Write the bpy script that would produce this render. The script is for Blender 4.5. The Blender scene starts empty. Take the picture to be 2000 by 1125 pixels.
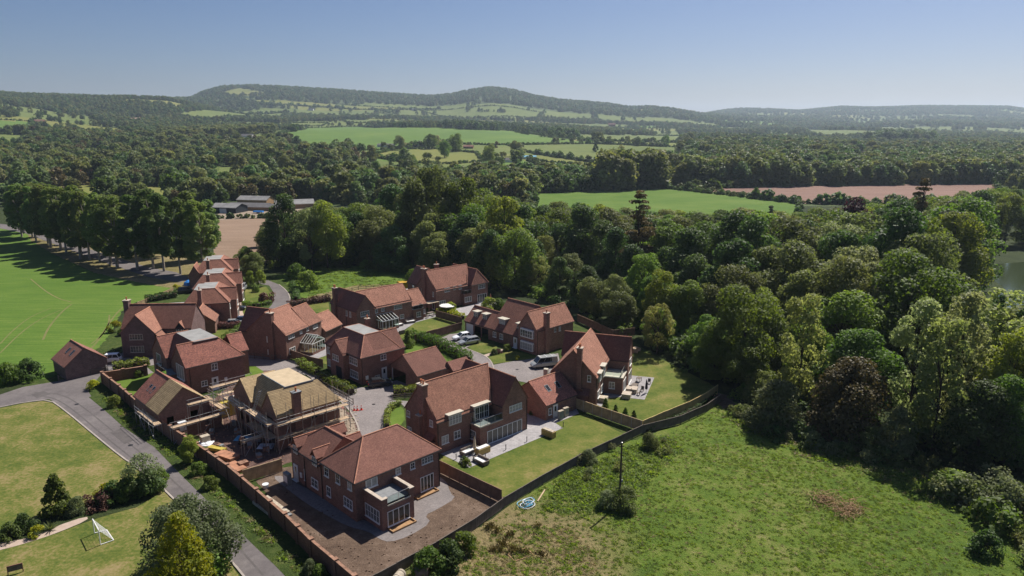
import bpy, math, random
import numpy as np
random.seed(11); rng = np.random.default_rng(11)
S = bpy.context.scene
COL = S.collection

# ------------------------------------------------------------------ camera
FPX, CX, CY, CAMH = 1400.0, 1000.0, 562.5, 45.0      # measured on the 2000 px wide photograph
PITCH = math.radians(12.97)
cp, sp = math.cos(PITCH), math.sin(PITCH)
cam = bpy.data.cameras.new('camera')
cam.lens = 25.2; cam.sensor_width = 36.0; cam.clip_start = 0.5; cam.clip_end = 40000
camo = bpy.data.objects.new('camera', cam); COL.objects.link(camo)
camo.location = (0, 0, CAMH); camo.rotation_euler = (math.radians(90) - PITCH, 0, 0)
S.camera = camo

# ------------------------------------------------------------------ light
SUN_AZ, SUN_EL = 38.0, 51.0
w = bpy.data.worlds.new('World'); S.world = w; w.use_nodes = True
nt = w.node_tree; nt.nodes.clear()
sky = nt.nodes.new('ShaderNodeTexSky'); sky.sky_type = 'NISHITA'; sky.sun_disc = False
sky.sun_elevation = math.radians(SUN_EL); sky.sun_rotation = math.radians(SUN_AZ)
sky.altitude = 100; sky.air_density = .85; sky.dust_density = 1.2; sky.ozone_density = 4.5
bg = nt.nodes.new('ShaderNodeBackground'); bg.inputs['Strength'].default_value = 0.052
wo = nt.nodes.new('ShaderNodeOutputWorld')
hs = nt.nodes.new('ShaderNodeHueSaturation'); hs.inputs['Saturation'].default_value = 1.14
nt.links.new(sky.outputs[0], hs.inputs['Color']); tn = nt.nodes.new('ShaderNodeMix'); tn.data_type = 'RGBA'; tn.blend_type = 'MULTIPLY'; tn.inputs[0].default_value = 1.0; tn.inputs[7].default_value = (.985, .94, 1.03, 1)
nt.links.new(hs.outputs[0], tn.inputs[6]); nt.links.new(tn.outputs[2], bg.inputs[0]); nt.links.new(bg.outputs[0], wo.inputs[0])
sl = bpy.data.lights.new('sun', 'SUN'); sl.energy = 5.0; sl.angle = math.radians(0.53); sl.color = (1.0, 0.95, 0.87)
so = bpy.data.objects.new('sun', sl); COL.objects.link(so)
a_, e_ = math.radians(SUN_AZ), math.radians(SUN_EL)
from mathutils import Vector
sd = Vector((math.sin(a_)*math.cos(e_), math.cos(a_)*math.cos(e_), math.sin(e_)))
so.rotation_euler = sd.to_track_quat('Z', 'Y').to_euler()
so.location = (60, 80, 120)
S.view_settings.view_transform = 'Standard'; S.view_settings.look = 'None'
S.view_settings.exposure = 0.50; S.view_settings.gamma = 1.0; S.view_settings.use_curve_mapping = False
S.cycles.max_bounces = 6; S.cycles.diffuse_bounces = 2; S.cycles.glossy_bounces = 2; S.cycles.transmission_bounces = 4
S.cycles.transparent_max_bounces = 6; S.cycles.volume_bounces = 0; S.cycles.use_denoising = True
S.render.threads_mode = 'AUTO'

def at(px, py, h=0.0):
    """where the sight line through photo pixel (px,py) meets height h - used to survey the place"""
    x = (px-CX)/FPX; v = (py-CY)/FPX
    t = (h-CAMH)/(-sp-v*cp)
    return (x*t, (cp-v*sp)*t)
def proj(X, Y, Z):
    z = Y*cp-(Z-CAMH)*sp; u = Y*sp+(Z-CAMH)*cp
    return CX+FPX*X/z, CY-FPX*u/z

# ------------------------------------------------------------------ object helpers
def tag(o, label=None, cat=None, group=None, kind=None):
    if label: o['label'] = label
    if cat: o['category'] = cat
    if group: o['group'] = group
    if kind: o['kind'] = kind
    return o
def empty(name, loc=(0, 0, 0), rz=0.0, label=None, cat=None, group=None):
    o = bpy.data.objects.new(name, None); COL.objects.link(o); o.empty_display_size = 0.3
    o.location = loc; o.rotation_euler = (0, 0, rz)
    return tag(o, label, cat, group)
def link(name, me, parent=None, loc=(0, 0, 0), rz=0.0, sc=None):
    o = bpy.data.objects.new(name, me); COL.objects.link(o)
    o.location = loc; o.rotation_euler = (0, 0, rz)
    if sc is not None: o.scale = sc
    if parent: o.parent = parent
    return o
def copy_tree(o, parent=None):
    c = o.copy(); COL.objects.link(c); c.parent = parent
    for ch in list(o.children): copy_tree(ch, c)
    return c

class MB:
    """collects polygons (with metre-scaled UVs) into one mesh"""
    def __init__(s): s.v = []; s.f = []; s.uv = []
    def poly(s, pts, uv=None):
        b = len(s.v); pts = [tuple(map(float, p)) for p in pts]; s.v += pts; s.f.append(list(range(b, b+len(pts))))
        if uv is None:
            a, c = pts[0], pts[1]; nx = ny = nz = 0.0
            for i in range(len(pts)):
                p, q = pts[i], pts[(i+1) % len(pts)]
                nx += (p[1]-q[1])*(p[2]+q[2]); ny += (p[2]-q[2])*(p[0]+q[0]); nz += (p[0]-q[0])*(p[1]+q[1])
            l = math.sqrt(nx*nx+ny*ny+nz*nz) or 1; nx /= l; ny /= l; nz /= l
            if abs(nz) > 0.97: uv = [(p[0], p[1]) for p in pts]
            else:
                h = math.hypot(nx, ny); tx, ty = -ny/h, nx/h
                bx, by, bz = -ty*nz*-1*-1, nz*tx, nx*ty-ny*tx      # n x t
                bx = ny*0-nz*ty; by = nz*tx-nx*0; bz = nx*ty-ny*tx
                uv = [(p[0]*tx+p[1]*ty, p[0]*bx+p[1]*by+p[2]*bz) for p in pts]
        s.uv += uv
    def box(s, x0, x1, y0, y1, z0, z1, skip=''):
        P = lambda x, y, z: (x, y, z)
        if 'b' not in skip: s.poly([P(x0,y0,z0),P(x0,y1,z0),P(x1,y1,z0),P(x1,y0,z0)])
        if 't' not in skip: s.poly([P(x0,y0,z1),P(x1,y0,z1),P(x1,y1,z1),P(x0,y1,z1)])
        if 'S' not in skip: s.poly([P(x0,y0,z0),P(x1,y0,z0),P(x1,y0,z1),P(x0,y0,z1)])
        if 'E' not in skip: s.poly([P(x1,y0,z0),P(x1,y1,z0),P(x1,y1,z1),P(x1,y0,z1)])
        if 'N' not in skip: s.poly([P(x1,y1,z0),P(x0,y1,z0),P(x0,y1,z1),P(x1,y1,z1)])
        if 'W' not in skip: s.poly([P(x0,y1,z0),P(x0,y0,z0),P(x0,y0,z1),P(x0,y1,z1)])
    def bar(s, a, b, r=0.03, n=4, r2=None):
        a = Vector(a); b = Vector(b); d = (b-a)
        if d.length < 1e-6: return
        q = d.to_track_quat('Z', 'Y'); r2 = r if r2 is None else r2
        A = []; B = []
        for i in range(n):
            t = 2*math.pi*(i+.5)/n
            A.append(a+q@Vector((r*math.cos(t), r*math.sin(t), 0))); B.append(b+q@Vector((r2*math.cos(t), r2*math.sin(t), 0)))
        for i in range(n):
            j = (i+1) % n; s.poly([A[i], A[j], B[j], B[i]])
        s.poly(A[::-1]); s.poly(B)
    def path(s, pts, r, n=5):
        for i in range(len(pts)-1): s.bar(pts[i], pts[i+1], r, n)
    def lathe(s, prof, n=10, c=(0, 0, 0)):
        rings = [[(c[0]+r*math.cos(2*math.pi*i/n), c[1]+r*math.sin(2*math.pi*i/n), c[2]+z) for i in range(n)] for r, z in prof]
        for k in range(len(rings)-1):
            for i in range(n):
                j = (i+1) % n; s.poly([rings[k][i], rings[k][j], rings[k+1][j], rings[k+1][i]])
        s.poly(rings[0][::-1]); s.poly(rings[-1])
    def prism(s, outline, z0, z1):
        n = len(outline)
        ar = sum(outline[i][0]*outline[(i+1) % n][1]-outline[(i+1) % n][0]*outline[i][1] for i in range(n))
        if ar < 0: outline = outline[::-1]
        s.poly([(x, y, z1) for x, y in outline]); s.poly([(x, y, z0) for x, y in outline][::-1])
        for i in range(n):
            a, b = outline[i], outline[(i+1) % n]
            s.poly([(a[0], a[1], z0), (b[0], b[1], z0), (b[0], b[1], z1), (a[0], a[1], z1)])
    def mesh(s, name, mat, smooth=False):
        me = bpy.data.meshes.new(name); me.from_pydata(s.v, [], s.f)
        ul = me.uv_layers.new(name='UVMap'); ul.data.foreach_set('uv', [c for t in s.uv for c in t])
        if mat: me.materials.append(mat)
        if smooth: me.polygons.foreach_set('use_smooth', [True]*len(me.polygons))
        me.update(); return me
    def build(s, name, mat, parent=None, loc=(0, 0, 0), rz=0.0, smooth=False):
        return link(name, s.mesh(name, mat, smooth), parent, loc, rz)

# ------------------------------------------------------------------ materials
MATS = {}
def nmat(name):
    m = bpy.data.materials.new(name); m.use_nodes = True; m.node_tree.nodes.clear()
    MATS[name] = m; return m, m.node_tree
def N(t, typ, **kw):
    n = t.nodes.new(typ)
    for k, v in kw.items():
        if k in n.inputs: n.inputs[k].default_value = v
        else: setattr(n, k, v)
    return n
def pr(t, rough=0.8, spec=0.3, **kw):
    b = N(t, 'ShaderNodeBsdfPrincipled'); b.inputs['Roughness'].default_value = rough
    b.inputs['Specular IOR Level'].default_value = spec
    for k, v in kw.items(): b.inputs[k].default_value = v
    o = N(t, 'ShaderNodeOutputMaterial'); t.links.new(b.outputs[0], o.inputs[0]); return b
def c4(c): return (c[0], c[1], c[2], 1)
def flat(name, c, rough=0.6, spec=0.3, vary=0.0, scale=3.0, **kw):
    m, t = nmat(name); b = pr(t, rough, spec, **kw); b.inputs['Base Color'].default_value = c4(c)
    if vary:
        tc = N(t, 'ShaderNodeTexCoord'); nz = N(t, 'ShaderNodeTexNoise', Scale=scale, Detail=5.0)
        t.links.new(tc.outputs['Object'], nz.inputs['Vector'])
        r = N(t, 'ShaderNodeValToRGB'); r.color_ramp.elements[0].position = .3; r.color_ramp.elements[1].position = .7
        r.color_ramp.elements[0].color = c4([x*(1-vary) for x in c]); r.color_ramp.elements[1].color = c4([x*(1+vary) for x in c])
        t.links.new(nz.outputs[0], r.inputs[0]); t.links.new(r.outputs[0], b.inputs['Base Color'])
    return m
def ramp(t, fac, stops):
    r = N(t, 'ShaderNodeValToRGB'); e = r.color_ramp.elements
    while len(e) < len(stops): e.new(0.5)
    for i, (p, c) in enumerate(stops): e[i].position = p; e[i].color = c4(c)
    t.links.new(fac, r.inputs[0]); return r.outputs[0]
def mix(t, f, a, b, mode='MIX'):
    m = N(t, 'ShaderNodeMix', data_type='RGBA', blend_type=mode)
    for s, v in ((m.inputs[0], f), (m.inputs[6], a), (m.inputs[7], b)):
        if isinstance(v, (int, float)): s.default_value = v
        elif isinstance(v, tuple): s.default_value = c4(v)
        else: t.links.new(v, s)
    return m.outputs[2]
def noise(t, vec, scale, detail=4.0, rough=0.55):
    n = N(t, 'ShaderNodeTexNoise', Scale=scale, Detail=detail, Roughness=rough)
    if vec is not None: t.links.new(vec, n.inputs['Vector'])
    return n.outputs[0]
def geo(t): return N(t, 'ShaderNodeNewGeometry').outputs['Position']
def stretch(t, vec, s, rz=0.0):
    m = N(t, 'ShaderNodeMapping'); m.inputs['Scale'].default_value = s; m.inputs['Rotation'].default_value = (0, 0, rz)
    t.links.new(vec, m.inputs[0]); return m.outputs[0]
def bump(t, b, h, dist, strength=1.0):
    n = N(t, 'ShaderNodeBump', Distance=dist, Strength=strength); t.links.new(h, n.inputs['Height']); t.links.new(n.outputs[0], b.inputs['Normal'])

def tilemat(name, c1, c2, mortar, w, h, msize, patch=0.25, bumpd=0.0, big=0.35, rough=0.85):
    m, t = nmat(name); b = pr(t, rough, 0.25)
    uv = N(t, 'ShaderNodeUVMap', uv_map='UVMap').outputs[0]
    br = N(t, 'ShaderNodeTexBrick', Scale=1.0); br.offset = 0.5
    br.inputs['Color1'].default_value = c4(c1); br.inputs['Color2'].default_value = c4(c2); br.inputs['Mortar'].default_value = c4(mortar)
    br.inputs['Brick Width'].default_value = w; br.inputs['Row Height'].default_value = h; br.inputs['Mortar Size'].default_value = msize
    br.inputs['Mortar Smooth'].default_value = 0.2; br.inputs['Bias'].default_value = 0.0
    t.links.new(uv, br.inputs['Vector'])
    n1 = noise(t, uv, big, 6.0, 0.65); n2 = noise(t, uv, 2.2, 4.0, 0.7)
    f1 = ramp(t, n1, [(0.3, (1-patch,)*3), (0.7, (1+patch,)*3)])
    f2 = ramp(t, n2, [(0.3, (0.86,)*3), (0.7, (1.14,)*3)])
    ov_ = N(t, 'ShaderNodeMapRange'); ov_.inputs['To Min'].default_value = .84; ov_.inputs['To Max'].default_value = 1.14; t.links.new(N(t, 'ShaderNodeObjectInfo').outputs['Random'], ov_.inputs['Value'])
    c = mix(t, 1.0, br.outputs[0], f1, 'MULTIPLY'); c = mix(t, 1.0, c, f2, 'MULTIPLY'); c = mix(t, 1.0, c, ov_.outputs[0], 'MULTIPLY')
    t.links.new(c, b.inputs['Base Color'])
    if bumpd:
        iv = N(t, 'ShaderNodeMath', operation='SUBTRACT'); iv.inputs[0].default_value = 1.0; t.links.new(br.outputs['Fac'], iv.inputs[1])
        bump(t, b, iv.outputs[0], bumpd, 0.8)
    return m
tilemat('brick', (.265,.125,.090), (.165,.078,.062), (.30,.24,.19), .225, .075, .006, .20, 0, .6)
tilemat('brick_purple', (.185,.105,.095), (.125,.075,.075), (.25,.20,.18), .225, .075, .006, .25, 0, .9)
tilemat('brick_wall', (.215,.10,.068), (.15,.068,.05), (.25,.19,.15), .225, .075, .006, .30, 0, .4)
tilemat('tile', (.335,.156,.108), (.235,.105,.074), (.10,.04,.03), .165, .10, .008, .16, .02, .5)
tilemat('tile_orange', (.375,.185,.125), (.245,.112,.078), (.11,.045,.03), .165, .10, .008, .18, .02, .7)
tilemat('tile_red', (.380,.155,.110), (.180,.078,.064), (.11,.04,.03), .165, .10, .008, .20, .02, .8)
tilemat('tile_brown_and_shade', (.265,.125,.092), (.190,.085,.065), (.09,.04,.03), .165, .10, .008, .14, .02, .5)  # brown roofs; on some wings shade put into the tile colour
tilemat('batten', (.42,.305,.165), (.34,.245,.135), (.17,.115,.065), 3.0, .22, .025, .22, .03, .8)
tilemat('paver', (.235,.205,.195), (.175,.155,.150), (.12,.105,.10), .20, .10, .006, .15, 0, .25)
tilemat('patio', (.33,.31,.31), (.265,.25,.25), (.20,.18,.18), .60, .45, .012, .10, 0, .4)
flat('white', (.74,.73,.70), .45, .4)
flat('cream', (.46,.42,.34), .6, .3, .1, 4)
flat('coping', (.44,.37,.30), .8, .2, .15, 2)
flat('glass', (.018,.022,.026), .06, .6)
flat('curtain', (.30,.29,.27), .45, .5, .25, 3)
flat('blind', (.10,.095,.085), .35, .5, .2, 6)
flat('black', (.012,.012,.013), .5, .4)
flat('gutter', (.018,.016,.016), .5, .4)
flat('lead', (.20,.205,.21), .7, .3, .2, 2)
flat('flatroof', (.26,.255,.245), .85, .2, .16, .6)
flat('plywood', (.46,.36,.235), .8, .2, .12, 1.2)
flat('ridge', (.42,.20,.13), .85, .2, .3, 3)
flat('pot', (.45,.16,.08), .8, .2, .2, 4)
flat('oak', (.33,.19,.09), .7, .3, .25, 3)
flat('black_board_and_shade', (.030,.036,.042), .7, .2, .2, 3)  # black cladding; also the painted shade inside openings
flat('steel', (.36,.35,.34), .4, .5, .2, 3, Metallic=.6)
flat('board', (.44,.32,.21), .85, .2, .25, .8)
flat('rubble_brick', (.28,.16,.11), .9, .1, .5, 2)
def finish_glass():
    m, t = nmat('clear_glass'); b = N(t, 'ShaderNodeBsdfGlossy', Roughness=.03); b.inputs[0].default_value = (.8,.9,.88,1)
    tr = N(t, 'ShaderNodeBsdfTransparent'); tr.inputs[0].default_value = (.62,.72,.70,1)
    lw = N(t, 'ShaderNodeLayerWeight', Blend=.25); mx = N(t, 'ShaderNodeMixShader'); o = N(t, 'ShaderNodeOutputMaterial')
    t.links.new(lw.outputs['Fresnel'], mx.inputs[0]); t.links.new(tr.outputs[0], mx.inputs[1]); t.links.new(b.outputs[0], mx.inputs[2]); t.links.new(mx.outputs[0], o.inputs[0])
finish_glass()

def ground(name, stops, scales=(.05, .5, 3.0), weights=(.45, .35, .2), rough=.95, bumpd=0.0, streak=None):
    """layered noise through a colour ramp, in world metres"""
    m, t = nmat(name); b = pr(t, rough, .12); p = geo(t); tot = None
    for i, (s, wt) in enumerate(zip(scales, weights)):
        vec = p
        if streak and i == streak[0]: vec = stretch(t, p, streak[1], streak[2])
        n = noise(t, vec, s, 5.0, .6)
        mm = N(t, 'ShaderNodeMath', operation='MULTIPLY'); t.links.new(n, mm.inputs[0]); mm.inputs[1].default_value = wt
        if tot is None: tot = mm.outputs[0]
        else:
            ad = N(t, 'ShaderNodeMath', operation='ADD'); t.links.new(tot, ad.inputs[0]); t.links.new(mm.outputs[0], ad.inputs[1]); tot = ad.outputs[0]
    t.links.new(ramp(t, tot, stops), b.inputs['Base Color'])
    if bumpd: bump(t, b, noise(t, p, scales[-1]*2, 4.0, .7), bumpd)
    return m
ground('meadow', [(.36,(.055,.060,.022)),(.45,(.070,.105,.018)),(.53,(.090,.135,.022)),(.60,(.150,.155,.050)),(.68,(.22,.185,.10))], (.035,.35,2.2), (.40,.35,.25), bumpd=.25)
ground('dry_meadow', [(.36,(.10,.095,.035)),(.47,(.17,.145,.06)),(.56,(.235,.185,.095)),(.66,(.30,.235,.14))], (.06,.5,2.6), (.35,.35,.3), bumpd=.2)
ground('lawn', [(.38,(.050,.082,.012)),(.46,(.085,.112,.020)),(.54,(.130,.138,.032)),(.62,(.20,.170,.060))], (.09,.38,2.6), (.36,.36,.28), bumpd=.04)
ground('old_lawn', [(.38,(.055,.085,.016)),(.45,(.090,.112,.022)),(.50,(.130,.135,.034)),(.55,(.19,.160,.060)),(.63,(.26,.195,.10))], (.06,.30,2.4), (.34,.36,.30), bumpd=.05)
ground('fresh_lawn', [(.36,(.060,.105,.014)),(.60,(.110,.165,.026))], (.08,.5,3.0), (.4,.35,.25), bumpd=.03)
ground('track', [(.36,(.115,.135,.040)),(.64,(.19,.165,.070))])
ground('crop', [(.37,(.050,.105,.016)),(.50,(.085,.148,.022)),(.62,(.145,.190,.042))], (.022,.16,2.2), (.35,.40,.25), streak=(1, (.5, 6.0, 1), math.radians(35)))
ground('far_grass', [(.36,(.080,.110,.030)),(.50,(.115,.145,.038)),(.64,(.155,.175,.052))], (.006,.04,.3), (.4,.35,.25))
ground('far_bright', [(.36,(.070,.125,.026)),(.50,(.095,.160,.030)),(.64,(.135,.190,.042))], (.006,.03,.3), (.4,.35,.25))
ground('far_yellow', [(.36,(.11,.135,.034)),(.50,(.155,.165,.040)),(.64,(.20,.18,.058))], (.006,.04,.3), (.4,.35,.25))
ground('ploughed', [(.36,(.150,.090,.070)),(.50,(.200,.123,.096)),(.64,(.260,.165,.130))], (.01,.12,.6), (.3,.5,.2), streak=(1, (.25, 3.0, 1), math.radians(4)))
ground('stubble', [(.36,(.17,.115,.078)),(.50,(.225,.155,.108)),(.64,(.28,.20,.145))], (.02,.2,1.0), (.3,.45,.25), streak=(1, (.3, 3.0, 1), math.radians(8)))
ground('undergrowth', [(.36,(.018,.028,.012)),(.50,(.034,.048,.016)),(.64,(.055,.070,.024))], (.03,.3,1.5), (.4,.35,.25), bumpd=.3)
ground('far_scrub', [(.36,(.045,.065,.026)),(.50,(.070,.095,.034)),(.64,(.115,.135,.050))], (.004,.03,.15), (.35,.35,.3))
ground('soil', [(.36,(.080,.054,.040)),(.50,(.135,.092,.066)),(.64,(.235,.168,.125))], (.12,.9,5.0), (.33,.35,.32), bumpd=.14)
ground('wet_soil', [(.36,(.075,.050,.045)),(.50,(.14,.085,.070)),(.64,(.24,.15,.12))], (.09,.6,3.0), (.35,.4,.25), bumpd=.12)
ground('asphalt', [(.36,(.100,.088,.088)),(.50,(.140,.124,.122)),(.64,(.190,.17,.163))], (.14,1.1,9.0), (.40,.3,.30))
ground('gravel', [(.36,(.17,.135,.105)),(.50,(.26,.205,.155)),(.64,(.36,.29,.22))], (.2,1.5,8.0), (.3,.35,.35), bumpd=.05)
ground('verge', [(.36,(.030,.045,.014)),(.50,(.055,.085,.018)),(.60,(.10,.12,.035)),(.68,(.20,.16,.09))], (.15,.8,3.5), (.35,.35,.3), bumpd=.25)
ground('chipping', [(.36,(.33,.25,.20)),(.64,(.48,.38,.31))], (.3,1.5,8.0), (.3,.35,.35))
ground('kerb_stone', [(.36,(.26,.225,.20)),(.64,(.40,.35,.31))], (.3,1.5,8.0), (.3,.35,.35))
def water():
    m, t = nmat('water'); b = pr(t, .08, .5); b.inputs['Base Color'].default_value = (.045,.060,.030,1)
    bump(t, b, noise(t, stretch(t, geo(t), (.6, 1.6, 1)), 1.2, 3.0, .6), .05, .5)
water()

def leafmat(name, c, c2, trans=0.30, hue=0.022, rough=.6):
    m, t = nmat(name)
    oi = N(t, 'ShaderNodeObjectInfo').outputs['Random']
    tc = N(t, 'ShaderNodeTexCoord').outputs['Object']
    n = noise(t, tc, .9, 3.0, .7)
    col = ramp(t, n, [(.35, c), (.65, c2)])
    h = N(t, 'ShaderNodeHueSaturation'); t.links.new(col, h.inputs['Color'])
    mh = N(t, 'ShaderNodeMapRange'); mh.inputs['To Min'].default_value = .5-hue; mh.inputs['To Max'].default_value = .5+hue; t.links.new(oi, mh.inputs['Value']); t.links.new(mh.outputs[0], h.inputs['Hue'])
    wn = N(t, 'ShaderNodeTexWhiteNoise', noise_dimensions='1D'); t.links.new(oi, wn.inputs['W'])
    mv = N(t, 'ShaderNodeMapRange'); mv.inputs['To Min'].default_value = .72; mv.inputs['To Max'].default_value = 1.3; t.links.new(wn.outputs[0], mv.inputs['Value']); t.links.new(mv.outputs[0], h.inputs['Value'])
    d = N(t, 'ShaderNodeBsdfPrincipled'); d.inputs['Roughness'].default_value = rough; d.inputs['Specular IOR Level'].default_value = .25
    t.links.new(h.outputs[0], d.inputs['Base Color'])
    tr = N(t, 'ShaderNodeBsdfTranslucent'); br = N(t, 'ShaderNodeHueSaturation', Value=1.7, Saturation=1.15); t.links.new(h.outputs[0], br.inputs['Color']); t.links.new(br.outputs[0], tr.inputs[0])
    mx = N(t, 'ShaderNodeMixShader'); mx.inputs[0].default_value = trans
    t.links.new(d.outputs[0], mx.inputs[1]); t.links.new(tr.outputs[0], mx.inputs[2])
    o = N(t, 'ShaderNodeOutputMaterial'); t.links.new(mx.outputs[0], o.inputs[0]); return m
leafmat('leaf_mid', (.090,.142,.024), (.142,.195,.040), .44)
leafmat('leaf_light', (.135,.185,.030), (.195,.240,.050), .46)
leafmat('leaf_dark', (.052,.090,.022), (.085,.128,.032), .36)
leafmat('leaf_olive', (.115,.135,.040), (.165,.180,.058), .42)
leafmat('leaf_conifer', (.046,.056,.028), (.075,.080,.040), .15)
leafmat('leaf_brown', (.085,.068,.026), (.130,.102,.038), .25, .008)
leafmat('leaf_purple', (.050,.020,.028), (.085,.035,.045), .25)
leafmat('leaf_willow', (.125,.150,.060), (.190,.205,.095), .38)
leafmat('leaf_silver', (.170,.190,.070), (.245,.260,.115), .45)
leafmat('leaf_pale', (.185,.200,.055), (.260,.265,.095), .5)
leafmat('leaf_yellow', (.36,.34,.015), (.155,.205,.018), .38, .008)
leafmat('leaf_hedge', (.10,.15,.020), (.17,.20,.030), .25)
leafmat('leaf_poplar', (.100,.150,.034), (.160,.200,.056), .46)
leafmat('leaf_beech', (.085,.030,.028), (.13,.06,.045), .2)
leafmat('leaf_far', (.080,.118,.036), (.140,.172,.058), .35, .04)
leafmat('grass_blade', (.130,.190,.030), (.195,.230,.055), .5, .008)
leafmat('grass_weed', (.110,.170,.035), (.165,.205,.060), .4, .01)
leafmat('grass_dry', (.28,.23,.12), (.20,.18,.075), .4)
flat('bark', (.085,.065,.048), .9, .1, .35, 2)
flat('bark_pale', (.30,.26,.21), .9, .1, .35, 2)
flat('bark_dark', (.055,.042,.030), .9, .1, .3, 2)

# ------------------------------------------------------------------ terrain
# photo row of the bare ground, surveyed at rings of forward distance (rows) and photo columns
PXC = [-500, 0, 200, 400, 600, 800, 950, 1080, 1200, 1400, 1600, 1800, 2000, 2500]
def flatrow(D): return CY-FPX*((D*sp-CAMH*cp)/(D*cp+CAMH*sp))
fr = {D: flatrow(D) for D in (300, 400, 550, 750, 1000, 1400, 2000, 2800, 3600, 4400, 5200, 6500, 9000, 14000)}
TAB = {
 550: [0, 2, 0, 0, 0, 0, 0, 0, 0, 0, 0, 0, 0, 0],
 750: [0, -4, -3, -5, -8, -7, -5, -3, -2, 0, 0, 0, 0, 0],
 1000: [-20, -20, -12, -12, -14, -13, -11, -8, -8, -8, -6, -2, 0, 0],
 1400: [-45, -40, -27, -20, -30, -30, -28, -20, -16, -6, -4, 0, 0, 0],
 2000: [-72, -68, -46, -30, -25, -23, -20, -14, -10, -5, -3, -3, 0, 0],
 2800: [-78, -74, -66, -42, -35, -33, -28, -22, -14, -9, -8, -4, -4, -4],
 3600: [-70, -70, -62, -62, -55, -48, -40, -34, -24, -20, -14, -14, -12, -12],
 4400: [-50, -50, -50, -50, -50, -46, -44, -40, -36, -26, -20, -20, -18, -16],
 5200: [-30, -30, -30, -32, -34, -34, -34, -32, -30, -28, -28, -28, -26, -24],
 6500: [-14, -14, -14, -14, -16, -16, -16, -16, -18, -24, -28, -30, -30, -26],
 9000: [-5]*14, 14000: [0]*14, 300: [0]*14, 400: [0]*14}
RD = sorted(TAB); LR = np.log(np.array(RD, float))
NA, ND = 420, 260
aa = np.linspace(-1.6, 1.6, NA); dd = np.exp(np.linspace(math.log(300), math.log(14000), ND))
tabz = np.zeros((len(RD), len(PXC)))
for i, D in enumerate(RD):
    for j in range(len(PXC)):
        row = fr[D]+TAB[D][j]; v = (row-CY)/FPX
        tabz[i, j] = CAMH + D*(-sp-v*cp)/(cp-v*sp)
pa = (np.array(PXC)-1000)/1436.0
hz = np.zeros((ND, NA)); tmp = np.zeros((len(RD), NA))
for i in range(len(RD)): tmp[i] = np.interp(aa, pa, tabz[i])
for j in range(NA): hz[:, j] = np.interp(np.log(dd), LR, tmp[:, j])
def blur(a, k, ax):
    ker = np.exp(-np.linspace(-2, 2, 2*k+1)**2); ker /= ker.sum()
    return np.apply_along_axis(lambda r: np.convolve(np.pad(r, k, mode='edge'), ker, 'valid'), ax, a)
hz = blur(blur(hz, 5, 0), 6, 1)
# small rolling relief, growing with distance
g1, g2 = np.meshgrid(np.arange(NA), np.arange(ND))
XX = aa[g1]*dd[g2]; YY = dd[g2]
rel = (np.sin(XX/310+1.3)*np.cos(YY/270)+.6*np.sin(XX/130-YY/170+.7)+.5*np.cos(XX/90+YY/210))
hz = hz+rel*np.clip((YY-700)/1400, 0, 1)*5.0
# ridges: distance, front and back widths, skyline rows read along the photo columns
for D0, fw, bw, prof in ((2700., .30, .25, [(-500,170),(0,185),(60,189),(150,193),(250,193),(330,196),(420,215),(600,240)]),
        (4300., .38, .22, [(300,230),(365,203),(400,186),(440,175),(500,173),(560,176),(650,181),(720,186),(800,191),(840,193),(880,190),(920,182),(960,177),(1000,181),(1040,192),(1100,201),(1180,207),(1230,214),(1270,213),(1310,217),(1380,228),(1500,240)]),
        (6300., .30, .25, [(1250,240),(1350,228),(1420,217),(1445,215),(1500,216),(1560,219),(1640,211),(1700,213),(1800,210),(1960,211),(2000,216),(2300,222)])):
    rows = np.interp(aa, [(p[0]-1000)/1436. for p in prof], [p[1] for p in prof]); v_ = (rows-CY)/FPX; zr = CAMH+D0*(-sp-v_*cp)/(cp-v_*sp)
    t_ = np.log(dd/D0)[:, None]; bumpf = np.where(t_ < 0, np.exp(-(t_/fw)**2), np.exp(-(t_/bw)**2)); edge_ = ((rows > 60) & (aa > (prof[0][0]-1000)/1436.-.02) & (aa < (prof[-1][0]-1000)/1436.+.02))
    hz = np.where(edge_[None, :], np.maximum(hz, zr[None, :]*bumpf), hz)
hz = np.where(YY < 400, 0, hz*np.clip((YY-380)/60, 0, 1))
def hgt(X, Y):
    X = np.asarray(X, float); Y = np.asarray(Y, float)
    a = X/np.maximum(Y, 1.0); fa = np.clip((a-aa[0])/(aa[1]-aa[0]), 0, NA-1.001)
    fd = np.clip((np.log(np.maximum(Y, 1.0))-math.log(300))/(math.log(14000)-math.log(300))*(ND-1), 0, ND-1.001)
    i = fd.astype(int); j = fa.astype(int); u = fd-i; v = fa-j
    z = hz[i, j]*(1-u)*(1-v)+hz[i+1, j]*u*(1-v)+hz[i, j+1]*(1-u)*v+hz[i+1, j+1]*u*v
    sst = lambda v, a, b: (lambda q: q*q*(3-2*q))(np.clip((v-a)/(b-a), 0, 1))
    dip = -6.0*sst(Y, 196, 250)*(1-sst(Y, 335, 385))*sst(X/np.maximum(Y, 1), -.26, -.10)*(1-sst(X/np.maximum(Y, 1), .50, .58))
    return np.where(Y < 390, dip, z)
CELLS = {1: (150., 95.), 2: (280., 170.), 3: (520., 330.)}
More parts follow.
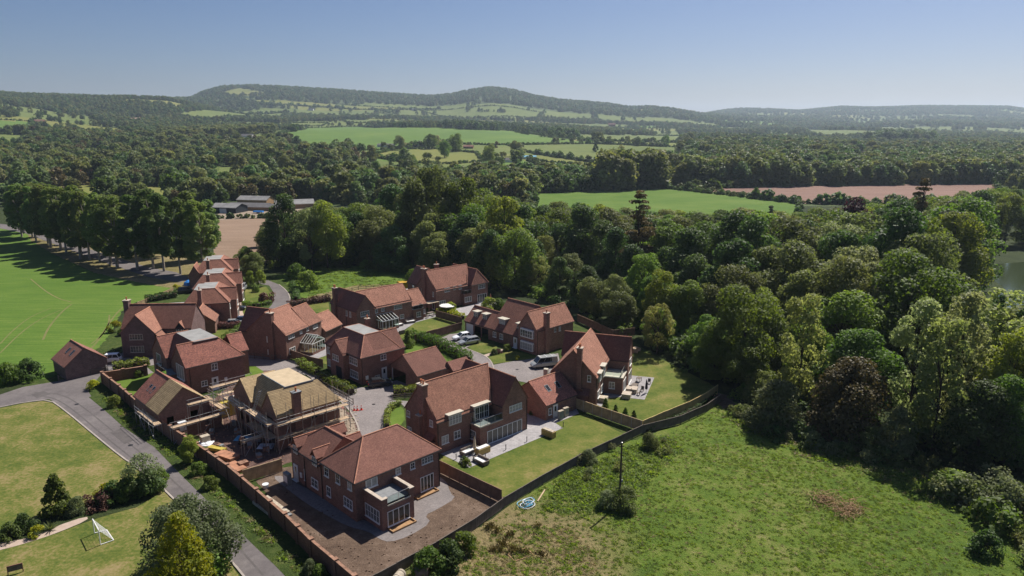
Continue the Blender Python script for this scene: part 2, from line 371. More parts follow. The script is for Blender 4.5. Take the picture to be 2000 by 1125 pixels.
def cells(X, Y):
    """patchwork of fields and woods: returns (type, distance to the cell border); type <0 wood"""
    X = np.asarray(X, float); Y = np.asarray(Y, float)
    lev = np.where(Y < 1250, 1, np.where(Y < 2800, 2, 3)); cw = np.where(lev == 1, 150., np.where(lev == 2, 280., 520.)); chh = np.where(lev == 1, 95., np.where(lev == 2, 170., 330.))
    xw = X+28*np.sin(Y/150+1)+18*np.sin(X/90+Y/210); yw = Y+22*np.sin(X/170)+.12*X; row = np.floor(yw/chh); xw = xw+row*cw*.37
    col = np.floor(xw/cw); fx = (xw/cw-col)*cw; fy = (yw/chh-row)*chh; bd = np.minimum(np.minimum(fx, cw-fx), np.minimum(fy, chh-fy))
    hsh = np.abs(np.sin(col*12.9898+row*78.233+lev*3.1)*43758.5453) % 1.0; px = 1000+1436*X/np.maximum(Y, 1)
    pf = np.where(Y < 1250, np.where(px < 700, .40, np.where(px < 1330, .50, np.where(Y > 780, .42, .14))), np.where(px < 560, .50, np.where(px > 1340, .74, .60))); pf = np.where((Y > 3250) & (Y < 5400), np.where(px < 1400, .07, .35), pf); pf = np.where(Y > 5600, .14, pf); pf = np.where(Y < 560, np.where(px < 640, .12, .6), pf)
    open_ = (px > 690) & (px < 1345) & (Y > 545) & (Y < 1420); pf = np.where(open_, 1.1, pf); bd = np.where(open_ & (hsh > .35), bd+6, bd)
    t = np.where(hsh > pf, -1, (hsh*977 % 1.0*6).astype(int)); return t, bd
def at_terrain(px, py):
    """march the sight line down to the terrain"""
    x = (px-CX)/FPX; v = (py-CY)/FPX; dz = -sp-v*cp; dy = cp-v*sp
    t = np.exp(np.linspace(math.log(60), math.log(14000), 1500))
    Z = CAMH+dz*t; gz = hgt(x*t, dy*t); k = np.nonzero(Z <= gz)[0]
    if not len(k): return None
    k = k[0]; return (x*t[k], dy*t[k], float(gz[k]))
def inpoly(px, py, poly):
    px = np.asarray(px); py = np.asarray(py); r = np.zeros(px.shape, bool); n = len(poly); j = n-1
    for i in range(n):
        xi, yi = poly[i]; xj, yj = poly[j]
        if yi != yj:
            c = ((yi > py) != (yj > py)) & (px < (xj-xi)*(py-yi)/(yj-yi)+xi); r ^= c
        j = i
    return r
FIELDS = [  # far fields as photo outlines: material, outline
 ('far_bright', 'bright green field on the hillside beyond the river', [(540,264),(600,250),(700,247),(860,248),(1000,256),(1085,270),(1078,282),(960,284),(880,281),(745,293),(700,294),(640,298),(590,288)]),
 ('far_yellow', 'yellow green meadow below the bungalows', [(715,305),(770,292),(850,291),(930,299),(945,316),(880,321),(800,318)]),
 ('far_grass', 'green pasture right of the field trees', [(990,284),(1150,281),(1322,288),(1318,319),(1180,321),(1045,301)]),
 ('far_yellow', 'narrow yellow strip of meadow', [(1035,314),(1172,326),(1290,338),(1290,348),(1170,338),(1045,322)]),
 ('far_grass', 'pale green strip behind the dark copse', [(1125,261),(1345,265),(1325,279),(1140,276)]),
 ('crop', 'bright green field behind the wood', [(1040,378),(1290,368),(1400,376),(1560,396),(1560,440),(1040,440)]),
 ('ploughed', 'pink ploughed field beyond the wood', [(1322,371),(1520,364),(1945,357),(1960,385),(1850,402),(1560,398),(1440,384)]),
 ('stubble', 'brown stubble field behind the poplars', [(425,428),(545,426),(540,540),(385,540),(430,470)]),
 ('far_bright', 'bright green field on the left hillside', [(-40,234),(65,238),(62,249),(0,257),(-60,257)]),
 ('far_grass', 'green field below the dark hedge on the left', [(-40,264),(46,263),(54,279),(0,286),(-60,286)]),
 ('far_grass', 'green field behind the left end of the poplars', [(-60,354),(48,357),(44,384),(-60,394)]),
 ('ploughed', 'small pink field among the woods', [(243,231),(297,225),(275,238),(256,240)]),
 ('far_grass', 'green strip above the poplar plantation', [(330,222),(400,214),(560,219),(545,230),(400,234)]),
 ('far_yellow', 'pale strip under the hill wood', [(425,192),(560,196),(700,207),(860,213),(700,215),(500,202)]),
 ('far_grass', 'green fields below the wooded ridge', [(820,216),(1062,220),(1050,231),(900,233)]),
 ('far_grass', 'long green strip left of the big field', [(400,272),(470,262),(555,252),(565,258),(500,272),(430,277)]),
 ('ploughed', 'thin pink strip beside the road', [(310,271),(400,267),(400,272),(330,279)]),
 ('far_grass', 'pale fields at the foot of the far hills', [(1560,252),(1740,257),(1735,266),(1590,265)]),
 ('far_grass', 'thin green strip on the far plain', [(1850,287),(2050,289),(2050,294),(1850,293)]),
 ('far_yellow', 'brown clearing on the hill top', [(425,182),(468,171),(535,184),(450,189)]),
 ('far_grass', 'small green paddock behind the caravans', [(705,352),(760,349),(765,360),(715,364)]),
 ('far_grass', 'small green field between the copses', [(1480,346),(1508,347),(1510,360),(1484,360)]),
 ('far_grass', 'pale green strip on the right plain', [(1700,300),(1990,303),(1990,307),(1700,304)]),
 ('far_grass', 'small green field in the far right plain', [(1400,247),(1470,249),(1465,254),(1405,253)]),
 ('far_grass', 'thin green strip under the right ridge', [(1640,240),(1800,243),(1795,247),(1640,245)]),
 ('far_yellow', 'pale field on the right hillside', [(1500,236),(1580,237),(1575,241),(1500,240)]),
 ('far_grass', 'green field in the gap of the left woods', [(150,300),(215,296),(222,303),(160,308)]),
 ('far_grass', 'green strip on the left slope', [(440,236),(560,240),(640,240),(630,246),(450,244)]),
 ('far_grass', 'green strip behind the plantation', [(660,232),(800,236),(800,242),(680,241)]),
 ('far_grass', 'green field right of the ridge farm', [(1090,240),(1230,243),(1225,250),(1100,248)]),
 ('far_grass', 'pale green patch on the far ridge', [(1825,222),(1905,225),(1900,230),(1830,228)]),
 ('far_grass', 'green field left of the road', [(640,322),(705,318),(700,332),(650,334)]),
]
def terrain():
    na = 700; A = np.linspace(-1.05, 1.05, na); D = [2.0]
    while D[-1] < 12500: D.append(D[-1]*(1.5 if D[-1] < 40 else 1.10 if D[-1] < 180 else 1.016))
    D = np.array(D); nd = len(D)
    ga, gd = np.meshgrid(A, D); X = ga*gd; Y = gd; Z = hgt(X, Y)
    co = np.stack([X, Y, Z], -1).reshape(-1, 3)
    i, j = np.meshgrid(np.arange(nd-1), np.arange(na-1), indexing='ij'); i = i.ravel(); j = j.ravel()
    q = np.stack([i*na+j, i*na+j+1, (i+1)*na+j+1, (i+1)*na+j], -1)
    c = co[q].mean(1); px, py = proj(c[:, 0], c[:, 1], c[:, 2])
    mi = np.full(len(q), -1)
    for k, (mn, lb, poly) in enumerate(FIELDS):
        far = c[:, 1] > 230
        mi[(mi < 0) & far & inpoly(px, py, poly)] = k
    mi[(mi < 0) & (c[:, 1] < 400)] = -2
    def sub(name, sel, mat, label):
        qq = q[sel]; 
        if not len(qq): return
        u, inv = np.unique(qq, return_inverse=True)
        me = bpy.data.meshes.new(name); me.vertices.add(len(u)); me.vertices.foreach_set('co', co[u].ravel())
        n = len(qq); me.loops.add(4*n); me.polygons.add(n)
        me.loops.foreach_set('vertex_index', inv.reshape(-1).astype(np.int32)); me.polygons.foreach_set('loop_start', np.arange(0, 4*n, 4, dtype=np.int32))
        me.update(calc_edges=True); me.validate(); me.materials.append(MATS[mat])
        me.polygons.foreach_set('use_smooth', [True]*n)
        return tag(link(name, me), label, kind='structure')
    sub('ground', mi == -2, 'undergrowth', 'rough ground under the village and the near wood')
    ho = sub('hills', mi == -1, 'far_scrub', 'rolling hills with woods and a patchwork of fields reaching the horizon')
    for mn in ('far_grass', 'far_bright', 'far_yellow', 'far_grass', 'far_grass', 'far_yellow'): ho.data.materials.append(MATS[mn])
    ct, bd = cells(c[mi == -1][:, 0], c[mi == -1][:, 1]); ho.data.polygons.foreach_set('material_index', np.where(ct < 0, 0, ct+1).astype(np.int32)); ho.data.update()
    for k, (mn, lb, poly) in enumerate(FIELDS): sub('field', mi == k, mn, lb)
terrain()
# skirt of ground beside and behind the camera
mb = MB(); mb.poly([(-600,-400,-.02),(600,-400,-.02),(600,2.2,-.02),(-600,2.2,-.02)])
tag(mb.build('ground_behind', MATS['meadow']), 'rough ground behind the viewpoint', kind='structure')

def haze():
    m, t = nmat('haze'); v = N(t, 'ShaderNodeVolumePrincipled'); v.inputs['Color'].default_value = (.70,.84,1,1)
    v.inputs['Density'].default_value = HAZE; v.inputs['Anisotropy'].default_value = .35
    o = N(t, 'ShaderNodeOutputMaterial'); t.links.new(v.outputs[0], o.inputs['Volume'])
    mb = MB(); mb.box(-13500, 13500, -500, 12600, -8, 330); tag(mb.build('haze', m), 'thin blue summer haze over the valley', kind='stuff')
HAZE = 8e-5
haze()

# ------------------------------------------------------------------ trees and plants
def quads(name, cen, nrm, size, mat, asp=1.0, fold=.25):
    """a mesh of small folded leaf sprays: centres, facing directions, sizes"""
    n = len(cen); r = rng.normal(size=(n, 3)); t = np.cross(nrm, r); t /= np.linalg.norm(t, axis=1)[:, None]+1e-9
    b = np.cross(nrm, t); s = size[:, None]*.5
    f = nrm*size[:, None]*fold*rng.uniform(-1, 1, (n, 1))
    P = np.stack([cen-t*s-b*s*asp*.6, cen+t*s*.7-b*s*asp, cen+t*s+b*s*asp*.7+f, cen-t*s*.6+b*s*asp-f], 1).reshape(-1, 3)
    me = bpy.data.meshes.new(name); me.vertices.add(4*n); me.vertices.foreach_set('co', P.ravel())
    me.loops.add(4*n); me.polygons.add(n); me.loops.foreach_set('vertex_index', np.arange(4*n, dtype=np.int32))
    me.polygons.foreach_set('loop_start', np.arange(0, 4*n, 4, dtype=np.int32)); me.update(calc_edges=True)
    me.materials.append(MATS[mat]); return me
def unit(v): return v/(np.linalg.norm(v, axis=-1, keepdims=True)+1e-9)
def crown(name, mat, H, base, R, n, lobes=45, leaf=.5, shape='round', lobe_r=(.22, .40), up=.45, seed=0, inner=.15, asp=1.0):
    """leaf sprays on many uneven clumps that fill a crown envelope; H total height, base = height of lowest leaves"""
    g = np.random.default_rng(seed+77); ch = H-base
    L = []
    k = 0
    while len(L) < lobes:
        t = g.uniform(0, 1); az = g.uniform(0, 2*math.pi)
        if shape == 'round': prof = math.sin(math.pi*min(1, (t*.86+.14)))**.55
        elif shape == 'poplar': prof = (math.sin(math.pi*(t*.80+.17)))**.5
        elif shape == 'cone': prof = (1-t)**.8*.95+.05
        elif shape == 'tiers': prof = ((1-t)**.6)*(0.65+.35*math.cos(t*22))
        elif shape == 'flat': prof = math.sqrt(max(0, 1-(t*1.0-.35)**2*1.4))
        elif shape == 'bush': prof = math.sqrt(max(.02, 1-t*t))
        else: prof = 1
        rr = R*prof*(g.uniform(.55, 1)**.5)*g.uniform(.78, 1.12)
        lr = R*g.uniform(*lobe_r)*(1.15-.5*t if shape in ('cone', 'tiers') else 1)
        L.append((rr*math.cos(az)*.86, rr*math.sin(az)*.86, base+t*ch*.94, lr))
    L = np.array(L); w = L[:, 3]**2; idx = g.choice(len(L), n, p=w/w.sum())
    d = unit(g.normal(size=(n, 3))+np.array([0, 0, up])); rad = np.where(g.random(n) < inner, g.uniform(.3, .9, n), g.uniform(.82, 1.12, n))
    flatz = np.array([1, 1, .88 if shape != 'tiers' else .28])
    C = L[idx, :3]+d*(L[idx, 3]*rad)[:, None]*flatz
    C[:, 2] = np.maximum(C[:, 2], base*.55+.15)
    nr = unit(d*.8+g.normal(size=(n, 3))*.55+np.array([0, 0, .35]))
    return quads(name, C, nr, leaf*g.uniform(.6, 1.35, n), mat, asp), L
def trunkmesh(name, mat, H, r, L, seed=0, limbs=7, lean=.03, split=.35):
    g = np.random.default_rng(seed); mb = MB(); pts = []
    for k in range(6):
        t = k/5; pts.append(Vector((g.normal()*lean*H*t*.5, g.normal()*lean*H*t*.5, -.3+t*(H*.86+.3))))
    for k in range(5): mb.bar(pts[k], pts[k+1], r*(1-.17*k), 6, r*(1-.17*(k+1)))
    sel = g.choice(len(L), min(limbs, len(L)), replace=False)
    for i in sel:
        e = Vector(L[i][:3]); t = max(split, min(.75, e.z/H-.18)); q = t*5; k = int(q); s = pts[k].lerp(pts[min(5, k+1)], q-k)
        m = s.lerp(e, .55); m.z += .06*H*g.uniform(-.2, 1); mb.bar(s, m, r*.38, 5, r*.22); mb.bar(m, e, r*.22, 4, r*.05)
    return mb.mesh(name, MATS[mat])
PROTO = {}
def proto(key, leafm, bark, H, base, R, n, tr=.35, limbs=8, **kw):
    me, L = crown('crown_'+key, leafm, H, base, R, n, **kw)
    PROTO[key] = (me, trunkmesh('trunk_'+key, bark, H, tr, L, kw.get('seed', 0), limbs), H)
sd_ = 0
for k in range(3):
    proto(f'oak{k}', ['leaf_mid', 'leaf_olive', 'leaf_mid'][k], 'bark', 20, 2.2, 7.6+.5*k, 15500, seed=k+1, lobes=42, leaf=.40, lobe_r=(.20, .40))
    proto(f'ash{k}', ['leaf_light', 'leaf_light', 'leaf_olive'][k], 'bark', 22, 2.0, 6.4, 14000, seed=k+11, lobes=50, leaf=.38, shape='poplar', lobe_r=(.20, .38))
for k in range(2):
    proto(f'dark{k}', 'leaf_dark', 'bark', 19, 1.0, 7.0, 14000, seed=k+21, lobes=44, leaf=.40)
    proto(f'poplar{k}', 'leaf_poplar', 'bark_pale', 24, 4.6, 4.4, 12000, seed=k+31, lobes=52, leaf=.42, shape='poplar', lobe_r=(.20, .36), tr=.42)
    proto(f'conifer{k}', 'leaf_conifer' if k == 0 else 'leaf_brown', 'bark_dark', 24, 3.5, 5.6, 8500, seed=k+41, lobes=60, leaf=.42, shape='tiers', lobe_r=(.18, .34), asp=.6)
    proto(f'birch{k}', 'leaf_pale' if k else 'leaf_silver', 'bark_dark', 17, 3.0, 3.9, 3600, seed=k+51, lobes=42, leaf=.34, shape='poplar', lobe_r=(.22, .36), tr=.22, limbs=16)
    proto(f'sparse{k}', 'leaf_silver' if k else 'leaf_pale', 'bark', 20, 4.0, 6.6, 6000, seed=k+61, lobes=44, leaf=.36, shape='round', lobe_r=(.16, .26), tr=.42, limbs=22)
    proto(f'bush{k}', ['leaf_mid', 'leaf_light'][k], 'bark', 3.2, .1, 2.3, 1900, seed=k+71, lobes=20, leaf=.26, shape='bush', lobe_r=(.25, .42), tr=.07, limbs=3)
    proto(f'willow{k}', ['leaf_willow', 'leaf_olive'][k], 'bark', 6.0, .2, 4.0, 5200, seed=k+81, lobes=34, leaf=.26, shape='bush', lobe_r=(.22, .36), tr=.16, limbs=8)
proto('cedar', 'leaf_conifer', 'bark_dark', 24, 4.0, 8.6, 9500, seed=91, lobes=46, leaf=.42, shape='tiers', lobe_r=(.22, .36), asp=.6, tr=.55)
proto('purple', 'leaf_purple', 'bark', 18, 2.0, 7.0, 8500, seed=92, lobes=44, leaf=.5)
proto('yew', 'leaf_brown', 'bark_dark', 9.5, .3, 5.4, 9000, seed=93, lobes=36, leaf=.30, shape='bush')
proto('golden', 'leaf_yellow', 'bark', 6.5, .2, 2.3, 7000, seed=94, lobes=70, leaf=.20, shape='cone', lobe_r=(.16, .30), asp=.35, tr=.10)
proto('youngtree', 'leaf_mid', 'bark', 4.6, .3, 1.65, 2600, seed=95, lobes=34, leaf=.24, shape='cone', lobe_r=(.30, .46), tr=.08)
proto('darkbush', 'leaf_dark', 'bark', 3.0, .1, 2.2, 1900, seed=96, lobes=18, leaf=.25, shape='bush', lobe_r=(.25, .42), tr=.06, limbs=3)
proto('yellowbush', 'leaf_yellow', 'bark', 1.6, .1, 1.2, 900, seed=97, lobes=14, leaf=.16, shape='bush', lobe_r=(.25, .42), tr=.05, limbs=3)
proto('redbush', 'leaf_beech', 'bark', 2.2, .1, 1.6, 1200, seed=98, lobes=16, leaf=.2, shape='bush', lobe_r=(.25, .42), tr=.05, limbs=3)
proto('feather', 'leaf_willow', 'bark', 5.2, 2.2, 3.0, 1900, seed=99, lobes=46, leaf=.17, shape='bush', lobe_r=(.14, .24), tr=.10, limbs=26)
proto('bigwillow', 'leaf_willow', 'bark', 7.0, .2, 5.0, 15000, seed=100, lobes=52, leaf=.20, shape='round', lobe_r=(.18, .32), tr=.2, limbs=8)
NTREE = 0
def tree(key, x, y, s=1.0, label=None, group=None, name='broadleaf_tree', cat='tree', z=None, rz=None, sz=None, trunk=True):
    global NTREE; NTREE += 1
    cm, tm, H = PROTO[key]; z = float(hgt(x, y)) if z is None else z
    e = empty(name, (x, y, z), random.uniform(0, 6.28) if rz is None else rz, label, cat, group)
    sz = s*random.uniform(.92, 1.08) if sz is None else sz
    e.scale = (s, s, sz)
    link('crown', cm, e)
    if trunk: link('trunk', tm, e)
    return e

# ---- geometry-node scatter for masses nobody could count
SRC = {}
def source(key, mat, H, base, R, n, **kw):
    me, L = crown('mass_'+key, mat, H, base, R, n, **kw)
    o = bpy.data.objects.new('mass_'+key, me); SRC[key] = o; return o     # not linked: only a source mesh
def scatter(name, keys, P, scale, label, realize=False, zs=None):
    """P (n,3) points, scale (n,), keys: one source each by modulo"""
    P = np.asarray(P, float); n = len(P); me = bpy.data.meshes.new(name); me.vertices.add(n); me.vertices.foreach_set('co', P.ravel())
    for an, dat in (('sc', scale), ('rot', rng.uniform(0, 6.28, n)), ('idx', rng.integers(0, len(keys), n))):
        a = me.attributes.new(an, 'INT' if an == 'idx' else 'FLOAT', 'POINT'); a.data.foreach_set('value', np.asarray(dat, np.int32 if an == 'idx' else np.float32))
    me.update(); o = link(name, me); tag(o, label, kind='stuff')
    ng = bpy.data.node_groups.new(name, 'GeometryNodeTree')
    ng.interface.new_socket('Geometry', in_out='INPUT', socket_type='NodeSocketGeometry'); ng.interface.new_socket('Geometry', in_out='OUTPUT', socket_type='NodeSocketGeometry')
    gi = ng.nodes.new('NodeGroupInput'); go = ng.nodes.new('NodeGroupOutput'); gg = ng.nodes.new('GeometryNodeGeometryToInstance')
    for k in keys:
        oi = ng.nodes.new('GeometryNodeObjectInfo'); oi.inputs['Object'].default_value = SRC[k]; oi.inputs['As Instance'].default_value = False
        one = ng.nodes.new('GeometryNodeGeometryToInstance'); ng.links.new(oi.outputs['Geometry'], one.inputs[0])
        # keep order: join in reverse
        gg.label = 'x'; SRCN.setdefault(name, []).append(one)
    jn = ng.nodes.new('GeometryNodeJoinGeometry')
    for one in SRCN[name][::-1]: ng.links.new(one.outputs[0], jn.inputs[0])
    ng.nodes.remove(gg)
    ip = ng.nodes.new('GeometryNodeInstanceOnPoints'); ip.inputs['Pick Instance'].default_value = True
    m2p = ng.nodes.new('GeometryNodeMeshToPoints')
    ng.links.new(gi.outputs[0], m2p.inputs[0]); ng.links.new(m2p.outputs[0], ip.inputs['Points']); ng.links.new(jn.outputs[0], ip.inputs['Instance'])
    def attr(nm, typ):
        a = ng.nodes.new('GeometryNodeInputNamedAttribute'); a.data_type = typ; a.inputs['Name'].default_value = nm; return a.outputs[0]
    ng.links.new(attr('idx', 'INT'), ip.inputs['Instance Index']); ng.links.new(attr('sc', 'FLOAT'), ip.inputs['Scale'])
    cb = ng.nodes.new('ShaderNodeCombineXYZ'); ng.links.new(attr('rot', 'FLOAT'), cb.inputs[2]); ng.links.new(cb.outputs[0], ip.inputs['Rotation'])
    ng.links.new(ip.outputs[0], go.inputs[0])
    md = o.modifiers.new('scatter', 'NODES'); md.node_group = ng
    return o
SRCN = {}
for k in range(4):
    source(f'far{k}', 'leaf_far', 13, .5, 6.2, 900, seed=k+201, lobes=22, leaf=1.15, shape='round', lobe_r=(.28, .44))
for k in range(2):
    source(f'fardark{k}', 'leaf_dark', 13, .5, 6.0, 700, seed=k+211, lobes=20, leaf=1.2, shape='round', lobe_r=(.28, .44))
    source(f'farlight{k}', 'leaf_olive', 14, .5, 5.6, 800, seed=k+215, lobes=22, leaf=1.15, shape='poplar', lobe_r=(.28, .44))
    source(f'hedge{k}', 'leaf_dark' if k else 'leaf_far', 3.0, 0, 2.2, 160, seed=k+221, lobes=8, leaf=.9, shape='bush', lobe_r=(.3, .5))
    source(f'scrub{k}', ['leaf_dark', 'leaf_mid'][k], 2.2, 0, 1.9, 420, seed=k+231, lobes=10, leaf=.32, shape='bush', lobe_r=(.3, .5))
source('farpale', 'leaf_silver', 12, .5, 5.6, 800, seed=261, lobes=22, leaf=1.0, shape='round', lobe_r=(.28, .44)); source('greyscrub0', 'leaf_willow', 2.4, 0, 1.9, 620, seed=251, lobes=14, leaf=.24, shape='bush', lobe_r=(.25, .45)); source('greyscrub1', 'leaf_olive', 2.0, 0, 1.7, 520, seed=252, lobes=12, leaf=.24, shape='bush', lobe_r=(.25, .45))
source('beechfar', 'leaf_brown', 11, .5, 5.0, 600, seed=241, lobes=18, leaf=1.1, shape='round', lobe_r=(.28, .44))
def tuft(key, mat, n, h, spread):
    g = rng; c = np.stack([g.normal(size=n)*spread, g.normal(size=n)*spread, g.uniform(.15, .6, n)*h], -1)
    d = unit(g.normal(size=(n, 3))*np.array([1, 1, .4])+np.array([0, 0, 1.0])); SRC[key] = bpy.data.objects.new('mass_'+key, quads('mass_'+key, c, d, h*g.uniform(.5, 1.2, n), mat, .30))
tuft('tuft', 'grass_blade', 26, .34, .26); tuft('tuftdry', 'grass_dry', 22, .30, .24); tuft('weed', 'grass_weed', 26, .36, .30); tuft('flatweed', 'grass_weed', 20, .26, .30)

def clip_fields(X, Y, Z, grow=0):
    px, py = proj(X, Y, Z); bad = np.zeros(len(X), bool)
    for mn, lb, poly in FIELDS: bad |= inpoly(px, py, poly)
    return ~bad
def far_woods():
    def sample(n, y0, y1, p=1.0):
        Y = np.sqrt(rng.uniform(y0*y0, y1*y1, n)); X = Y*rng.uniform(-.80, .80, n); return X, Y
    # open ground with few trees in the big pattern of woods and pasture
    def woody(X, Y, hw=5.0, hp=.75):
        t, bd = cells(X, Y); return (t < 0) | ((bd < hw) & (rng.random(len(X)) < hp)) | (rng.random(len(X)) < .012)
    X, Y = sample(17000, 400, 1250); px = 1000+1436*X/Y
    Z = hgt(X, Y); k = clip_fields(X, Y, Z+1)
    # nothing on the flood plain strip in front of the right hand fields
    left = px < 700
    k &= woody(X, Y)
    k &= ~((px > 420) & (px < 620) & (Y < 450))
    k &= ~((px > 1040) & (px < 1960) & (Y < 560) & (Y > 430) & (px > 1040)); k &= ~((px > 1300) & (px < 1960) & (Y < 570)); k |= (px > 500) & (px < 1040) & (Y < 520) & (rng.random(len(X)) < .9) & ~((px < 640) & (Y < 450)); k |= (px > 1040) & (px < 1960) & (Y < 425) & clip_fields(X, Y, Z+1)
    X, Y, Z = X[k], Y[k], Z[k]
    s = rng.uniform(.55, 1.0, len(X))*rng.choice([.8, 1, 1, 1.35], len(X))
    scatter('woodland', ['far0', 'far1', 'far2', 'far3', 'fardark0', 'fardark1', 'farlight0', 'farlight1', 'farlight1', 'far2', 'beechfar', 'farlight0', 'farpale'], np.stack([X, Y, Z-.5], -1), s, 'mixed woodland covering the valley and left hillside beyond the village')
    X, Y = sample(42000, 1250, 3000); Z = hgt(X, Y); px = 1000+1436*X/Y; k = clip_fields(X, Y, Z+2) & woody(X, Y, 9.0, .8)
    X, Y, Z = X[k], Y[k], Z[k]
    scatter('woodland', ['far0', 'far1', 'far2', 'fardark0', 'fardark1', 'farlight0'], np.stack([X, Y, Z-1], -1), rng.uniform(.6, 1.15, len(X)), 'hillside woods and hedgerow trees in the middle distance')
    X, Y = sample(60000, 3000, 6900); Z = hgt(X, Y); k = clip_fields(X, Y, Z+2) & woody(X, Y, 16.0, .8)
    X, Y, Z = X[k], Y[k], Z[k]
    scatter('woodland', ['far0', 'far1', 'far2', 'fardark0'], np.stack([X, Y, Z-2], -1), rng.uniform(1.0, 1.7, len(X)), 'dark woods on the far ridge below the sky')
    # hedges along the far field edges
    P = []; sc = []
    for mn, lb, poly in FIELDS:
        for i in range(len(poly)):
            a = at_terrain(*poly[i]); b = at_terrain(*poly[(i+1) % len(poly)])
            if a is None or b is None: continue
            d = math.dist(a[:2], b[:2]); near = min(a[1], b[1])
            if near < 300 or d > 1500: continue
            st = max(2.6, near/420); n = int(d/st); big = random.random() < .35
            for q in range(n):
                t = q/n; x = a[0]+(b[0]-a[0])*t+random.gauss(0, .8); y = a[1]+(b[1]-a[1])*t+random.gauss(0, .8)
                P.append((x, y, float(hgt(x, y))-.2)); sc.append(random.uniform(.5, 1.0)*(1+near/2200)*(random.choice((1, 1, 1.8)) if big else .8))
    scatter('hedgerow', ['hedge0', 'hedge1'], P, sc, 'hedgerows along the edges of the far fields')
far_woods()

# ---- the wood behind and beside the houses
def segdist(X, Y, pl):
    best = 1e9
    for a, b in zip(pl, pl[1:]):
        dx, dy = b[0]-a[0], b[1]-a[1]; t = min(1, max(0, ((X-a[0])*dx+(Y-a[1])*dy)/(dx*dx+dy*dy))); best = min(best, math.hypot(X-a[0]-t*dx, Y-a[1]-t*dy))
    return best
WOOD_EDGE = [(518,522),(600,528),(700,520),(790,535),(930,545),(960,565),(1060,583),(1130,615),(1240,665),(1330,720),(1440,778),(1500,820),(1640,865),(1760,880),(1900,930),(2080,985)]
def wood():
    random.seed(5)
    edge = [at(x, y) for x, y in WOOD_EDGE]
    ex = np.array([e[0] for e in edge]); ey = np.array([e[1] for e in edge])
    back_px = [(505,300),(620,262),(760,275),(900,285),(1000,290),(1150,292),(1300,292),(1450,300),(1600,310),(1750,325),(1900,345),(2100,365)]
    pts = []; tries = 0
    lake = [at(x, y) for x, y in LAKE]
    while tries < 14000 and len(pts) < 330:
        tries += 1
        Y = math.sqrt(random.uniform(90**2, 360**2)); px = random.uniform(515, 2120); X = (px-1000)/1400*Y*1.06
        ppx, ppy = proj(X, Y, 0)
        if ppx < 515 or ppx > 2110: continue
        ye = np.interp(ppx, [p[0] for p in WOOD_EDGE], [p[1] for p in WOOD_EDGE])
        if ppy > ye-4: continue
        yb = np.interp(ppx, [p[0] for p in back_px], [p[1] for p in back_px])
        if Y > yb: continue
        if inpoly(np.array([X]), np.array([Y]), [(a*1.0, b*1.0) for a, b in lake])[0]: continue
        edge_d = (ye-ppy)
        gap = 7.0 if edge_d < 30 else 9.0+max(0, Y-140)*.014
        if any((X-a)**2+(Y-b)**2 < gap*gap for a, b in pts): continue
        if any((X-a)**2+(Y-b)**2 < r*r for a, b, r in HERO_XY) or (1900 < ppx and 480 < ppy < 600): continue
        pts.append((X, Y))
    lab = {'oak': 'rounded mid green tree',
           'ash': 'upright bright green tree',
           'dark': 'heavy dark green tree',
           'sparse': 'thin crowned pale tree'}
    for X, Y in pts:
        ppx, ppy = proj(X, Y, 0); r = random.random()
        r = min(.999, max(0, r*.62+.38*(.5+.5*math.sin(X*.052+1.0)*math.cos(Y*.061+.5)))); fam = 'ash' if r < .30 else 'oak' if r < .62 else 'dark' if r < .86 else 'sparse'
        key = fam+str(random.randrange(3 if fam in ('oak', 'ash') else 2))
        # canopy line read off the photograph
        top = np.interp(ppx, [520,560,600,660,700,740,780,840,900,950,1000,1060,1150,1250,1350,1450,1550,1650,1750,1850,1950,2100], [440,415,405,398,395,370,345,325,330,365,385,386,393,403,410,402,404,398,385,375,362,350])
        # tallest a tree here may be without rising above that line
        v = (top-CY)/FPX; gz_ = float(hgt(X, Y)); hmax = CAMH+Y*(-sp-v*cp)/(cp-v*sp)-gz_
        if ppx > 1860 and Y < 235: hmax = min(hmax, CAMH+Y*(-sp-((604-CY)/FPX)*cp)/(cp-((604-CY)/FPX)*sp))
        de = segdist(X, Y, edge)
        hh = min(hmax*random.uniform(.82, .95), ((15 if ppx < 1030 else 8.5)+de*.36)*random.uniform(.85, 1.12), 27)
        if 1170 < ppx < 1440 and ye-ppy < 45: hh = min(hh, random.uniform(7, 12))
        hh = max(hh, 7)
        s = hh/PROTO[key][2]; zone = ['at its left end by the brown field', 'behind the farthest house', 'behind the long dormered house', 'behind the last right garden', 'above the rust brown evergreen', 'near the lake'][int(np.searchsorted([650, 960, 1250, 1480, 1800], ppx))]
        dep = 'front edge tree' if ye-ppy < 30 else 'back row tree' if Y > yb-55 else 'inner tree'
        tree(key, X, Y, max(.5, min(1.35, s*random.uniform(.92, 1.15))), lab[fam]+', '+dep+' '+zone, 'trees of the dense wood', name={'oak': 'oak_tree', 'ash': 'ash_tree', 'dark': 'broadleaf_tree', 'sparse': 'broadleaf_tree'}[fam], sz=s)
    # dark understorey along the edge
    P = []; sc = []
    for i in range(len(edge)-1):
        a, b = edge[i], edge[i+1]; n = int(math.dist(a, b)/1.3)
        for q in range(n):
            t = q/n; off = random.uniform(-1, 12); nx, ny = -(b[1]-a[1]), b[0]-a[0]; l = math.hypot(nx, ny); x = a[0]+(b[0]-a[0])*t+nx/l*off; y = a[1]+(b[1]-a[1])*t+ny/l*off
            P.append((x, y, -.1)); sc.append(random.uniform(.6, 1.5)*(1.2 if off > 3 else .8))
    scatter('undergrowth', ['scrub0', 'scrub1'], P, sc, 'dark tangled undergrowth along the edge of the wood')
LAKE = [(1893,520),(2150,500),(2200,700),(2090,760),(1925,700),(1915,640),(1935,590),(1960,560)]
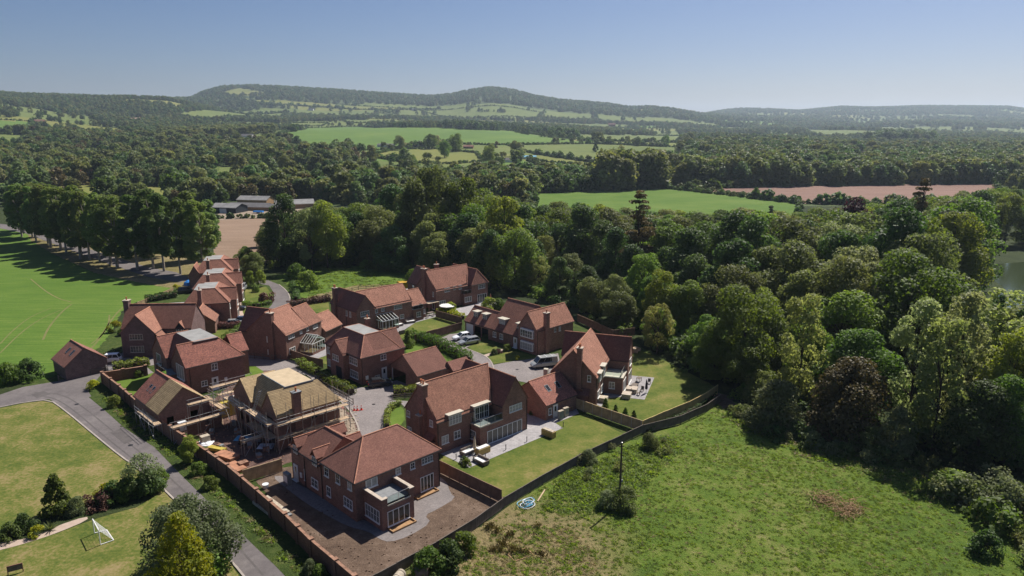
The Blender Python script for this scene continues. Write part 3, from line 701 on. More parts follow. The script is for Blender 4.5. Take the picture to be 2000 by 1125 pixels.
HERO = [  # key, base px, base py, height, width scale, name, label
 ('oak1', 835, 512, 35, 1.55, 'oak_tree', 'tallest broad domed tree of the wood, above the houses'),
 ('oak0', 905, 512, 32, 1.35, 'oak_tree', 'big dark green domed tree right beside the tallest one'),
 ('dark0', 560, 520, 22, 1.15, 'broadleaf_tree', 'very dark tree at the left end of the wood beside the brown field'),
 ('conifer1', 1243, 575, 29, 1.45, 'pine_tree', 'brown crowned pine rising in the middle of the wood'),
 ('cedar', 1838, 585, 27, 1.35, 'cedar_tree', 'wide dark tiered cedar at the lake corner'),
 ('conifer1', 1783, 548, 31, 1.3, 'pine_tree', 'tall brown pine just left of the tiered cedar'),
 ('purple', 1652, 560, 23, 1.15, 'beech_tree', 'dark purple copper beech standing in the wood'),
 ('yew', 1655, 850, 11.0, 1.25, 'yew_tree', 'round rust brown evergreen at the meadow edge'),
 ('willow0', 1512, 835, 6.8, 1.25, 'willow_bush', 'grey green willow bush left of the rust brown evergreen'),
 ('oak2', 1448, 742, 17, .95, 'oak_tree', 'lone edge tree with visible pale trunk behind the last garden'),
 ('ash0', 1290, 655, 14, .75, 'ash_tree', 'bright green edge tree right of the long garden fence'),
 ('birch1', 1555, 805, 20, 1.0, 'birch_tree', 'dark stemmed birch above the rust brown evergreen'),
 ('birch0', 1770, 850, 21, 1.15, 'birch_tree', 'leaning slim birch right of the rust brown evergreen'),
 ('birch1', 1820, 880, 20, 1.1, 'birch_tree', 'slim dark stemmed birch in the middle of the thin group'),
 ('birch0', 1855, 850, 22, 1.15, 'birch_tree', 'tallest pale leaved birch of the thin group'),
 ('sparse0', 1925, 800, 20.5, 1.45, 'poplar_tree', 'tall pale yellow green poplar holding dark mistletoe balls'),
 ('sparse1', 1990, 790, 17, 1.25, 'poplar_tree', 'pale thin poplar against the lake at the picture edge'),
 ('sparse0', 2035, 850, 16.5, 1.3, 'poplar_tree', 'thin poplar cut by the right picture edge'),
 ('dark1', 1905, 900, 11, .75, 'broadleaf_tree', 'dark green tree under the poplar with mistletoe'),
 ('willow1', 1480, 790, 5.5, .8, 'willow_bush', 'low grey bush at the very tip of the meadow'),
 ('willow0', 1745, 885, 6.0, .9, 'willow_bush', 'grey willow bush beneath the birches at the meadow edge'),
 ('willow1', 1690, 880, 3.6, .7, 'willow_bush', 'low willow bush right of the rust brown evergreen'),
 ('ash2', 1640, 720, 21, 1.15, 'ash_tree', 'big olive crowned tree behind the rust brown evergreen'),
 ('oak1', 1745, 640, 20, 1.3, 'oak_tree', 'wide yellow green domed tree in front of the cedar'),
 ('ash1', 985, 545, 25, 1.25, 'ash_tree', 'bright green tall crown at the wood front right of the farthest house'),
 ('ash0', 640, 525, 21, 1.1, 'ash_tree', 'pale green upright tree at the left part of the wood'),
 ('sparse1', 610, 528, 20, 1.0, 'ash_tree', 'grey green thin tree near the left end of the wood'),
 ('conifer0', 1500, 480, 22, .9, 'pine_tree', 'dark pointed conifer on the skyline of the wood'),
]
HERO_XY = [(*at(x, y), 4.6*w) for k, x, y, h, w, n, l in HERO]
for k, x, y, h, wd, n, l in HERO:
    X, Y = at(x, y); s = h/PROTO[k][2]; tree(k, X, Y, wd*.85, l, None, name=n, sz=s)
wood()
random.seed(31)
# mistletoe in the pale poplar
X0, Y0 = at(1925, 800)
for dx, dy, z in ((-.8,-2.5,13.5),(2.6,-1.5,15.5),(-1.9,-2.0,17.5),(1.2,-2.6,10.5)):
    me, L = crown('mistletoe', 'leaf_dark', 1.9, 0, 1.0, 420, lobes=9, leaf=.22, shape='round', seed=int(z*10))
    o = link('mistletoe_ball', me, None, (X0+dx, Y0+dy, z)); tag(o, 'dark mistletoe ball hanging in the pale poplar by the lake', 'mistletoe', 'mistletoe balls in the poplar')

# ---- avenue of poplars beside the green field
rowA = [(455,528),(430,534),(402,535),(355,536),(325,530),(308,524),(272,527),(228,523),(218,518),(190,512),(178,508),(160,505),(150,500),(128,494),(114,489),(94,482),(92,476),(72,474),(60,466),(46,462)]
rowB = [(412,505),(378,508),(330,500),(292,500),(238,498),(206,496),(172,490),(150,484),(120,478),(98,470),(70,462),(50,455),(36,450)]
ORD = 'first second third fourth fifth sixth seventh eighth ninth tenth eleventh twelfth thirteenth fourteenth fifteenth sixteenth seventeenth eighteenth'.split()
nA_ = len(rowA)-2
for i, (x, y) in enumerate(rowA[2:]+rowB):
    X, Y = at(x, y); v = (np.interp(x, [30,100,200,280,400,450], [362,352,376,370,374,392])-CY)/FPX; hh = CAMH+Y*(-sp-v*cp)/(cp-v*sp)
    hh *= random.uniform(.93, 1.03)
    tree(f'poplar{(i*7//3) % 2}', X+random.uniform(-1,1), Y+random.uniform(-1,1), random.uniform(.82, 1.2), ('tall poplar in the row along the green field, '+ORD[i] if i < nA_ else 'tall poplar in the row behind the lane, '+ORD[i-nA_])+' from the houses', 'poplars in the double row', name='poplar_tree', sz=hh/24)
# ---- single trees out in the fields
FT = [('oak0',868,308,1.0),('oak2',890,296,1.05),('oak1',781,293,.8),('oak0',842,291,.9),('oak2',956,318,.95),('oak1',1008,306,.85),('dark0',728,303,.45),('oak0',806,322,.45),('oak1',1162,276,.55),
      ('sparse0',1213,302,.55),('oak2',1300,283,.5),('dark1',1163,297,.35),('oak1',556,338,.9),('dark0',520,335,.9),('dark1',640,347,.85),('oak1',705,352,1.0),('oak0',735,345,.8)]
FL = {0: 'rounded dark oak standing lower right of the bungalow row', 1: 'round oak touching the dark oak below the bungalows', 2: 'round oak at the left end of the bungalow row', 3: 'round oak between the two white bungalows',
      4: 'single oak right of the yellow meadow', 5: 'small oak left of the green hedge line', 6: 'tiny round tree left of the bungalows', 7: 'small round bush tree alone in the yellow meadow', 8: 'small tree on the far green pasture edge',
      9: 'bare looking tree in the green pasture', 10: 'shrubby tree on the pasture right end', 11: 'tiny dark tree in the middle of the pasture', 12: 'oak left of the brick farmhouses', 13: 'dark tree in the valley left of the farmhouses', 14: 'dark tree right of the farmhouses', 15: 'broad grey green tree in the valley wood', 16: 'spreading tree beside the small paddock'}
for i, (k, x, y, s) in enumerate(FT):
    t_ = at_terrain(x, y)
    if t_: tree(k, t_[0], t_[1], s*t_[1]/1000*.95+.25, FL[i], None, name='field_tree', z=t_[2]-.3)
# plantation blocks that read as rows of crowns
def block(keys, poly, n, sc, label, name='copse'):
    P = []; xs = [p[0] for p in poly]; ys = [p[1] for p in poly]; k = 0
    while len(P) < n and k < n*40:
        k += 1; x = random.uniform(min(xs), max(xs)); y = random.uniform(min(ys), max(ys))
        if not inpoly(np.array([x]), np.array([y]), poly)[0]: continue
        t_ = at_terrain(x, y)
        if t_ is None: continue
        if t_: P.append((t_[0], t_[1], t_[2]-.5))
    scatter(name, keys, P, [random.uniform(*sc) for _ in P], label)
block(['farlight0','farlight1'], [(1178,362),(1290,360),(1290,368),(1178,374)], 55, (1.35, 1.9), 'tall pale poplar copse beside the green pasture')
block(['farlight0','farlight1','far1'], [(1320,358),(1470,356),(1560,360),(1560,364),(1320,366)], 70, (.9, 1.6), 'pale willows along the near edge of the ploughed field')
block(['far0','far1','farlight0'], [(1560,360),(1980,350),(1980,358),(1560,364)], 130, (.8, 1.3), 'belt of trees behind the ploughed field')
block(['far0','far1','far2','farlight0','fardark0'], [(1325,300),(1400,288),(1500,282),(1600,300),(1680,322),(1660,345),(1480,345),(1330,335)], 420, (.9, 1.5), 'rounded hill wood right of the pastures')
block(['fardark0','fardark1'], [(860,252),(1000,256),(1120,272),(1125,266),(1010,250),(900,246)], 230, (.9, 1.5), 'dark copse along the top of the green field')
block(['far0','fardark0','far1'], [(1640,350),(2020,340),(2020,300),(1700,312)], 600, (.8, 1.3), 'wood on the flat ground beyond the ploughed field')
block(['farlight0','farlight1'], [(310,276),(540,262),(540,254),(310,262)], 230, (.9, 1.3), 'poplar plantation of straight trunks on the slope')
block(['fardark0','fardark1','far1'], [(1690,282),(1830,282),(1800,272),(1720,272)], 160, (1.2, 2.2), 'dark conifer clump on the far plain')
block(['far0','far1','far2','farlight0','fardark1'], [(740,374),(1040,380),(1170,372),(1170,356),(940,350),(760,366)], 300, (.6, 1.15), 'riverside trees behind the near wood')
block(['far0','farlight0','farlight1','beechfar'], [(430,392),(700,392),(700,372),(560,372),(430,380)], 200, (.5, .95), 'silvery willows around the farm sheds')

# ------------------------------------------------------------------ houses
def Zm(ox, oy, s): return lambda x, y: (ox+x/s, oy+y/s)
ZA=Zm(540,820,4.69);ZB=Zm(680,820,3.69);ZC=Zm(780,700,5.115);ZD=Zm(1000,690,7.03);ZE=Zm(1070,630,6.617);ZF=Zm(890,570,8.0375)
ZG=Zm(800,500,9.376);ZH=Zm(630,540,9.09);ZI=Zm(460,580,8.036);ZJ=Zm(340,490,7.5);ZK=Zm(290,630,7.03);ZL=Zm(90,590,6.667);ZM=Zm(420,700,5.625);ZN=Zm(250,700,6.616);ZO=Zm(600,600,5.627)
CACHE = {}
def cached(key, fn):
    if key not in CACHE: CACHE[key] = fn()
    return CACHE[key]
class House:
    def __init__(s, name, px, h, az, label, cat='house', group=None, tile='tile', brick='brick', xy=None):
        x, y = at(px[0], px[1], h) if xy is None else xy
        a = math.radians(az); s.c = np.array([x, y]); s.u = np.array([math.sin(a), math.cos(a)]); s.v = np.array([-s.u[1], s.u[0]])
        s.o = empty(name, (x, y, 0), math.radians(90-az), label, cat, group); s.tile = tile; s.brick = brick
    def _up(s, E, d, px):
        x = (px[0]-CX)/FPX; v = (px[1]-CY)/FPX; r = np.array([x, cp-v*sp, -sp-v*cp])
        t, q = np.linalg.solve(np.array([[r[0], -d[0]], [r[1], -d[1]]]), E); return q, CAMH+t*r[2]
    def onS(s, px, y): return s._up(s.c+s.v*y, s.u, px)
    def onW(s, px, x): return s._up(s.c+s.u*x, s.v, px)
    def gl(s, px, h=0.0):
        p = np.array(at(px[0], px[1], h))-s.c; return float(p@s.u), float(p@s.v)
    def world(s, x, y): p = s.c+s.u*x+s.v*y; return float(p[0]), float(p[1])

    def wall_side(s, mb, a, b, z0, z1, holes, depth=.12):
        """vertical rectangle from a to b (outside on the right of a->b ... seen from outside a is left), with openings"""
        ax, ay = a; bx, by = b; L = math.hypot(bx-ax, by-ay)
        if L < .01: return
        ux, uy = (bx-ax)/L, (by-ay)/L; nx, ny = uy, -ux      # outward normal
        P = lambda t, z, d=0: (ax+ux*t-nx*d, ay+uy*t-ny*d, z)
        hs = sorted(holes); xs = sorted({0.0, L, *[h[0] for h in hs], *[h[1] for h in hs]}); zs = sorted({z0, z1, *[h[2] for h in hs], *[h[3] for h in hs]})
        for i in range(len(xs)-1):
            run = None
            for j in range(len(zs)-1):
                cx, cz = (xs[i]+xs[i+1])/2, (zs[j]+zs[j+1])/2
                if any(h[0] < cx < h[1] and h[2] < cz < h[3] for h in hs): continue
                mb.poly([P(xs[i], zs[j]), P(xs[i+1], zs[j]), P(xs[i+1], zs[j+1]), P(xs[i], zs[j+1])])
        for h in hs:
            x0, x1, a0, a1 = h; d = depth
            mb.poly([P(x0,a0),P(x0,a0,d),P(x0,a1,d),P(x0,a1)][::-1]); mb.poly([P(x1,a0),P(x1,a0,d),P(x1,a1,d),P(x1,a1)])
            mb.poly([P(x0,a1),P(x1,a1),P(x1,a1,d),P(x0,a1,d)]); mb.poly([P(x0,a0),P(x1,a0),P(x1,a0,d),P(x0,a0,d)][::-1])
    def block(s, x0, x1, y0, y1, he, top=None, tile=None, brick=None, crown=None, holes=None, gut=True, ov=.20, skip='', hip=True, z0=-.3, name='roof', capm='ridge'):
        brick = MATS[brick or s.brick]; tile = MATS[tile or s.tile]; holes = holes or {}
        if top:
            tx0, tx1, ty0, ty1, ht = top
            rr_ = [r for r in (abs(tx0-x0), abs(x1-tx1), abs(ty0-y0), abs(y1-ty1)) if r > .01]
            he = he+min(.3, ov*(ht-he)/max(.3, sum(rr_)/len(rr_)))
        mb = MB()
        sides = {'S': ((x0,y0),(x1,y0)), 'E': ((x1,y0),(x1,y1)), 'N': ((x1,y1),(x0,y1)), 'W': ((x0,y1),(x0,y0))}
        for k, (a, b) in sides.items():
            if k not in skip: s.wall_side(mb, a, b, z0, he, holes.get(k, []))
        if top:
            tx0, tx1, ty0, ty1, ht = top
            gab = {'W': abs(tx0-x0) < .01, 'E': abs(tx1-x1) < .01, 'S': abs(ty0-y0) < .01, 'N': abs(ty1-y1) < .01}
            g = .17
            if gab['W'] and 'W' not in skip: mb.poly([p for p in [(x0,y1,he),(x0,y0,he),(x0,ty0,ht-g),(x0,ty1,ht-g)]][: (4 if abs(ty1-ty0) > .01 else 3)])
            if gab['E'] and 'E' not in skip: mb.poly([(x1,y0,he),(x1,y1,he),(x1,ty1,ht-g),(x1,ty0,ht-g)][: (4 if abs(ty1-ty0) > .01 else 3)])
            if gab['S'] and 'S' not in skip: mb.poly([(x0,y0,he),(x1,y0,he),(tx1,y0,ht-g),(tx0,y0,ht-g)][: (4 if abs(tx1-tx0) > .01 else 3)])
            if gab['N'] and 'N' not in skip: mb.poly([(x1,y1,he),(x0,y1,he),(tx0,y1,ht-g),(tx1,y1,ht-g)][: (4 if abs(tx1-tx0) > .01 else 3)])
        w = mb.build('wall', brick, s.o)
        if not top: return w
        runs = [r for r, k in ((tx0-x0,'W'),(x1-tx1,'E'),(ty0-y0,'S'),(y1-ty1,'N')) if not gab[k]]
        k_ = (ht-he)/max(.3, np.mean(runs)); drop = min(.45, ov*k_); ve = .14
        bx0 = x0-(ve if gab['W'] else ov); bx1 = x1+(ve if gab['E'] else ov); by0 = y0-(ve if gab['S'] else ov); by1 = y1+(ve if gab['N'] else ov)
        cx0 = tx0-(ve if gab['W'] else 0); cx1 = tx1+(ve if gab['E'] else 0); cy0 = ty0-(ve if gab['S'] else 0); cy1 = ty1+(ve if gab['N'] else 0)
        zb = he-drop; th = .13
        B = [(bx0,by0,zb),(bx1,by0,zb),(bx1,by1,zb),(bx0,by1,zb)]; T = [(cx0,cy0,ht),(cx1,cy0,ht),(cx1,cy1,ht),(cx0,cy1,ht)]
        dn = lambda p: (p[0], p[1], p[2]-th)
        mb = MB()
        for i, k in enumerate('SENW'):
            j = (i+1) % 4
            if gab[k]: continue
            q = [B[i], B[j], T[j], T[i]]
            if math.dist(T[i], T[j]) < .02: q = q[:3]
            mb.poly(q); mb.poly([dn(p) for p in q][::-1])
            mb.poly([dn(B[i]), dn(B[j]), B[j], B[i]])
            for e0, e1, nb in ((B[i], T[i], 'SENW'[(i-1) % 4]), (T[j], B[j], 'SENW'[(i+1) % 4])):
                if gab[nb]: mb.poly([dn(e0), e0, e1, dn(e1)])
        rf = mb.build(name, tile, s.o)
        ridge = abs(tx1-tx0) < .02 or abs(ty1-ty0) < .02
        if not ridge:
            mb = MB(); mb.box(cx0, cx1, cy0, cy1, ht-.1, ht+.035); mb.build('flat_roof', MATS[crown or 'flatroof'], rf)
        if capm:
            mb = MB(); up = lambda p, d=.0: (p[0], p[1], p[2]+d)
            if ridge:
                a, b = (T[0], T[1]) if abs(tx1-tx0) > .02 else (T[0], T[3]); mb.bar(a, b, .10, 6)
            if hip:
                for i in range(4):
                    k0, k1 = 'SENW'[i], 'SENW'[(i-1) % 4]
                    if not gab[k0] and not gab[k1]: mb.bar(B[i], T[i], .085, 6)
            if not ridge:
                for i, k in enumerate('SENW'):
                    if not gab[k]: mb.bar(T[i], T[(i+1) % 4], .085, 6)
            if mb.v: mb.build('ridge_tiles', MATS[capm], rf)
        if gut:
            mb = MB()
            for i, k in enumerate('SENW'):
                if gab[k]: continue
                j = (i+1) % 4; n = {'S': (0,-1), 'E': (1,0), 'N': (0,1), 'W': (-1,0)}[k]
                f = lambda p: (p[0]+n[0]*.06, p[1]+n[1]*.06, p[2]-.09)
                mb.bar(f(B[i]), f(B[j]), .06, 5)
            if mb.v: mb.build('gutter', MATS['gutter'], s.o)
        return rf
    def downpipe(s, x, y, z):
        cached('', lambda: 0); mb = MB(); mb.bar((x, y, 0), (x, y, z), .055, 5); mb.build('downpipe', MATS['gutter'], s.o)
    def window(s, side, plane, t0, w, z, h, n=2, bars=1, parent=None, frame='white', glass='glass', sill=True, head=True):
        """t0 = left end as seen from outside, along the wall"""
        parent = parent or s.o
        loc, rz = {'S': ((t0, plane, z), 0), 'W': ((plane, t0, z), -math.pi/2), 'E': ((plane, t0, z), math.pi/2), 'N': ((t0, plane, z), math.pi)}[side]
        w = round(w*20)/20; h = round(h*20)/20
        if glass == 'glass' and random.random() < .22: glass = 'curtain'
        def fm():
            mb = MB(); f = .075 if h > .8 else .05; o = -.07
            mb.box(0, w, o, .03, h-f, h); mb.box(0, w, o, .03, 0, f); mb.box(0, f, o, .03, f, h-f); mb.box(w-f, w, o, .03, f, h-f)
            for i in range(1, n): x = w*i/n; mb.box(x-.045, x+.045, o+.004, .03, f, h-f)
            lw = w/n
            for i in range(n):
                for b in range(1, bars+1): zz = f+(h-2*f)*b/(bars+1); mb.box(lw*i+.05, lw*(i+1)-.05, o+.012, .02, zz-.016, zz+.016)
                if bars and lw > .38: mb.box(lw*(i+.5)-.014, lw*(i+.5)+.014, o+.016, .02, f, h-f)
            if sill: mb.box(-.05, w+.05, -.15, .02, -.07, -.003)
            return mb.mesh('window', MATS[frame])
        o = link('window' if frame != 'door' else 'door', cached(('win', w, h, n, bars, sill, frame), fm), parent, loc, rz)
        def pm():
            mb = MB(); mb.box(.05, w/n-.04, -.035, .0, .05, h-.05, skip='N'); return mb.mesh('pane', MATS[glass])
        pp = o if parent is s.o else parent
        for i in range(n):
            if pp is o: link('pane', cached(('pane', w, h, n, glass), pm), o, (w/n*i, 0, 0))
            else:
                dx = w/n*i; link('pane', cached(('pane', w, h, n, glass), pm), pp, (loc[0]+dx*math.cos(rz), loc[1]+dx*math.sin(rz), loc[2]), rz)
        return o
    def pw(s, side, plane, bl, tr, n=2, bars=1, **kw):
        """window measured on the photograph: bottom-left and top-right corner on the wall plane"""
        f = s.onS if side == 'S' else s.onW
        a, z0 = f(bl, plane); b, z1 = f(tr, plane); w = abs(b-a); h = abs(z1-z0)
        return s.window(side, plane, a, max(.45, w), min(z0, z1), max(.5, h), n, bars, **kw)
    def door(s, side, plane, bl=None, tr=None, t0=None, w=.95, h=2.1, mat='white', glazed=True, z=.05):
        if bl is not None: t0, _ = (s.onS if side == 'S' else s.onW)(bl, plane)
        loc, rz = {'S': ((t0, plane, z), 0), 'W': ((plane, t0, z), -math.pi/2), 'E': ((plane, t0, z), math.pi/2)}[side]
        mb = MB(); mb.box(-.07, 0, -.08, .02, 0, h+.07); mb.box(w, w+.07, -.08, .02, 0, h+.07); mb.box(0, w, -.08, .02, h, h+.07); mb.box(0, w, -.05, .02, 0, h)
        mb.box(.12, w-.12, -.062, -.045, .15, .85); mb.box(-.15, w+.15, -.4, .0, -.12, -.01)
        o = mb.build('door', MATS[mat], s.o, loc, rz)
        if glazed: m2 = MB(); m2.box(w*.28, w*.72, -.06, -.04, 1.05, 1.85); m2.build('pane', MATS['glass'], o)
        m3 = MB(); m3.bar((w-.1, -.10, 1.02), (w-.22, -.10, 1.02), .02, 5); m3.build('handle', MATS['steel'], o)
        return o
    def garage_door(s, side, plane, t0, w, h=2.1, mat='white', z=.02):
        loc, rz = {'S': ((t0, plane, z), 0), 'W': ((plane, t0, z), -math.pi/2)}[side]
        mb = MB(); mb.box(-.07, 0, -.07, .02, 0, h+.07); mb.box(w, w+.07, -.07, .02, 0, h+.07); mb.box(0, w, -.07, .02, h, h+.07)
        for i in range(5): mb.box(0, w, -.05+(i % 2)*.006, .01, h*i/5+.01, h*(i+1)/5-.01)
        return mb.build('garage_door', MATS[mat], s.o, loc, rz)
    def chimney(s, x0, x1, y0, y1, z0, z1, pots=1, brick=None, parent=None, cap='coping', shoulder=None):
        mb = MB(); mb.box(x0, x1, y0, y1, z0, z1-.35); mb.box(x0-.06, x1+.06, y0-.06, y1+.06, z1-.35, z1-.12)
        if shoulder: a0, a1, b0, b1, zz = shoulder; mb.box(a0, a1, b0, b1, z0, zz)
        c = mb.build('chimney', MATS[brick or s.brick], s.o)
        m = MB(); m.box(x0-.12, x1+.12, y0-.12, y1+.12, z1-.12, z1); m.build('chimney_cap', MATS[cap], c)
        for i in range(pots):
            m = MB(); cx = (x0+x1)/2+(0 if pots == 1 else (i-.5*(pots-1))*.5*(1 if x1-x0 > y1-y0 else 0)); cy = (y0+y1)/2+(0 if pots == 1 or x1-x0 > y1-y0 else (i-.5*(pots-1))*.5)
            m.lathe([(.17,0),(.13,.1),(.12,.5),(.17,.55),(.16,.62)], 8, (cx, cy, z1)); m.build('chimney_pot', MATS['pot'], c)
        return c
    def dormer(s, side, t, w, xf, z0, hw, hr, depth, kind='gable', n=2, tile=None, cheek=None):
        """dormer facing W or S; t centre along wall, xf = front plane, z0 foot, hw wall height, hr ridge height above foot"""
        rz = {'W': -math.pi/2, 'S': 0, 'E': math.pi/2, 'N': math.pi}[side]; loc = {'W': (xf, t, z0), 'S': (t, xf, z0), 'E': (xf, t, z0), 'N': (t, xf, z0)}[side]
        h = w/2; mb = MB()
        pts = [(-h,0,0),(h,0,0),(h,0,hw)]+([(0,0,hr-.1)] if kind == 'gable' else [])+[(-h,0,hw)]
        mb.poly(pts); mb.poly([(-h,depth,0),(-h,0,0),(-h,0,hw),(-h,depth,hw)]); mb.poly([(h,0,0),(h,depth,0),(h,depth,hw),(h,0,hw)])
        d = mb.build('dormer', MATS[cheek or s.tile], s.o, loc, rz); m = MB(); o = .16
        if kind == 'gable':
            for sgn in (-1, 1):
                q = [(sgn*(h+o), -.2, hw-.12), (0, -.2, hr), (0, depth+1.2, hr), (sgn*(h+o), depth+1.2, hw-.12)]
                if sgn > 0: q = q[::-1]
                q = q[::-1] if sgn < 0 else q[::-1]
                m.poly(q); m.poly([(a, b, c-.09) for a, b, c in q][::-1])
                m.poly([(sgn*(h+o), -.2, hw-.21), (0, -.2, hr-.09), (0, -.2, hr), (sgn*(h+o), -.2, hw-.12)])
            m.build('dormer_roof', MATS[tile or s.tile], d)
            m = MB(); m.bar((0, -.2, hr), (0, depth+1.2, hr), .08, 6); m.build('ridge_tiles', MATS['ridge'], d)
        else:
            m.box(-h-.2, h+.2, -.28, depth+.6, hw, hw+.17); m.build('dormer_roof', MATS['cream'], d)
        ww = round((w-.2)*20)/20; hh = round((hw-.25)*20)/20
        s.window('S', -.002, -ww/2, ww, .12, hh, n, 1, parent=d, sill=False)
        return d
    def balcony(s, pts, z, h=1.0, deck=None, glass=True):
        """glass balustrade along local points, deck polygon"""
        if deck:
            m = MB(); m.prism(deck, z-.12, z+.0); m.build('balcony_deck', MATS['lead'], s.o)
        for i in range(len(pts)-1):
            a, b = pts[i], pts[i+1]; L = math.dist(a, b); n = max(1, round(L/1.3)); fr = MB()
            fr.bar((*a, z+h), (*b, z+h), .03, 5)
            for k in range(n+1):
                q = (a[0]+(b[0]-a[0])*k/n, a[1]+(b[1]-a[1])*k/n); fr.bar((*q, z), (*q, z+h), .025, 4)
            r = fr.build('balustrade', MATS['steel'], s.o)
            for k in range(n):
                p = [a[j]+(b[j]-a[j])*(k+.04)/n for j in (0, 1)]; q = [a[j]+(b[j]-a[j])*(k+.96)/n for j in (0, 1)]
                g = MB(); g.poly([(*p, z+.08), (*q, z+.08), (*q, z+h-.06), (*p, z+h-.06)]); g.build('glass_panel', MATS['clear_glass'], r)
    def rooflight(s, p, ux, up_, w=.8, h=1.2):
        """p corner low-left, ux unit along eave, up_ unit up the slope (local)"""
        p = Vector(p); a = Vector(ux)*w; b = Vector(up_)*h; n = a.cross(b).normalized(); 
        if n.z < 0: n = -n
        m = MB()
        def bx(o, A, B, h0, h1):
            o = Vector(o); c = [o+n*h0, o+A+n*h0, o+A+B+n*h0, o+B+n*h0]; d = [o+n*h1, o+A+n*h1, o+A+B+n*h1, o+B+n*h1]
            m.poly(d); [m.poly([c[i], c[(i+1) % 4], d[(i+1) % 4], d[i]]) for i in range(4)]
        f = .09; ua = a.normalized(); ub = b.normalized()
        bx(p, a, ub*f, 0, .1); bx(p+b-ub*f, a, ub*f, 0, .1); bx(p+ub*f, ua*f, b-ub*2*f, 0, .1); bx(p+a-ua*f+ub*f, ua*f, b-ub*2*f, 0, .1)
        o = m.build('rooflight', MATS['lead'], s.o); m = MB(); bx(p+ua*f+ub*f, a-ua*2*f, b-ub*2*f, .02, .06); m.build('pane', MATS['glass'], o)
        m = MB(); bx(p-ub*.16, a, ub*.14, .02, .05); m.build('flashing', MATS['white'], o)

# ============ nearest house (hipped roof, terrace bay)
H = House('brick_house', (693,943), 5, 45.4, 'nearest brick house with hipped brown roof, terrace bay and bare soil garden', tile='tile_brown_and_shade')
H.block(0,12.3,0,7.5,5,(3.7,8.7,3.75,3.75,8.3))
H.block(0.02,6.6,7.5,15.1,4.5,(3.3,3.3,7.5,11.9,7.15))
H.dormer('W',13.6,1.25,-.12,3.85,1.35,2.3,2.0); H.dormer('W',8.85,1.25,-.12,3.85,1.45,2.35,2.0)
H.dormer('E',13.3,1.3,6.7,3.9,1.4,2.3,2.0); H.dormer('E',9.5,1.3,6.7,3.9,1.4,2.2,2.0)
# terrace bay: brick ground floor, coped parapets, glazed front
H.block(1.0,5.4,-3.8,0,3.05,None,skip='N')
m = MB(); m.box(1.0,1.3,-3.8,-.02,3.05,3.85); m.box(5.1,5.4,-3.8,-.02,3.05,3.85); m.box(1.3,1.75,-3.8,-3.5,3.05,3.85); m.box(4.85,5.1,-3.8,-3.5,3.05,3.85); pw_ = m.build('parapet', MATS['brick'], H.o)
m = MB(); m.box(.93,1.37,-3.87,-.02,3.852,3.95); m.box(5.03,5.47,-3.87,-.02,3.852,3.95); m.box(1.37,1.8,-3.87,-3.43,3.852,3.95); m.box(4.8,5.03,-3.87,-3.43,3.852,3.95); m.build('coping', MATS['coping'], pw_)
m = MB(); m.box(1.3,5.1,-3.5,-.02,2.98,3.09); m.build('terrace_deck', MATS['lead'], H.o)
H.balcony([(1.78,-3.72),(4.86,-3.72)],3.02,.98)
m = MB(); m.box(1.72,4.9,-3.9,-3.8,2.88,3.04); m.build('fascia', MATS['cream'], H.o)
for bl, tr, n, b in (((530,325),(608,250),4,1),((447,360),(478,300),1,1),((342,400),(376,338),1,1)): H.pw('S',0,ZB(*bl),ZB(*tr),n,b)
H.pw('S',0,ZB(522,522),ZB(612,380),4,0); H.pw('S',0,ZB(127,500),ZB(208,405),2,0)
H.pw('S',-3.8,ZB(286,772),ZB(440,594),4,0); H.pw('W',1.0,ZB(128,683),ZB(226,660),5,1)
for bl, tr, n in (((657,628),(690,568),1),((548,570),(580,507),1),((443,503),(478,448),1),((466,688),(496,622),1),((622,780),(697,745),3),((325,598),(380,560),2)): H.pw('W',0,ZA(*bl),ZA(*tr),n,1)
H.door('W',0.02,ZA(172,570)); H.window('W',.02,11.9,.25,.9,1.5,1,0)
H.downpipe(-.07,7.45,4.3); H.downpipe(-.07,11.6,4.3); H.downpipe(12.2,-.07,4.6)
H.chimney(9.4,10.2,5.6,6.2,6.6,6.62,0) if False else None
m = MB()
for x, y, z in ((6.6,1.45,6.28),(8.4,1.65,6.45)): m.box(x,x+.32,y,y+.25,z,z+.10)
m.build('roof_vent', MATS['white'], H.o)
for x0 in (1.6, 8.0):
    y0 = -3.8 if x0 < 3 else 0
    m = MB(); m.box(x0,x0+3.3,y0-1.1,y0-1.0,0,.24); m.box(x0,x0+.12,y0-1.0,y0-.05,0,.24); m.box(x0+3.18,x0+3.3,y0-1.0,y0-.05,0,.24); m.box(x0+.12,x0+3.18,y0-1.0,y0-.05,0,.06); m.build('step', MATS['oak'], H.o)
m = MB(); m.box(-.03,-.62,12.9,13.35,.7,1.4) if False else m.box(-.10,0.02,12.55,12.95,.9,1.55); m.build('meter_box', MATS['white'], H.o)
H1 = H
# ============ centre house with steep roof, glass balcony
H = House('brick_house', ZC(372,632), 5, 47, 'large steep roofed brick house with glass balcony and long patio in the centre', tile='tile_orange')
H.block(0,9.6,0,7.4,5,(0,12.6,3.7,3.7,9.6),skip='E')
H.block(10.3,15.2,-2.2,9.0,5,(12.75,12.75,-2.2,9.0,8.9),tile='tile_brown_and_shade')
H.block(6.0,10.3,-2.18,0,2.95,None,skip='NE'); m = MB(); m.box(5.92,10.3,-2.26,.0,2.95,3.08); m.build('coping', MATS['cream'], H.o); m = MB(); m.box(6.15,10.29,-2.03,-.01,3.08,3.10); m.build('terrace_deck', MATS['lead'], H.o)
H.balcony([(6.08,-.1),(6.08,-2.1),(10.25,-2.1)],3.08,.95)
H.pw('S',-2.2,ZC(878,858),ZC(1223,600),7,0,glass='blind'); H.pw('S',-2.2,ZC(1098,545),ZC(1222,436),4,1)
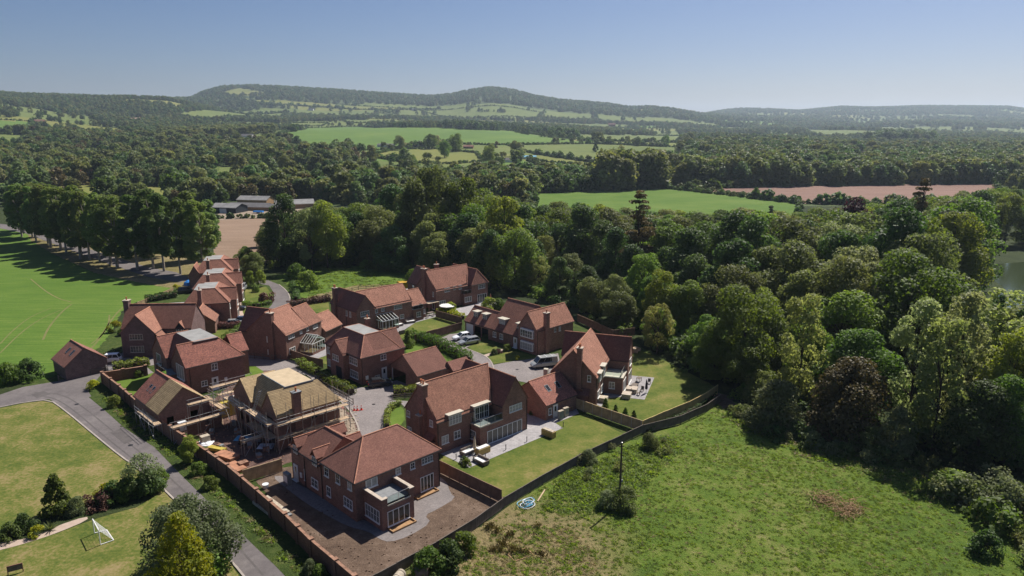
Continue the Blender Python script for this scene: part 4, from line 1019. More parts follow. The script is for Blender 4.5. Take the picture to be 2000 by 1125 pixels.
H.pw('S',0,ZC(423,862),ZC(490,757),2,1); H.pw('S',0,ZC(545,812),ZC(608,710),2,1)
H.pw('W',6.0,ZC(712,795),ZC(765,735),2,1)
H.pw('W',0,ZC(78,575),ZC(108,530),1,1); H.pw('W',0,ZC(305,672),ZC(335,625),1,1); H.pw('W',0,ZC(85,705),ZC(125,705),2,1)
H.dormer('S',3.05,2.3,-.26,3.75,1.6,1.7,1.8,'flat',4,cheek='cream'); H.dormer('S',7.9,2.8,-.26,3.1,2.25,2.3,1.8,'flat',3,cheek='cream')
H.chimney(-.55,.30,2.3,3.6,-.2,9.75,2); H.chimney(-1.05,-.15,2.6,3.3,-.2,5.35,1)
m = MB(); m.poly([(-1.05,.3,1.9),(0,.3,2.9),(0,2.3,2.9),(-1.05,2.3,1.9)]); m.box(-1.0,-.01,.35,2.3,-.1,1.9); m.build('lean_to', MATS['tile_brown_and_shade'], H.o)
H.downpipe(.15,-.07,4.7); H.downpipe(5.9,-.07,2.9); H.downpipe(15.1,-2.27,4.7)
H2 = H
# ============ garage of the centre house
H = House('garage', ZD(470,715), 2.6, 47, 'small brick garage with two rooflights beside the large centre house', 'garage', tile='tile_red')
H.block(0,6.9,0,7.6,2.6,(0,6.9,3.8,3.8,5.5))
H.pw('S',0,ZD(500,850),ZD(540,745),1,1); H.door('S',0,ZD(565,890),w=.9)
sl_ = Vector((0,3.8,2.9)).normalized()
for x in (2.0, 4.3): H.rooflight((x,1.55,2.6+1.55*2.9/3.8+.02),(1,0,0),sl_,.78,1.25)
# ============ house at the corner of the far right garden
H = House('brick_house', ZE(625,715), 5, 18.5, 'gabled brick house with tall side chimney and corner terrace at the wood edge', tile='tile_orange')
H.block(0,12.4,0,7.64,5,(0,12.9,3.82,3.82,9.4),skip='E')
H.block(10.5,15.2,-3.4,8.4,4.8,(12.85,12.85,-3.4,8.4,8.5),tile='tile_brown_and_shade')  # darker tile: shade of the slope facing away from the sun, put into colour
H.block(6.5,10.5,-3.2,0,2.95,None,skip='NE'); m = MB(); m.box(6.42,10.5,-3.3,0,2.95,3.12); m.build('coping', MATS['cream'], H.o)
H.balcony([(6.8,-.1),(6.8,-2.9),(10.4,-2.9)],3.12,.95)
H.pw('W',0,ZE(510,762),ZE(560,685),1,1); H.pw('W',6.5,ZE(788,848),ZE(868,770),2,1)
for t, w, z, hh, n in ((1.4,1.6,.9,1.2,3),(4.0,1.6,.9,1.2,3)): H.window('S',0,t,w,z,hh,n,1)
H.window('S',-3.2,7.3,2.6,.1,2.1,3,0); H.window('S',-3.4,11.4,3.0,.1,2.1,3,0); H.window('S',-3.4,12.0,1.8,3.4,1.2,3,1)
H.dormer('S',2.2,1.6,-.27,3.7,1.5,1.7,1.8,'flat',3,cheek='cream'); H.dormer('S',5.3,1.6,-.27,3.4,2.0,2.2,1.8,'flat',2,cheek='cream')
H.chimney(-.5,.35,2.35,3.15,-.2,9.9,2)
m = MB(); m.box(-.62,-.01,2.0,3.5,-.2,3.0); m.box(-1.2,-.01,1.0,4.8,-.2,2.2); m.poly([(-1.25,.95,2.2),(0,.95,3.0),(0,4.85,3.0),(-1.25,4.85,2.2)]); m.build('lean_to', MATS['tile_brown_and_shade'], H.o)
m = MB(); m.box(-.2,1.2,7.64,9.6,-.1,3.1); m.box(1.6,2.3,8.6,9.3,-.1,4.9); m.build('side_porch', MATS['cream'], H.o)
m = MB(); m.box(-.35,1.35,7.5,9.75,3.1,3.25); m.build('flat_roof', MATS['coping'], H.o)
H.downpipe(.2,-.07,4.7); H3 = H
# ============ long house with garage wing and dormers
H = House('brick_house', ZF(1275,620), 5, 46, 'long brick house with four flat dormers over the garages and a gabled end', tile='tile_orange')
H.block(0,10.8,0,5.15,5,(0,10.8,2.58,2.58,8.5))
H.block(0.45,11.6,5.15,14.3,2.6,(6,6,5.15,14.3,8.2),tile='tile',skip='S')
H.block(.45,6.4,14.3,22.4,2.6,(3.4,3.4,14.3,22.4,5.6),tile='tile',skip='S',holes={'W':[(3.1,5.2,-.05,2.15),(5.45,7.6,-.05,2.15)]})
m = MB(); m.box(2.6,2.7,14.5,22.2,0,2.5); m.build('shade_backing', MATS['black_board_and_shade'], H.o)  # dark sheet: the shade inside the open bays put into its colour
H.garage_door('W',.45,21.85,2.1)
for t, n, w, f in ((20.0,2,1.3,1.5),(17.1,2,1.3,1.5),(11.6,3,1.9,1.5),(6.6,2,1.2,1.5)): H.dormer('W',t,w,f,3.35,1.5,1.6,1.9,'flat',n,cheek='flatroof')
H.window('W',.45,13.3,1.0,.95,1.15,2,1); H.window('W',.45,11.2,1.0,.95,1.15,2,1); H.door('W',.45,None,t0=7.0)
for z in (.75, 3.35):
    m = MB(); m.box(-.5,-.01,.75,4.2,z-.1,z); m.box(-.5,-.01,.75,4.2,z+1.45,z+1.62); m.build('bay_window', MATS['white'], H.o)
    H.window('W',-.45,4.15,3.35,z,1.45,5,1,sill=False); H.window('S',.76,-.45,.42,z,1.45,1,1,sill=False)
H.pw('S',0,ZF(1543,632),ZF(1572,565),1,1); H.pw('S',0,ZF(1618,615),ZF(1648,545),1,1)
H.chimney(2.1,3.1,-.55,.25,-.2,8.4,1); H.downpipe(.15,-.07,4.7); H4 = H
# ============ far house by the wood
H = House('brick_house', ZG(485,635), 5, 47, 'farthest brick house with half hidden patio and orange parasol at the wood edge', tile='tile')
H.block(0,10.3,0,8,5,(0,13,4,4,9.4),skip='E')
H.block(10.3,15.7,-1.2,9.5,5,(13,13,-.2,9.5,8.6),tile='tile_brown_and_shade')
H.block(1.0,7.0,8,13.5,4.8,(4,4,8,13.5,8.8),skip='S')
H.block(7.8,10.3,-1.2,0,3.0,None,skip='NE'); H.balcony([(7.85,-.1),(7.85,-1.15),(10.25,-1.15)],3.0,.9)
H.pw('S',0,ZG(640,665),ZG(735,575),3,1); H.pw('S',0,ZG(800,620),ZG(845,555),1,0); H.pw('S',0,ZG(900,610),ZG(950,530),2,1)
H.window('S',-1.2,8.0,2.2,.9,1.3,3,0,glass='blind'); H.window('S',-1.2,12.2,3.0,.1,2.1,4,0); H.pw('S',-1.2,ZG(1255,605),ZG(1380,508),4,1); H.window('S',0,.9,1.9,.9,1.3,3,1)
H.window('W',0,6.2,.7,3.3,1.2,1,1); H.window('W',0,1.4,.5,3.3,1.2,1,1); H.window('W',0,1.6,.9,.1,2.1,1,0)
H.chimney(-.5,.35,4.0,5.4,-.2,9.9,2); H.chimney(5.0,6.0,6.6,7.3,6.0,9.9,1)
m = MB(); m.bar((10.0,.3,5.2),(10.0,.3,7.6),.09,8); m.build('flue', MATS['gutter'], H.o); H5 = H
# ============ house with white conservatory and roof terrace
H = House('brick_house', ZH(600,625), 5, 46, 'brick house with lean-to white conservatory and small roof terrace', tile='tile_orange')
H.block(0,4.7,0,10.8,5,(2.35,2.35,0,10.8,8.3),tile='tile_brown_and_shade')
H.block(4.7,14.8,0.02,7.4,5,(2.4,14.8,3.7,3.7,8.5),skip='W')
H.block(14.8,19.3,.6,6.6,3.4,(14.8,19.3,3.6,3.6,6.6),skip='W')
m = MB(); m.box(14.8,17.6,-.6,.6,-.2,2.9); m.build('wall', MATS['brick'], H.o); H.balcony([(14.85,-.55),(17.55,-.55),(17.55,1.2)],2.9,.85,deck=[(14.75,-.65),(17.65,-.65),(17.65,1.5),(14.75,1.5)])
H.pw('S',0,ZH(678,718),ZH(822,600),4,1); H.pw('S',0.02,ZH(935,650),ZH(975,575),1,1); H.pw('S',.02,ZH(1042,620),ZH(1095,555),2,1); H.pw('S',.02,ZH(1270,590),ZH(1405,490),4,1); H.pw('S',.02,ZH(1375,752),ZH(1442,665),2,1)
H.window('S',-.6,15.6,1.2,.9,1.2,2,1); H.window('S',.6,17.9,1.1,1.0,1.1,2,1)
H.window('W',0,4.4,.7,3.3,1.2,1,1); H.window('W',0,2.9,.7,3.3,1.2,1,1)
H.chimney(-.5,.3,8.0,9.0,-.2,9.0,2); H.downpipe(-.07,4.2,4.6)
def conservatory(H, x0, x1, y0, y1, he, hr, kind):
    """white framed glass room"""
    fr = MB(); r = .055; nx = max(2, round((x1-x0)/.85)); ny = max(2, round((y1-y0)/.85))
    fr.box(x0,x1,y0,y0+.08,he-.1,he+.04); fr.box(x0,x0+.08,y0+.08,y1,he-.1,he+.04); fr.box(x1-.08,x1,y0+.08,y1,he-.1,he+.04)
    for i in range(nx+1): x = x0+.04+(x1-x0-.08)*i/nx; fr.box(x-.04,x+.04,y0+.002,y0+.07,.5,he-.1)
    for i in range(1, ny): y = y0+(y1-y0)*i/ny; fr.box(x0+.002,x0+.07,y-.04,y+.04,.5,he-.1); fr.box(x1-.07,x1-.002,y-.04,y+.04,.5,he-.1)
    panes = []
    if kind == 'lean':
        for i in range(nx+1): x = x0+.04+(x1-x0-.08)*i/nx; fr.bar((x,y0,he+.04),(x,y1,hr),r,4)
        fr.bar((x0,y1,hr),(x1,y1,hr),r,4)
        for i in range(nx): a = x0+(x1-x0)*i/nx+.05; b = x0+(x1-x0)*(i+1)/nx-.03; panes.append([(a,y0+.05,he+.05),(b,y0+.05,he+.05),(b,y1,hr),(a,y1,hr)])
        panes.append([(x0+.04,y1,he),(x0+.04,y0+.08,he),(x0+.04,y1,hr-.05)]); panes.append([(x1-.04,y0+.08,he),(x1-.04,y1,he),(x1-.04,y1,hr-.05)])
    else:
        xm = (x0+x1)/2; m_ = max(4, ny+2)
        fr.bar((xm,y0,hr),(xm,y1,hr),r*1.3,5); fr.bar((x0,y0+.03,he),(xm,y0+.03,hr),r,4); fr.bar((x1,y0+.03,he),(xm,y0+.03,hr),r,4); fr.bar((x0,y0,he+.03),(x0,y1,he+.03),r,4)
        for i in range(m_+1):
            y = y0+.03+(y1-y0-.06)*i/m_
            for xx in (x0, x1): fr.bar((xx,y,he+.03),(xm,y,hr),r*.8,4)
        for i in range(m_):
            a = y0+(y1-y0)*i/m_+.05; b = y0+(y1-y0)*(i+1)/m_-.04
            panes.append([(x0+.03,b,he+.05),(x0+.03,a,he+.05),(xm,a,hr),(xm,b,hr)]); panes.append([(x1-.03,a,he+.05),(x1-.03,b,he+.05),(xm,b,hr),(xm,a,hr)])
        panes.append([(x0+.1,y0+.04,he),(x1-.1,y0+.04,he),(xm,y0+.04,hr-.1)])
    for i in range(nx): a = x0+(x1-x0)*i/nx+.06; b = x0+(x1-x0)*(i+1)/nx-.04; panes.append([(a,y0+.035,.5),(b,y0+.035,.5),(b,y0+.035,he-.1),(a,y0+.035,he-.1)])
    for i in range(ny):
        a = y0+(y1-y0)*i/ny+.06; b = y0+(y1-y0)*(i+1)/ny-.04
        for xx in (x0+.035, x1-.035): panes.append([(xx,b,.5),(xx,a,.5),(xx,a,he-.1),(xx,b,he-.1)])
    c = fr.build('conservatory', MATS['white'], H.o)
    b = MB(); b.box(x0,x1,y0,y0+.2,-.1,.5); b.box(x0,x0+.2,y0+.2,y1,-.1,.5); b.box(x1-.2,x1,y0+.2,y1,-.1,.5); b.build('dwarf_wall', MATS[H.brick], c)
    f = MB(); f.box(x0+.2,x1-.2,y0+.2,y1,-.05,.10); f.build('floor', MATS['oak'], c)
    for p in panes: g = MB(); g.poly(p); g.build('pane', MATS['clear_glass'], c)
conservatory(H, 4.9, 9.2, -2.6, 0, 2.3, 3.3, 'lean'); H6 = H
# ============ house with gabled conservatory
H = House('brick_house', ZI(785,605), 5, 20.5, 'brick house with broad blank gable, side chimney and gabled white conservatory', tile='tile_orange')
H.block(0,7,0,9.2,5,(0,7.3,4.5,4.5,9.2),skip='E'); H.block(7,11.6,0.02,7.0,5,(7,11.6,3.5,3.5,8.5),skip='W'); H.block(.4,6.0,9.2,11.4,5,(3.2,3.2,5.0,11.4,9.0),tile='tile_brown_and_shade',skip='S')  # last block in darker tile: its unlit west slope is shaded by colour
H.block(12.0,17.9,-.6,5.8,2.6,(12.0,17.9,2.6,2.6,5.5))
H.pw('S',0,ZI(830,665),ZI(918,580),3,1); H.pw('S',0.02,ZI(1005,580),ZI(1042,525),1,1); H.pw('S',.02,ZI(1110,535),ZI(1140,480),1,1); H.pw('S',.02,ZI(1215,505),ZI(1285,425),3,1); H.window('S',0,.8,1.8,.9,1.2,3,1)
H.chimney(-.5,.35,2.7,3.8,-.2,9.3,1); conservatory(H, 4.2, 8.4, -2.9, 0, 2.3, 3.6, 'gable')
m = MB(); m.box(-.12,-.01,4.3,4.5,3.1,4.4); m.box(-.12,-.01,4.3,4.5,.6,1.7); m.build('window_slot', MATS['white'], H.o); H7 = H
# ============ house with flat crowned roof in the middle
H = House('brick_house', ZO(590,560), 5, 46.5, 'two storey brick house with flat topped hipped roof, black car at its side', tile='tile_brown_and_shade')
H.block(0,8.2,0,12.2,5,(2.5,5.9,2.7,9.7,8.1))
H.block(3.0,9.2,0.03,5.4,5.03,(3.0,9.2,2.7,2.7,8.12),skip='W')
H.block(-1.0,2.5,4.4,8.9,4.7,(-1.0,3.0,6.65,6.65,7.0),skip='E')
for bl, tr, n in (((468,610),(550,570),4),((478,755),(560,715),4)): H.pw('W',0,ZO(*bl),ZO(*tr),n,1)
H.pw('W',-1.0,ZO(283,570),ZO(345,535),3,1); H.window('W',0,11.7,1.9,3.2,1.25,3,1); H.window('W',0,11.7,1.9,.8,1.3,3,1)
m = MB(); m.box(-1.03,-.98,5.1,7.0,0,2.2); m.build('porch_shade_panel', MATS['black_board_and_shade'], H.o)  # dark panel on the wall: porch shade painted as colour, no opening cut
H.pw('S',0,ZO(808,585),ZO(865,512),2,1); H.door('S',0,ZO(825,790),w=.95); H.pw('S',0,ZO(745,790),ZO(795,740),2,1)
m = MB(); m.box(.75,1.3,-.1,.02,.8,1.5); m.build('meter_box', MATS['white'], H.o)
H.chimney(7.2,7.9,9.2,9.9,4.8,8.9,1); H.downpipe(.12,-.07,4.6); H8 = H
H = House('garage', ZO(1210,758), 2.6, 46.8, 'open fronted brick garage with plain tiled roof behind the centre house', 'garage', tile='tile_brown_and_shade')
H.block(0,7.0,0,8.1,2.6,(0,7.0,4.0,4.0,5.5),holes={'W':[(.5,4.6,-.1,2.2)]}); m = MB(); m.box(4.6,4.7,.2,7.9,0,2.4); m.build('shade_backing', MATS['black_board_and_shade'], H.o)  # black sheet across the garage paints the shade of its interior
m = MB(); m.box(-.02,.04,7.5,7.62,0,2.25); m.build('door_post', MATS['white'], H.o)
# ============ red roofed house
H = House('brick_house', ZK(510,625), 5, 45, 'brick house with mottled bright red roof and pale flat roof top', tile='tile_red')
H.block(0,10,0,6.0,5,(0,6.9,3.0,3.0,8.35)); H.block(.4,10,6.0,14.6,5,(2.7,6.9,2.6,10.4,8.36),skip='S',hip=False,capm=None,tile='tile_brown_and_shade'); H.block(-.3,5,8.0,14.6,4.95,(-.3,5,11.3,11.3,8.2),skip='E')
H.block(10,12.5,3.6,8.6,4.6,(10,12.5,6.1,6.1,7.4),skip='W')
H.pw('S',0,ZK(868,660),ZK(942,548),2,1); H.pw('S',0,ZK(728,880),ZK(806,785),2,1); H.door('S',0,ZK(885,915),w=1.0)
m = MB(); m.box(6.25,6.75,-.12,.02,1.0,1.7); m.build('meter_box', MATS['white'], H.o)
H.pw('W',0,ZK(400,740),ZK(480,610),3,0); H.pw('W',0,ZK(430,830),ZK(487,800),3,1); H.window('W',-.3,12.6,2.0,2.9,2.0,3,0)
H.balcony([(-1.6,4.6),(-1.6,9.6),(-.35,9.6)],2.9,.95,deck=[(-1.7,4.4),(.3,4.4),(.3,9.7),(-1.7,9.7)]); H.block(-1.6,.3,4.5,9.5,2.75,None,skip='E')
H.downpipe(.55,-.07,4.7); H9 = H
# ============ gabled purple brick house on the left
H = House('brick_house', ZL(970,410), 5, 87, 'purple brown brick house with steep front gable and tall end chimney on the left', tile='tile_brown_and_shade', brick='brick_purple')
H.block(0,6.4,0,6.5,5,(3.2,3.2,0,6.5,8.7),tile='tile_orange'); H.block(6.4,7.5,.6,3.6,4.1,None,brick='black_board_and_shade')
H.block(-1.3,12.2,3.2,10.6,5,(-1.3,12.2,6.9,6.9,9.2))
m = MB(); m.poly([(6.35,-.1,5.05),(7.75,-.1,3.9),(7.75,3.3,3.9),(6.35,3.3,5.05)]); m.build('catslide_roof', MATS['tile_orange'], H.o)
H.pw('S',0,ZL(1090,492),ZL(1255,415),5,1,frame='cream'); H.pw('S',0,ZL(1105,655),ZL(1272,570),5,1,frame='cream')
H.window('S',3.2,7.6,.9,3.5,.8,1,1,frame='cream'); H.dormer('S',10.1,1.7,3.1,3.9,1.2,2.4,1.5,'gable',3,tile='tile_orange',cheek='black_board_and_shade')
H.chimney(-1.9,-.9,6.2,7.4,-.2,10.1,1); H.downpipe(3.0,3.1,4.6) if False else None; H10 = H
# ============ barn like garage on the left
H = House('garage', ZL(245,850), 2.5, 43, 'purple brick double garage with dark roof and two rooflights beside the green field', 'garage', tile='tile_brown_and_shade', brick='brick_purple')
H.block(0,6.9,0,7.2,2.5,(3.4,3.4,0,7.2,5.4)); sl_ = Vector((3.4,0,2.9)).normalized()
for y in (4.6, 2.4): H.rooflight((1.55,y,2.5+1.55*2.9/3.4+.02),(0,-1,0),sl_,.7,1.25)
# ============ row of three similar houses
for k, (dx, dy, z_) in enumerate(((0,0,0),(17.6,.5,0),(38.0,3.2,0))):
    base = at(*ZJ(800,755), 5); a = math.radians(-15); u = (math.sin(a), math.cos(a)); v = (-u[1], u[0])
    H = House('brick_house', None, 0, -15, ['nearest flat crowned row house by the poplars, with a small gabled garage', 'middle one of the three flat crowned row houses by the poplars', 'last of the three flat crowned row houses, closest to the poplars'][k], group='flat crowned houses in the row', tile='tile', xy=(base[0]+u[0]*dx+v[0]*dy, base[1]+u[1]*dx+v[1]*dy))
    H.block(0,13,0,6.0,5,(2.8,9.8,3.0,6.0,7.9)); H.block(.3,12.6,6.0,9.8,4.7,(2.9,9.6,6.0,7.6,7.7),skip='S',capm=None); H.block(3.0,7.4,-1.3,3,4.9,(5.2,5.2,-1.3,3.0,7.5),skip='N')
    H.block(-.02,3.5,8.2,11.2,4.2,(-.02,6.0,9.7,9.7,6.9),skip='E') if k == 2 else None
    H.chimney(-.45,.35,5.6,6.4,-.2,8.3,1); H.window('W',0,4.9,.9,3.35,1.1,2,1); H.window('S',0,.8,1.2,3.3,1.2,2,1); H.window('S',-1.3,3.6,2.6,.2,2.0,3,0); H.window('S',-1.3,4.3,1.6,3.2,1.2,3,1); H.window('S',0,9.0,1.4,.9,1.2,2,1)
    m = MB(); m.box(-.01,.25,-.18,-.02,0,4.6); m.build('corner_board', MATS['cream'], H.o)
    if k == 0:
        H.block(-7.4,-.02,2.3,8.6,2.6,(-7.4,-.02,5.45,5.45,5.2),skip='E',tile='tile_orange')
# ============ unfinished house with bare roof battens
H = House('unfinished_house', ZM(680,645), 5, 47, 'unfinished brick house with bare tan roof battens and plywood flat top inside scaffolding', tile='batten')
dk = [(1.0,2.2,.0,2.1)]
H.block(0,9.7,0,4.7,5,(0,7.6,2.35,2.35,8.1),capm=None,gut=False,holes={'S':[(1.6,2.9,.9,2.1),(6.4,7.8,.9,2.2),(5.2,6.1,3.2,4.3)],'W':[(.7,3.9,0,2.2),(1.2,3.2,3.1,4.3)]})
H.block(.3,9.7,4.7,14.4,5,(2.6,6.8,2.4,9.8,8.12),crown='plywood',skip='S',hip=False,capm=None,gut=False,holes={'W':[(4.6,6.6,0,2.2),(7.2,9.2,0,2.2)]}); H.block(-.2,5,8.0,14.4,4.95,(-.2,5,11.2,11.2,7.8),skip='E',capm=None,gut=False,holes={'W':[(1.6,3.0,.9,2.2),(4.0,5.4,.9,2.2)]})
m = MB(); m.box(.5,9.3,.3,.35,0,4.6); m.box(.4,.45,4.8,14,0,4.6); m.build('shade_backing', MATS['black_board_and_shade'], H.o)  # black sheets behind the openings give the indoor shade as colour
H.chimney(2.4,3.5,-.55,.25,-.2,8.1,1,cap='lead')
m = MB(); m.box(2.4,6.95,2.2,2.32,8.0,8.2); m.box(2.45,2.57,2.4,9.9,8.0,8.2); m.build('flat_roof_upstand', MATS['lead'], H.o); HC = H
H = House('unfinished_garage', ZN(430,740), 3, 45, 'unfinished brick garage, half red tiled and half bare battens, behind the boundary wall', 'garage', tile='tile_red')
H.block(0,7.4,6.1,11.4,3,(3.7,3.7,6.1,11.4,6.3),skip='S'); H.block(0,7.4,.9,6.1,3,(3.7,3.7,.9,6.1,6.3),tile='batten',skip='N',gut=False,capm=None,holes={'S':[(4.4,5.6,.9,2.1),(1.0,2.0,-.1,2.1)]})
H.block(0.02,7.38,-3.4,.9,2.3,None,skip='N',holes={'S':[(4.9,5.9,.9,2.0),(1.2,2.2,-.1,2.05)]})
sl_ = Vector((3.7,0,3.3)).normalized()
for y in (9.3, 8.0): H.rooflight((1.2,y,3+1.2*3.3/3.7+.02),(0,-1,0),sl_,.7,1.2)
m = MB(); m.box(.4,.5,1.2,11,0,2.8); m.build('shade_backing', MATS['black_board_and_shade'], H.o); HG = H  # black sheet behind the openings, interior shade put into its colour

# ------------------------------------------------------------------ ground surfaces
def G(pts): return [at(*p) for p in pts]
LV = [0]
def densify(pts, step=1.2, jit=0.0, seed=3):
    g = random.Random(seed); out = []
    for i in range(len(pts)):
        a, b = pts[i], pts[(i+1) % len(pts)]; L = math.dist(a, b); n = max(1, int(L/step))
        for k in range(n):
            t = k/n; out.append((a[0]+(b[0]-a[0])*t+(g.uniform(-jit, jit) if k else 0), a[1]+(b[1]-a[1])*t+(g.uniform(-jit, jit) if k else 0)))
    return out
def smooth(pts, it=2, closed=True):
    for _ in range(it):
        o = []
        n = len(pts)
        for i in range(n if closed else n-1):
            a, b = pts[i], pts[(i+1) % n]; o += [(a[0]*.75+b[0]*.25, a[1]*.75+b[1]*.25), (a[0]*.25+b[0]*.75, a[1]*.25+b[1]*.75)]
        if not closed: o = [pts[0]]+o+[pts[-1]]
        pts = o
    return pts
def sheet(name, pts, mat, z, label, sm=0, jit=0.0, kind='structure', parent=None):
    """flat ground surface as a triangulated sheet"""
    if sm: pts = smooth(pts, sm)
    if jit: pts = densify(pts, .9, jit)
    import mathutils
    tess = mathutils.geometry.tessellate_polygon([[Vector((x, y, 0)) for x, y in pts]])
    mb = MB()
    for t in tess:
        q = [(pts[i][0], pts[i][1], z) for i in t]
        ar = (q[1][0]-q[0][0])*(q[2][1]-q[0][1])-(q[1][1]-q[0][1])*(q[2][0]-q[0][0])
        mb.poly(q if ar > 0 else q[::-1])
    o = mb.build(name, MATS[mat], parent)
    if not parent: tag(o, label, kind=kind)
    return o
def strip(name, pts, w, mat, z0, z1, label, kind='structure', parent=None, off=0):
    """ribbon or kerb of width w along a world path; z1>z0 makes it a solid step"""
    mb = MB(); n = len(pts); L = []; R = []
    for i in range(n):
        a = pts[max(0, i-1)]; b = pts[min(n-1, i+1)]; dx, dy = b[0]-a[0], b[1]-a[1]; l = math.hypot(dx, dy) or 1; nx, ny = -dy/l, dx/l
        L.append((pts[i][0]+nx*(w/2+off), pts[i][1]+ny*(w/2+off))); R.append((pts[i][0]-nx*(w/2-off), pts[i][1]-ny*(w/2-off)))
    for i in range(n-1):
        mb.poly([(*R[i], z1), (*R[i+1], z1), (*L[i+1], z1), (*L[i], z1)])
        if z1-z0 > .02:
            mb.poly([(*R[i], z0), (*R[i+1], z0), (*R[i+1], z1), (*R[i], z1)]); mb.poly([(*L[i+1], z0), (*L[i], z0), (*L[i], z1), (*L[i+1], z1)])
    o = mb.build(name, MATS[mat], parent)
    if not parent and label: tag(o, label, kind=kind)
    return o
# meadow with a worn dry patch
def meadowmix():
    m, t = nmat('meadow_mix'); b = pr(t, .95, .12); p = geo(t)
    def lay(stops, sc, wt):
        tot = None
        for s, w_ in zip(sc, wt):
            n = noise(t, p, s, 5.0, .62); mm = N(t, 'ShaderNodeMath', operation='MULTIPLY'); t.links.new(n, mm.inputs[0]); mm.inputs[1].default_value = w_
            if tot is None: tot = mm.outputs[0]
            else: ad = N(t, 'ShaderNodeMath', operation='ADD'); t.links.new(tot, ad.inputs[0]); t.links.new(mm.outputs[0], ad.inputs[1]); tot = ad.outputs[0]
        return ramp(t, tot, stops)
    green = lay([(.36,(.060,.095,.018)),(.44,(.085,.140,.020)),(.52,(.125,.175,.028)),(.59,(.180,.195,.055)),(.67,(.27,.225,.12))], (.05,.4,2.6), (.36,.34,.30))
    dry = lay([(.36,(.13,.12,.045)),(.46,(.20,.165,.075)),(.56,(.28,.215,.11)),(.66,(.35,.27,.16))], (.07,.6,3.0), (.35,.35,.3))
    c0 = at(1000, 1085); d = N(t, 'ShaderNodeVectorMath', operation='DISTANCE'); d.inputs[1].default_value = (c0[0], c0[1], 0)
    mp = N(t, 'ShaderNodeMapping'); mp.inputs['Scale'].default_value = (1, 1, 0); t.links.new(p, mp.inputs[0]); t.links.new(mp.outputs[0], d.inputs[0])
    ns = noise(t, p, .18, 4.0, .6); m1 = N(t, 'ShaderNodeMath', operation='MULTIPLY_ADD'); t.links.new(ns, m1.inputs[0]); m1.inputs[1].default_value = 9.0; t.links.new(d.outputs['Value'], m1.inputs[2])
    mr = N(t, 'ShaderNodeMapRange'); mr.inputs['From Min'].default_value = 13.0; mr.inputs['From Max'].default_value = 19.0; mr.inputs['To Min'].default_value = 1; mr.inputs['To Max'].default_value = 0
    t.links.new(m1.outputs[0], mr.inputs['Value']); t.links.new(mix(t, mr.outputs[0], green, dry), b.inputs['Base Color']); bump(t, b, noise(t, p, 4.5, 4.0, .7), .3)
meadowmix()
MEADOW = [(640,1180),(700,1140),(853,1085),(985,995),(1060,945),(1140,902),(1215,868),(1320,830),(1390,795),(1415,778),(1445,788),(1500,828),(1640,880),(1760,895),(1900,945),(2120,1010),(2400,1300),(400,1700)]
sheet('meadow', G([(1300,700),(1500,720)])[:0]+G([p for p in MEADOW if p[1] <= 1300])+[(-12, 20)], 'meadow_mix', .012, 'rough grass meadow with a worn dry patch', jit=.25)
sheet('ground', G([(505,540),(700,524),(840,545),(935,560),(970,590),(1060,603),(1130,630),(1245,672),(1340,728),(1425,775),(1215,870),(990,990),(700,1140),(400,1140),(0,1100),(-200,900),(60,745),(230,640),(300,560),(380,535)]), 'verge', .006, 'grassy ground around the houses', jit=.3)
sheet('crop_field', [at(-900,447), at(-300,445), at(0,444), at(46,452)]+G([(108,498),(185,533),(290,556),(338,563),(318,577),(262,592),(236,610),(222,640),(196,678),(150,704),(100,737),(0,758)])+[(-160,120),(-420,150)], 'crop', .018, 'bright green young crop field left of the village', jit=.3)
sheet('grass_strip', G([(46,440),(150,470),(250,492),(420,505),(372,560),(338,563),(290,556),(185,533),(108,498),(60,470)]), 'dry_meadow', .022, 'yellowish rough grass under the row of poplars', jit=.3)
sheet('drive', G([(0,437),(60,445),(150,478),(230,505),(290,522),(345,532),(372,545),(350,552),(290,541),(225,520),(130,486),(50,456),(0,446)]), 'asphalt', .034, 'grey lane running between the two rows of poplars')
for k, tr in enumerate(([(84,664),(92,645),(104,628),(122,608),(140,594)], [(0,672),(25,645),(60,618),(100,602)], [(0,690),(40,650),(80,622),(118,606)], [(150,705),(185,675),(205,645),(222,618),(240,600)], [(60,545),(90,570),(118,585),(140,590)], [(178,672),(200,655),(212,635),(214,615)])):
    strip('tractor_track', smooth(G(tr), 2, False), [.45,.3,.3,.4,.35,.35][k], 'track', .025, .026, 'pale worn tractor track curving through the green crop')
sheet('lawn', G([(-500,830),(-100,805),(0,797),(50,787),(97,782),(127,803),(187,853),(240,896),(262,912),(300,940),(395,1035),(458,1113),(500,1180)])+[at(500,1300), (-34,30), (-80, 40)], 'old_lawn', .020, 'large mown lawn with dry patches in the lower left', jit=.08)
ROAD = [(-300,815),(0,771),(45,756),(105,746),(205,727),(196,734),(180,752),(172,764),(180,777),(205,800),(232,822),(270,850),(309,873),(345,905),(380,940),(415,973),(470,1020),(527,1072),(575,1122),(640,1190),(520,1190),(478,1125),(420,1062),(330,962),(262,908),(240,894),(187,851),(127,801),(97,780),(50,785),(0,795),(-300,850)]
sheet('road', G(ROAD), 'asphalt', .030, 'grey asphalt lane running down past the brick garden wall')
strip('kerb', smooth(G([(-300,852),(0,796),(50,786),(97,781),(127,802),(187,852),(240,895),(262,909),(330,963),(420,1063),(478,1126),(520,1190)]), 1, False), .22, 'kerb_stone', 0, .11, 'pale stone kerb between the lane and the large lawn')
strip('verge_strip', G([(190,772),(225,800),(262,832),(320,868),(372,920),(430,975),(500,1040),(560,1095),(620,1155)]), 2.6, 'verge', .04, .041, 'rough weedy verge between the lane and the brick wall')
for k, q in enumerate(([(313,872),(318,869),(350,905),(345,908)], [(556,1098),(560,1096),(572,1108),(568,1111)])): sheet('road_marking', G(q), 'chipping', .036, 'pale worn patch on the lane')
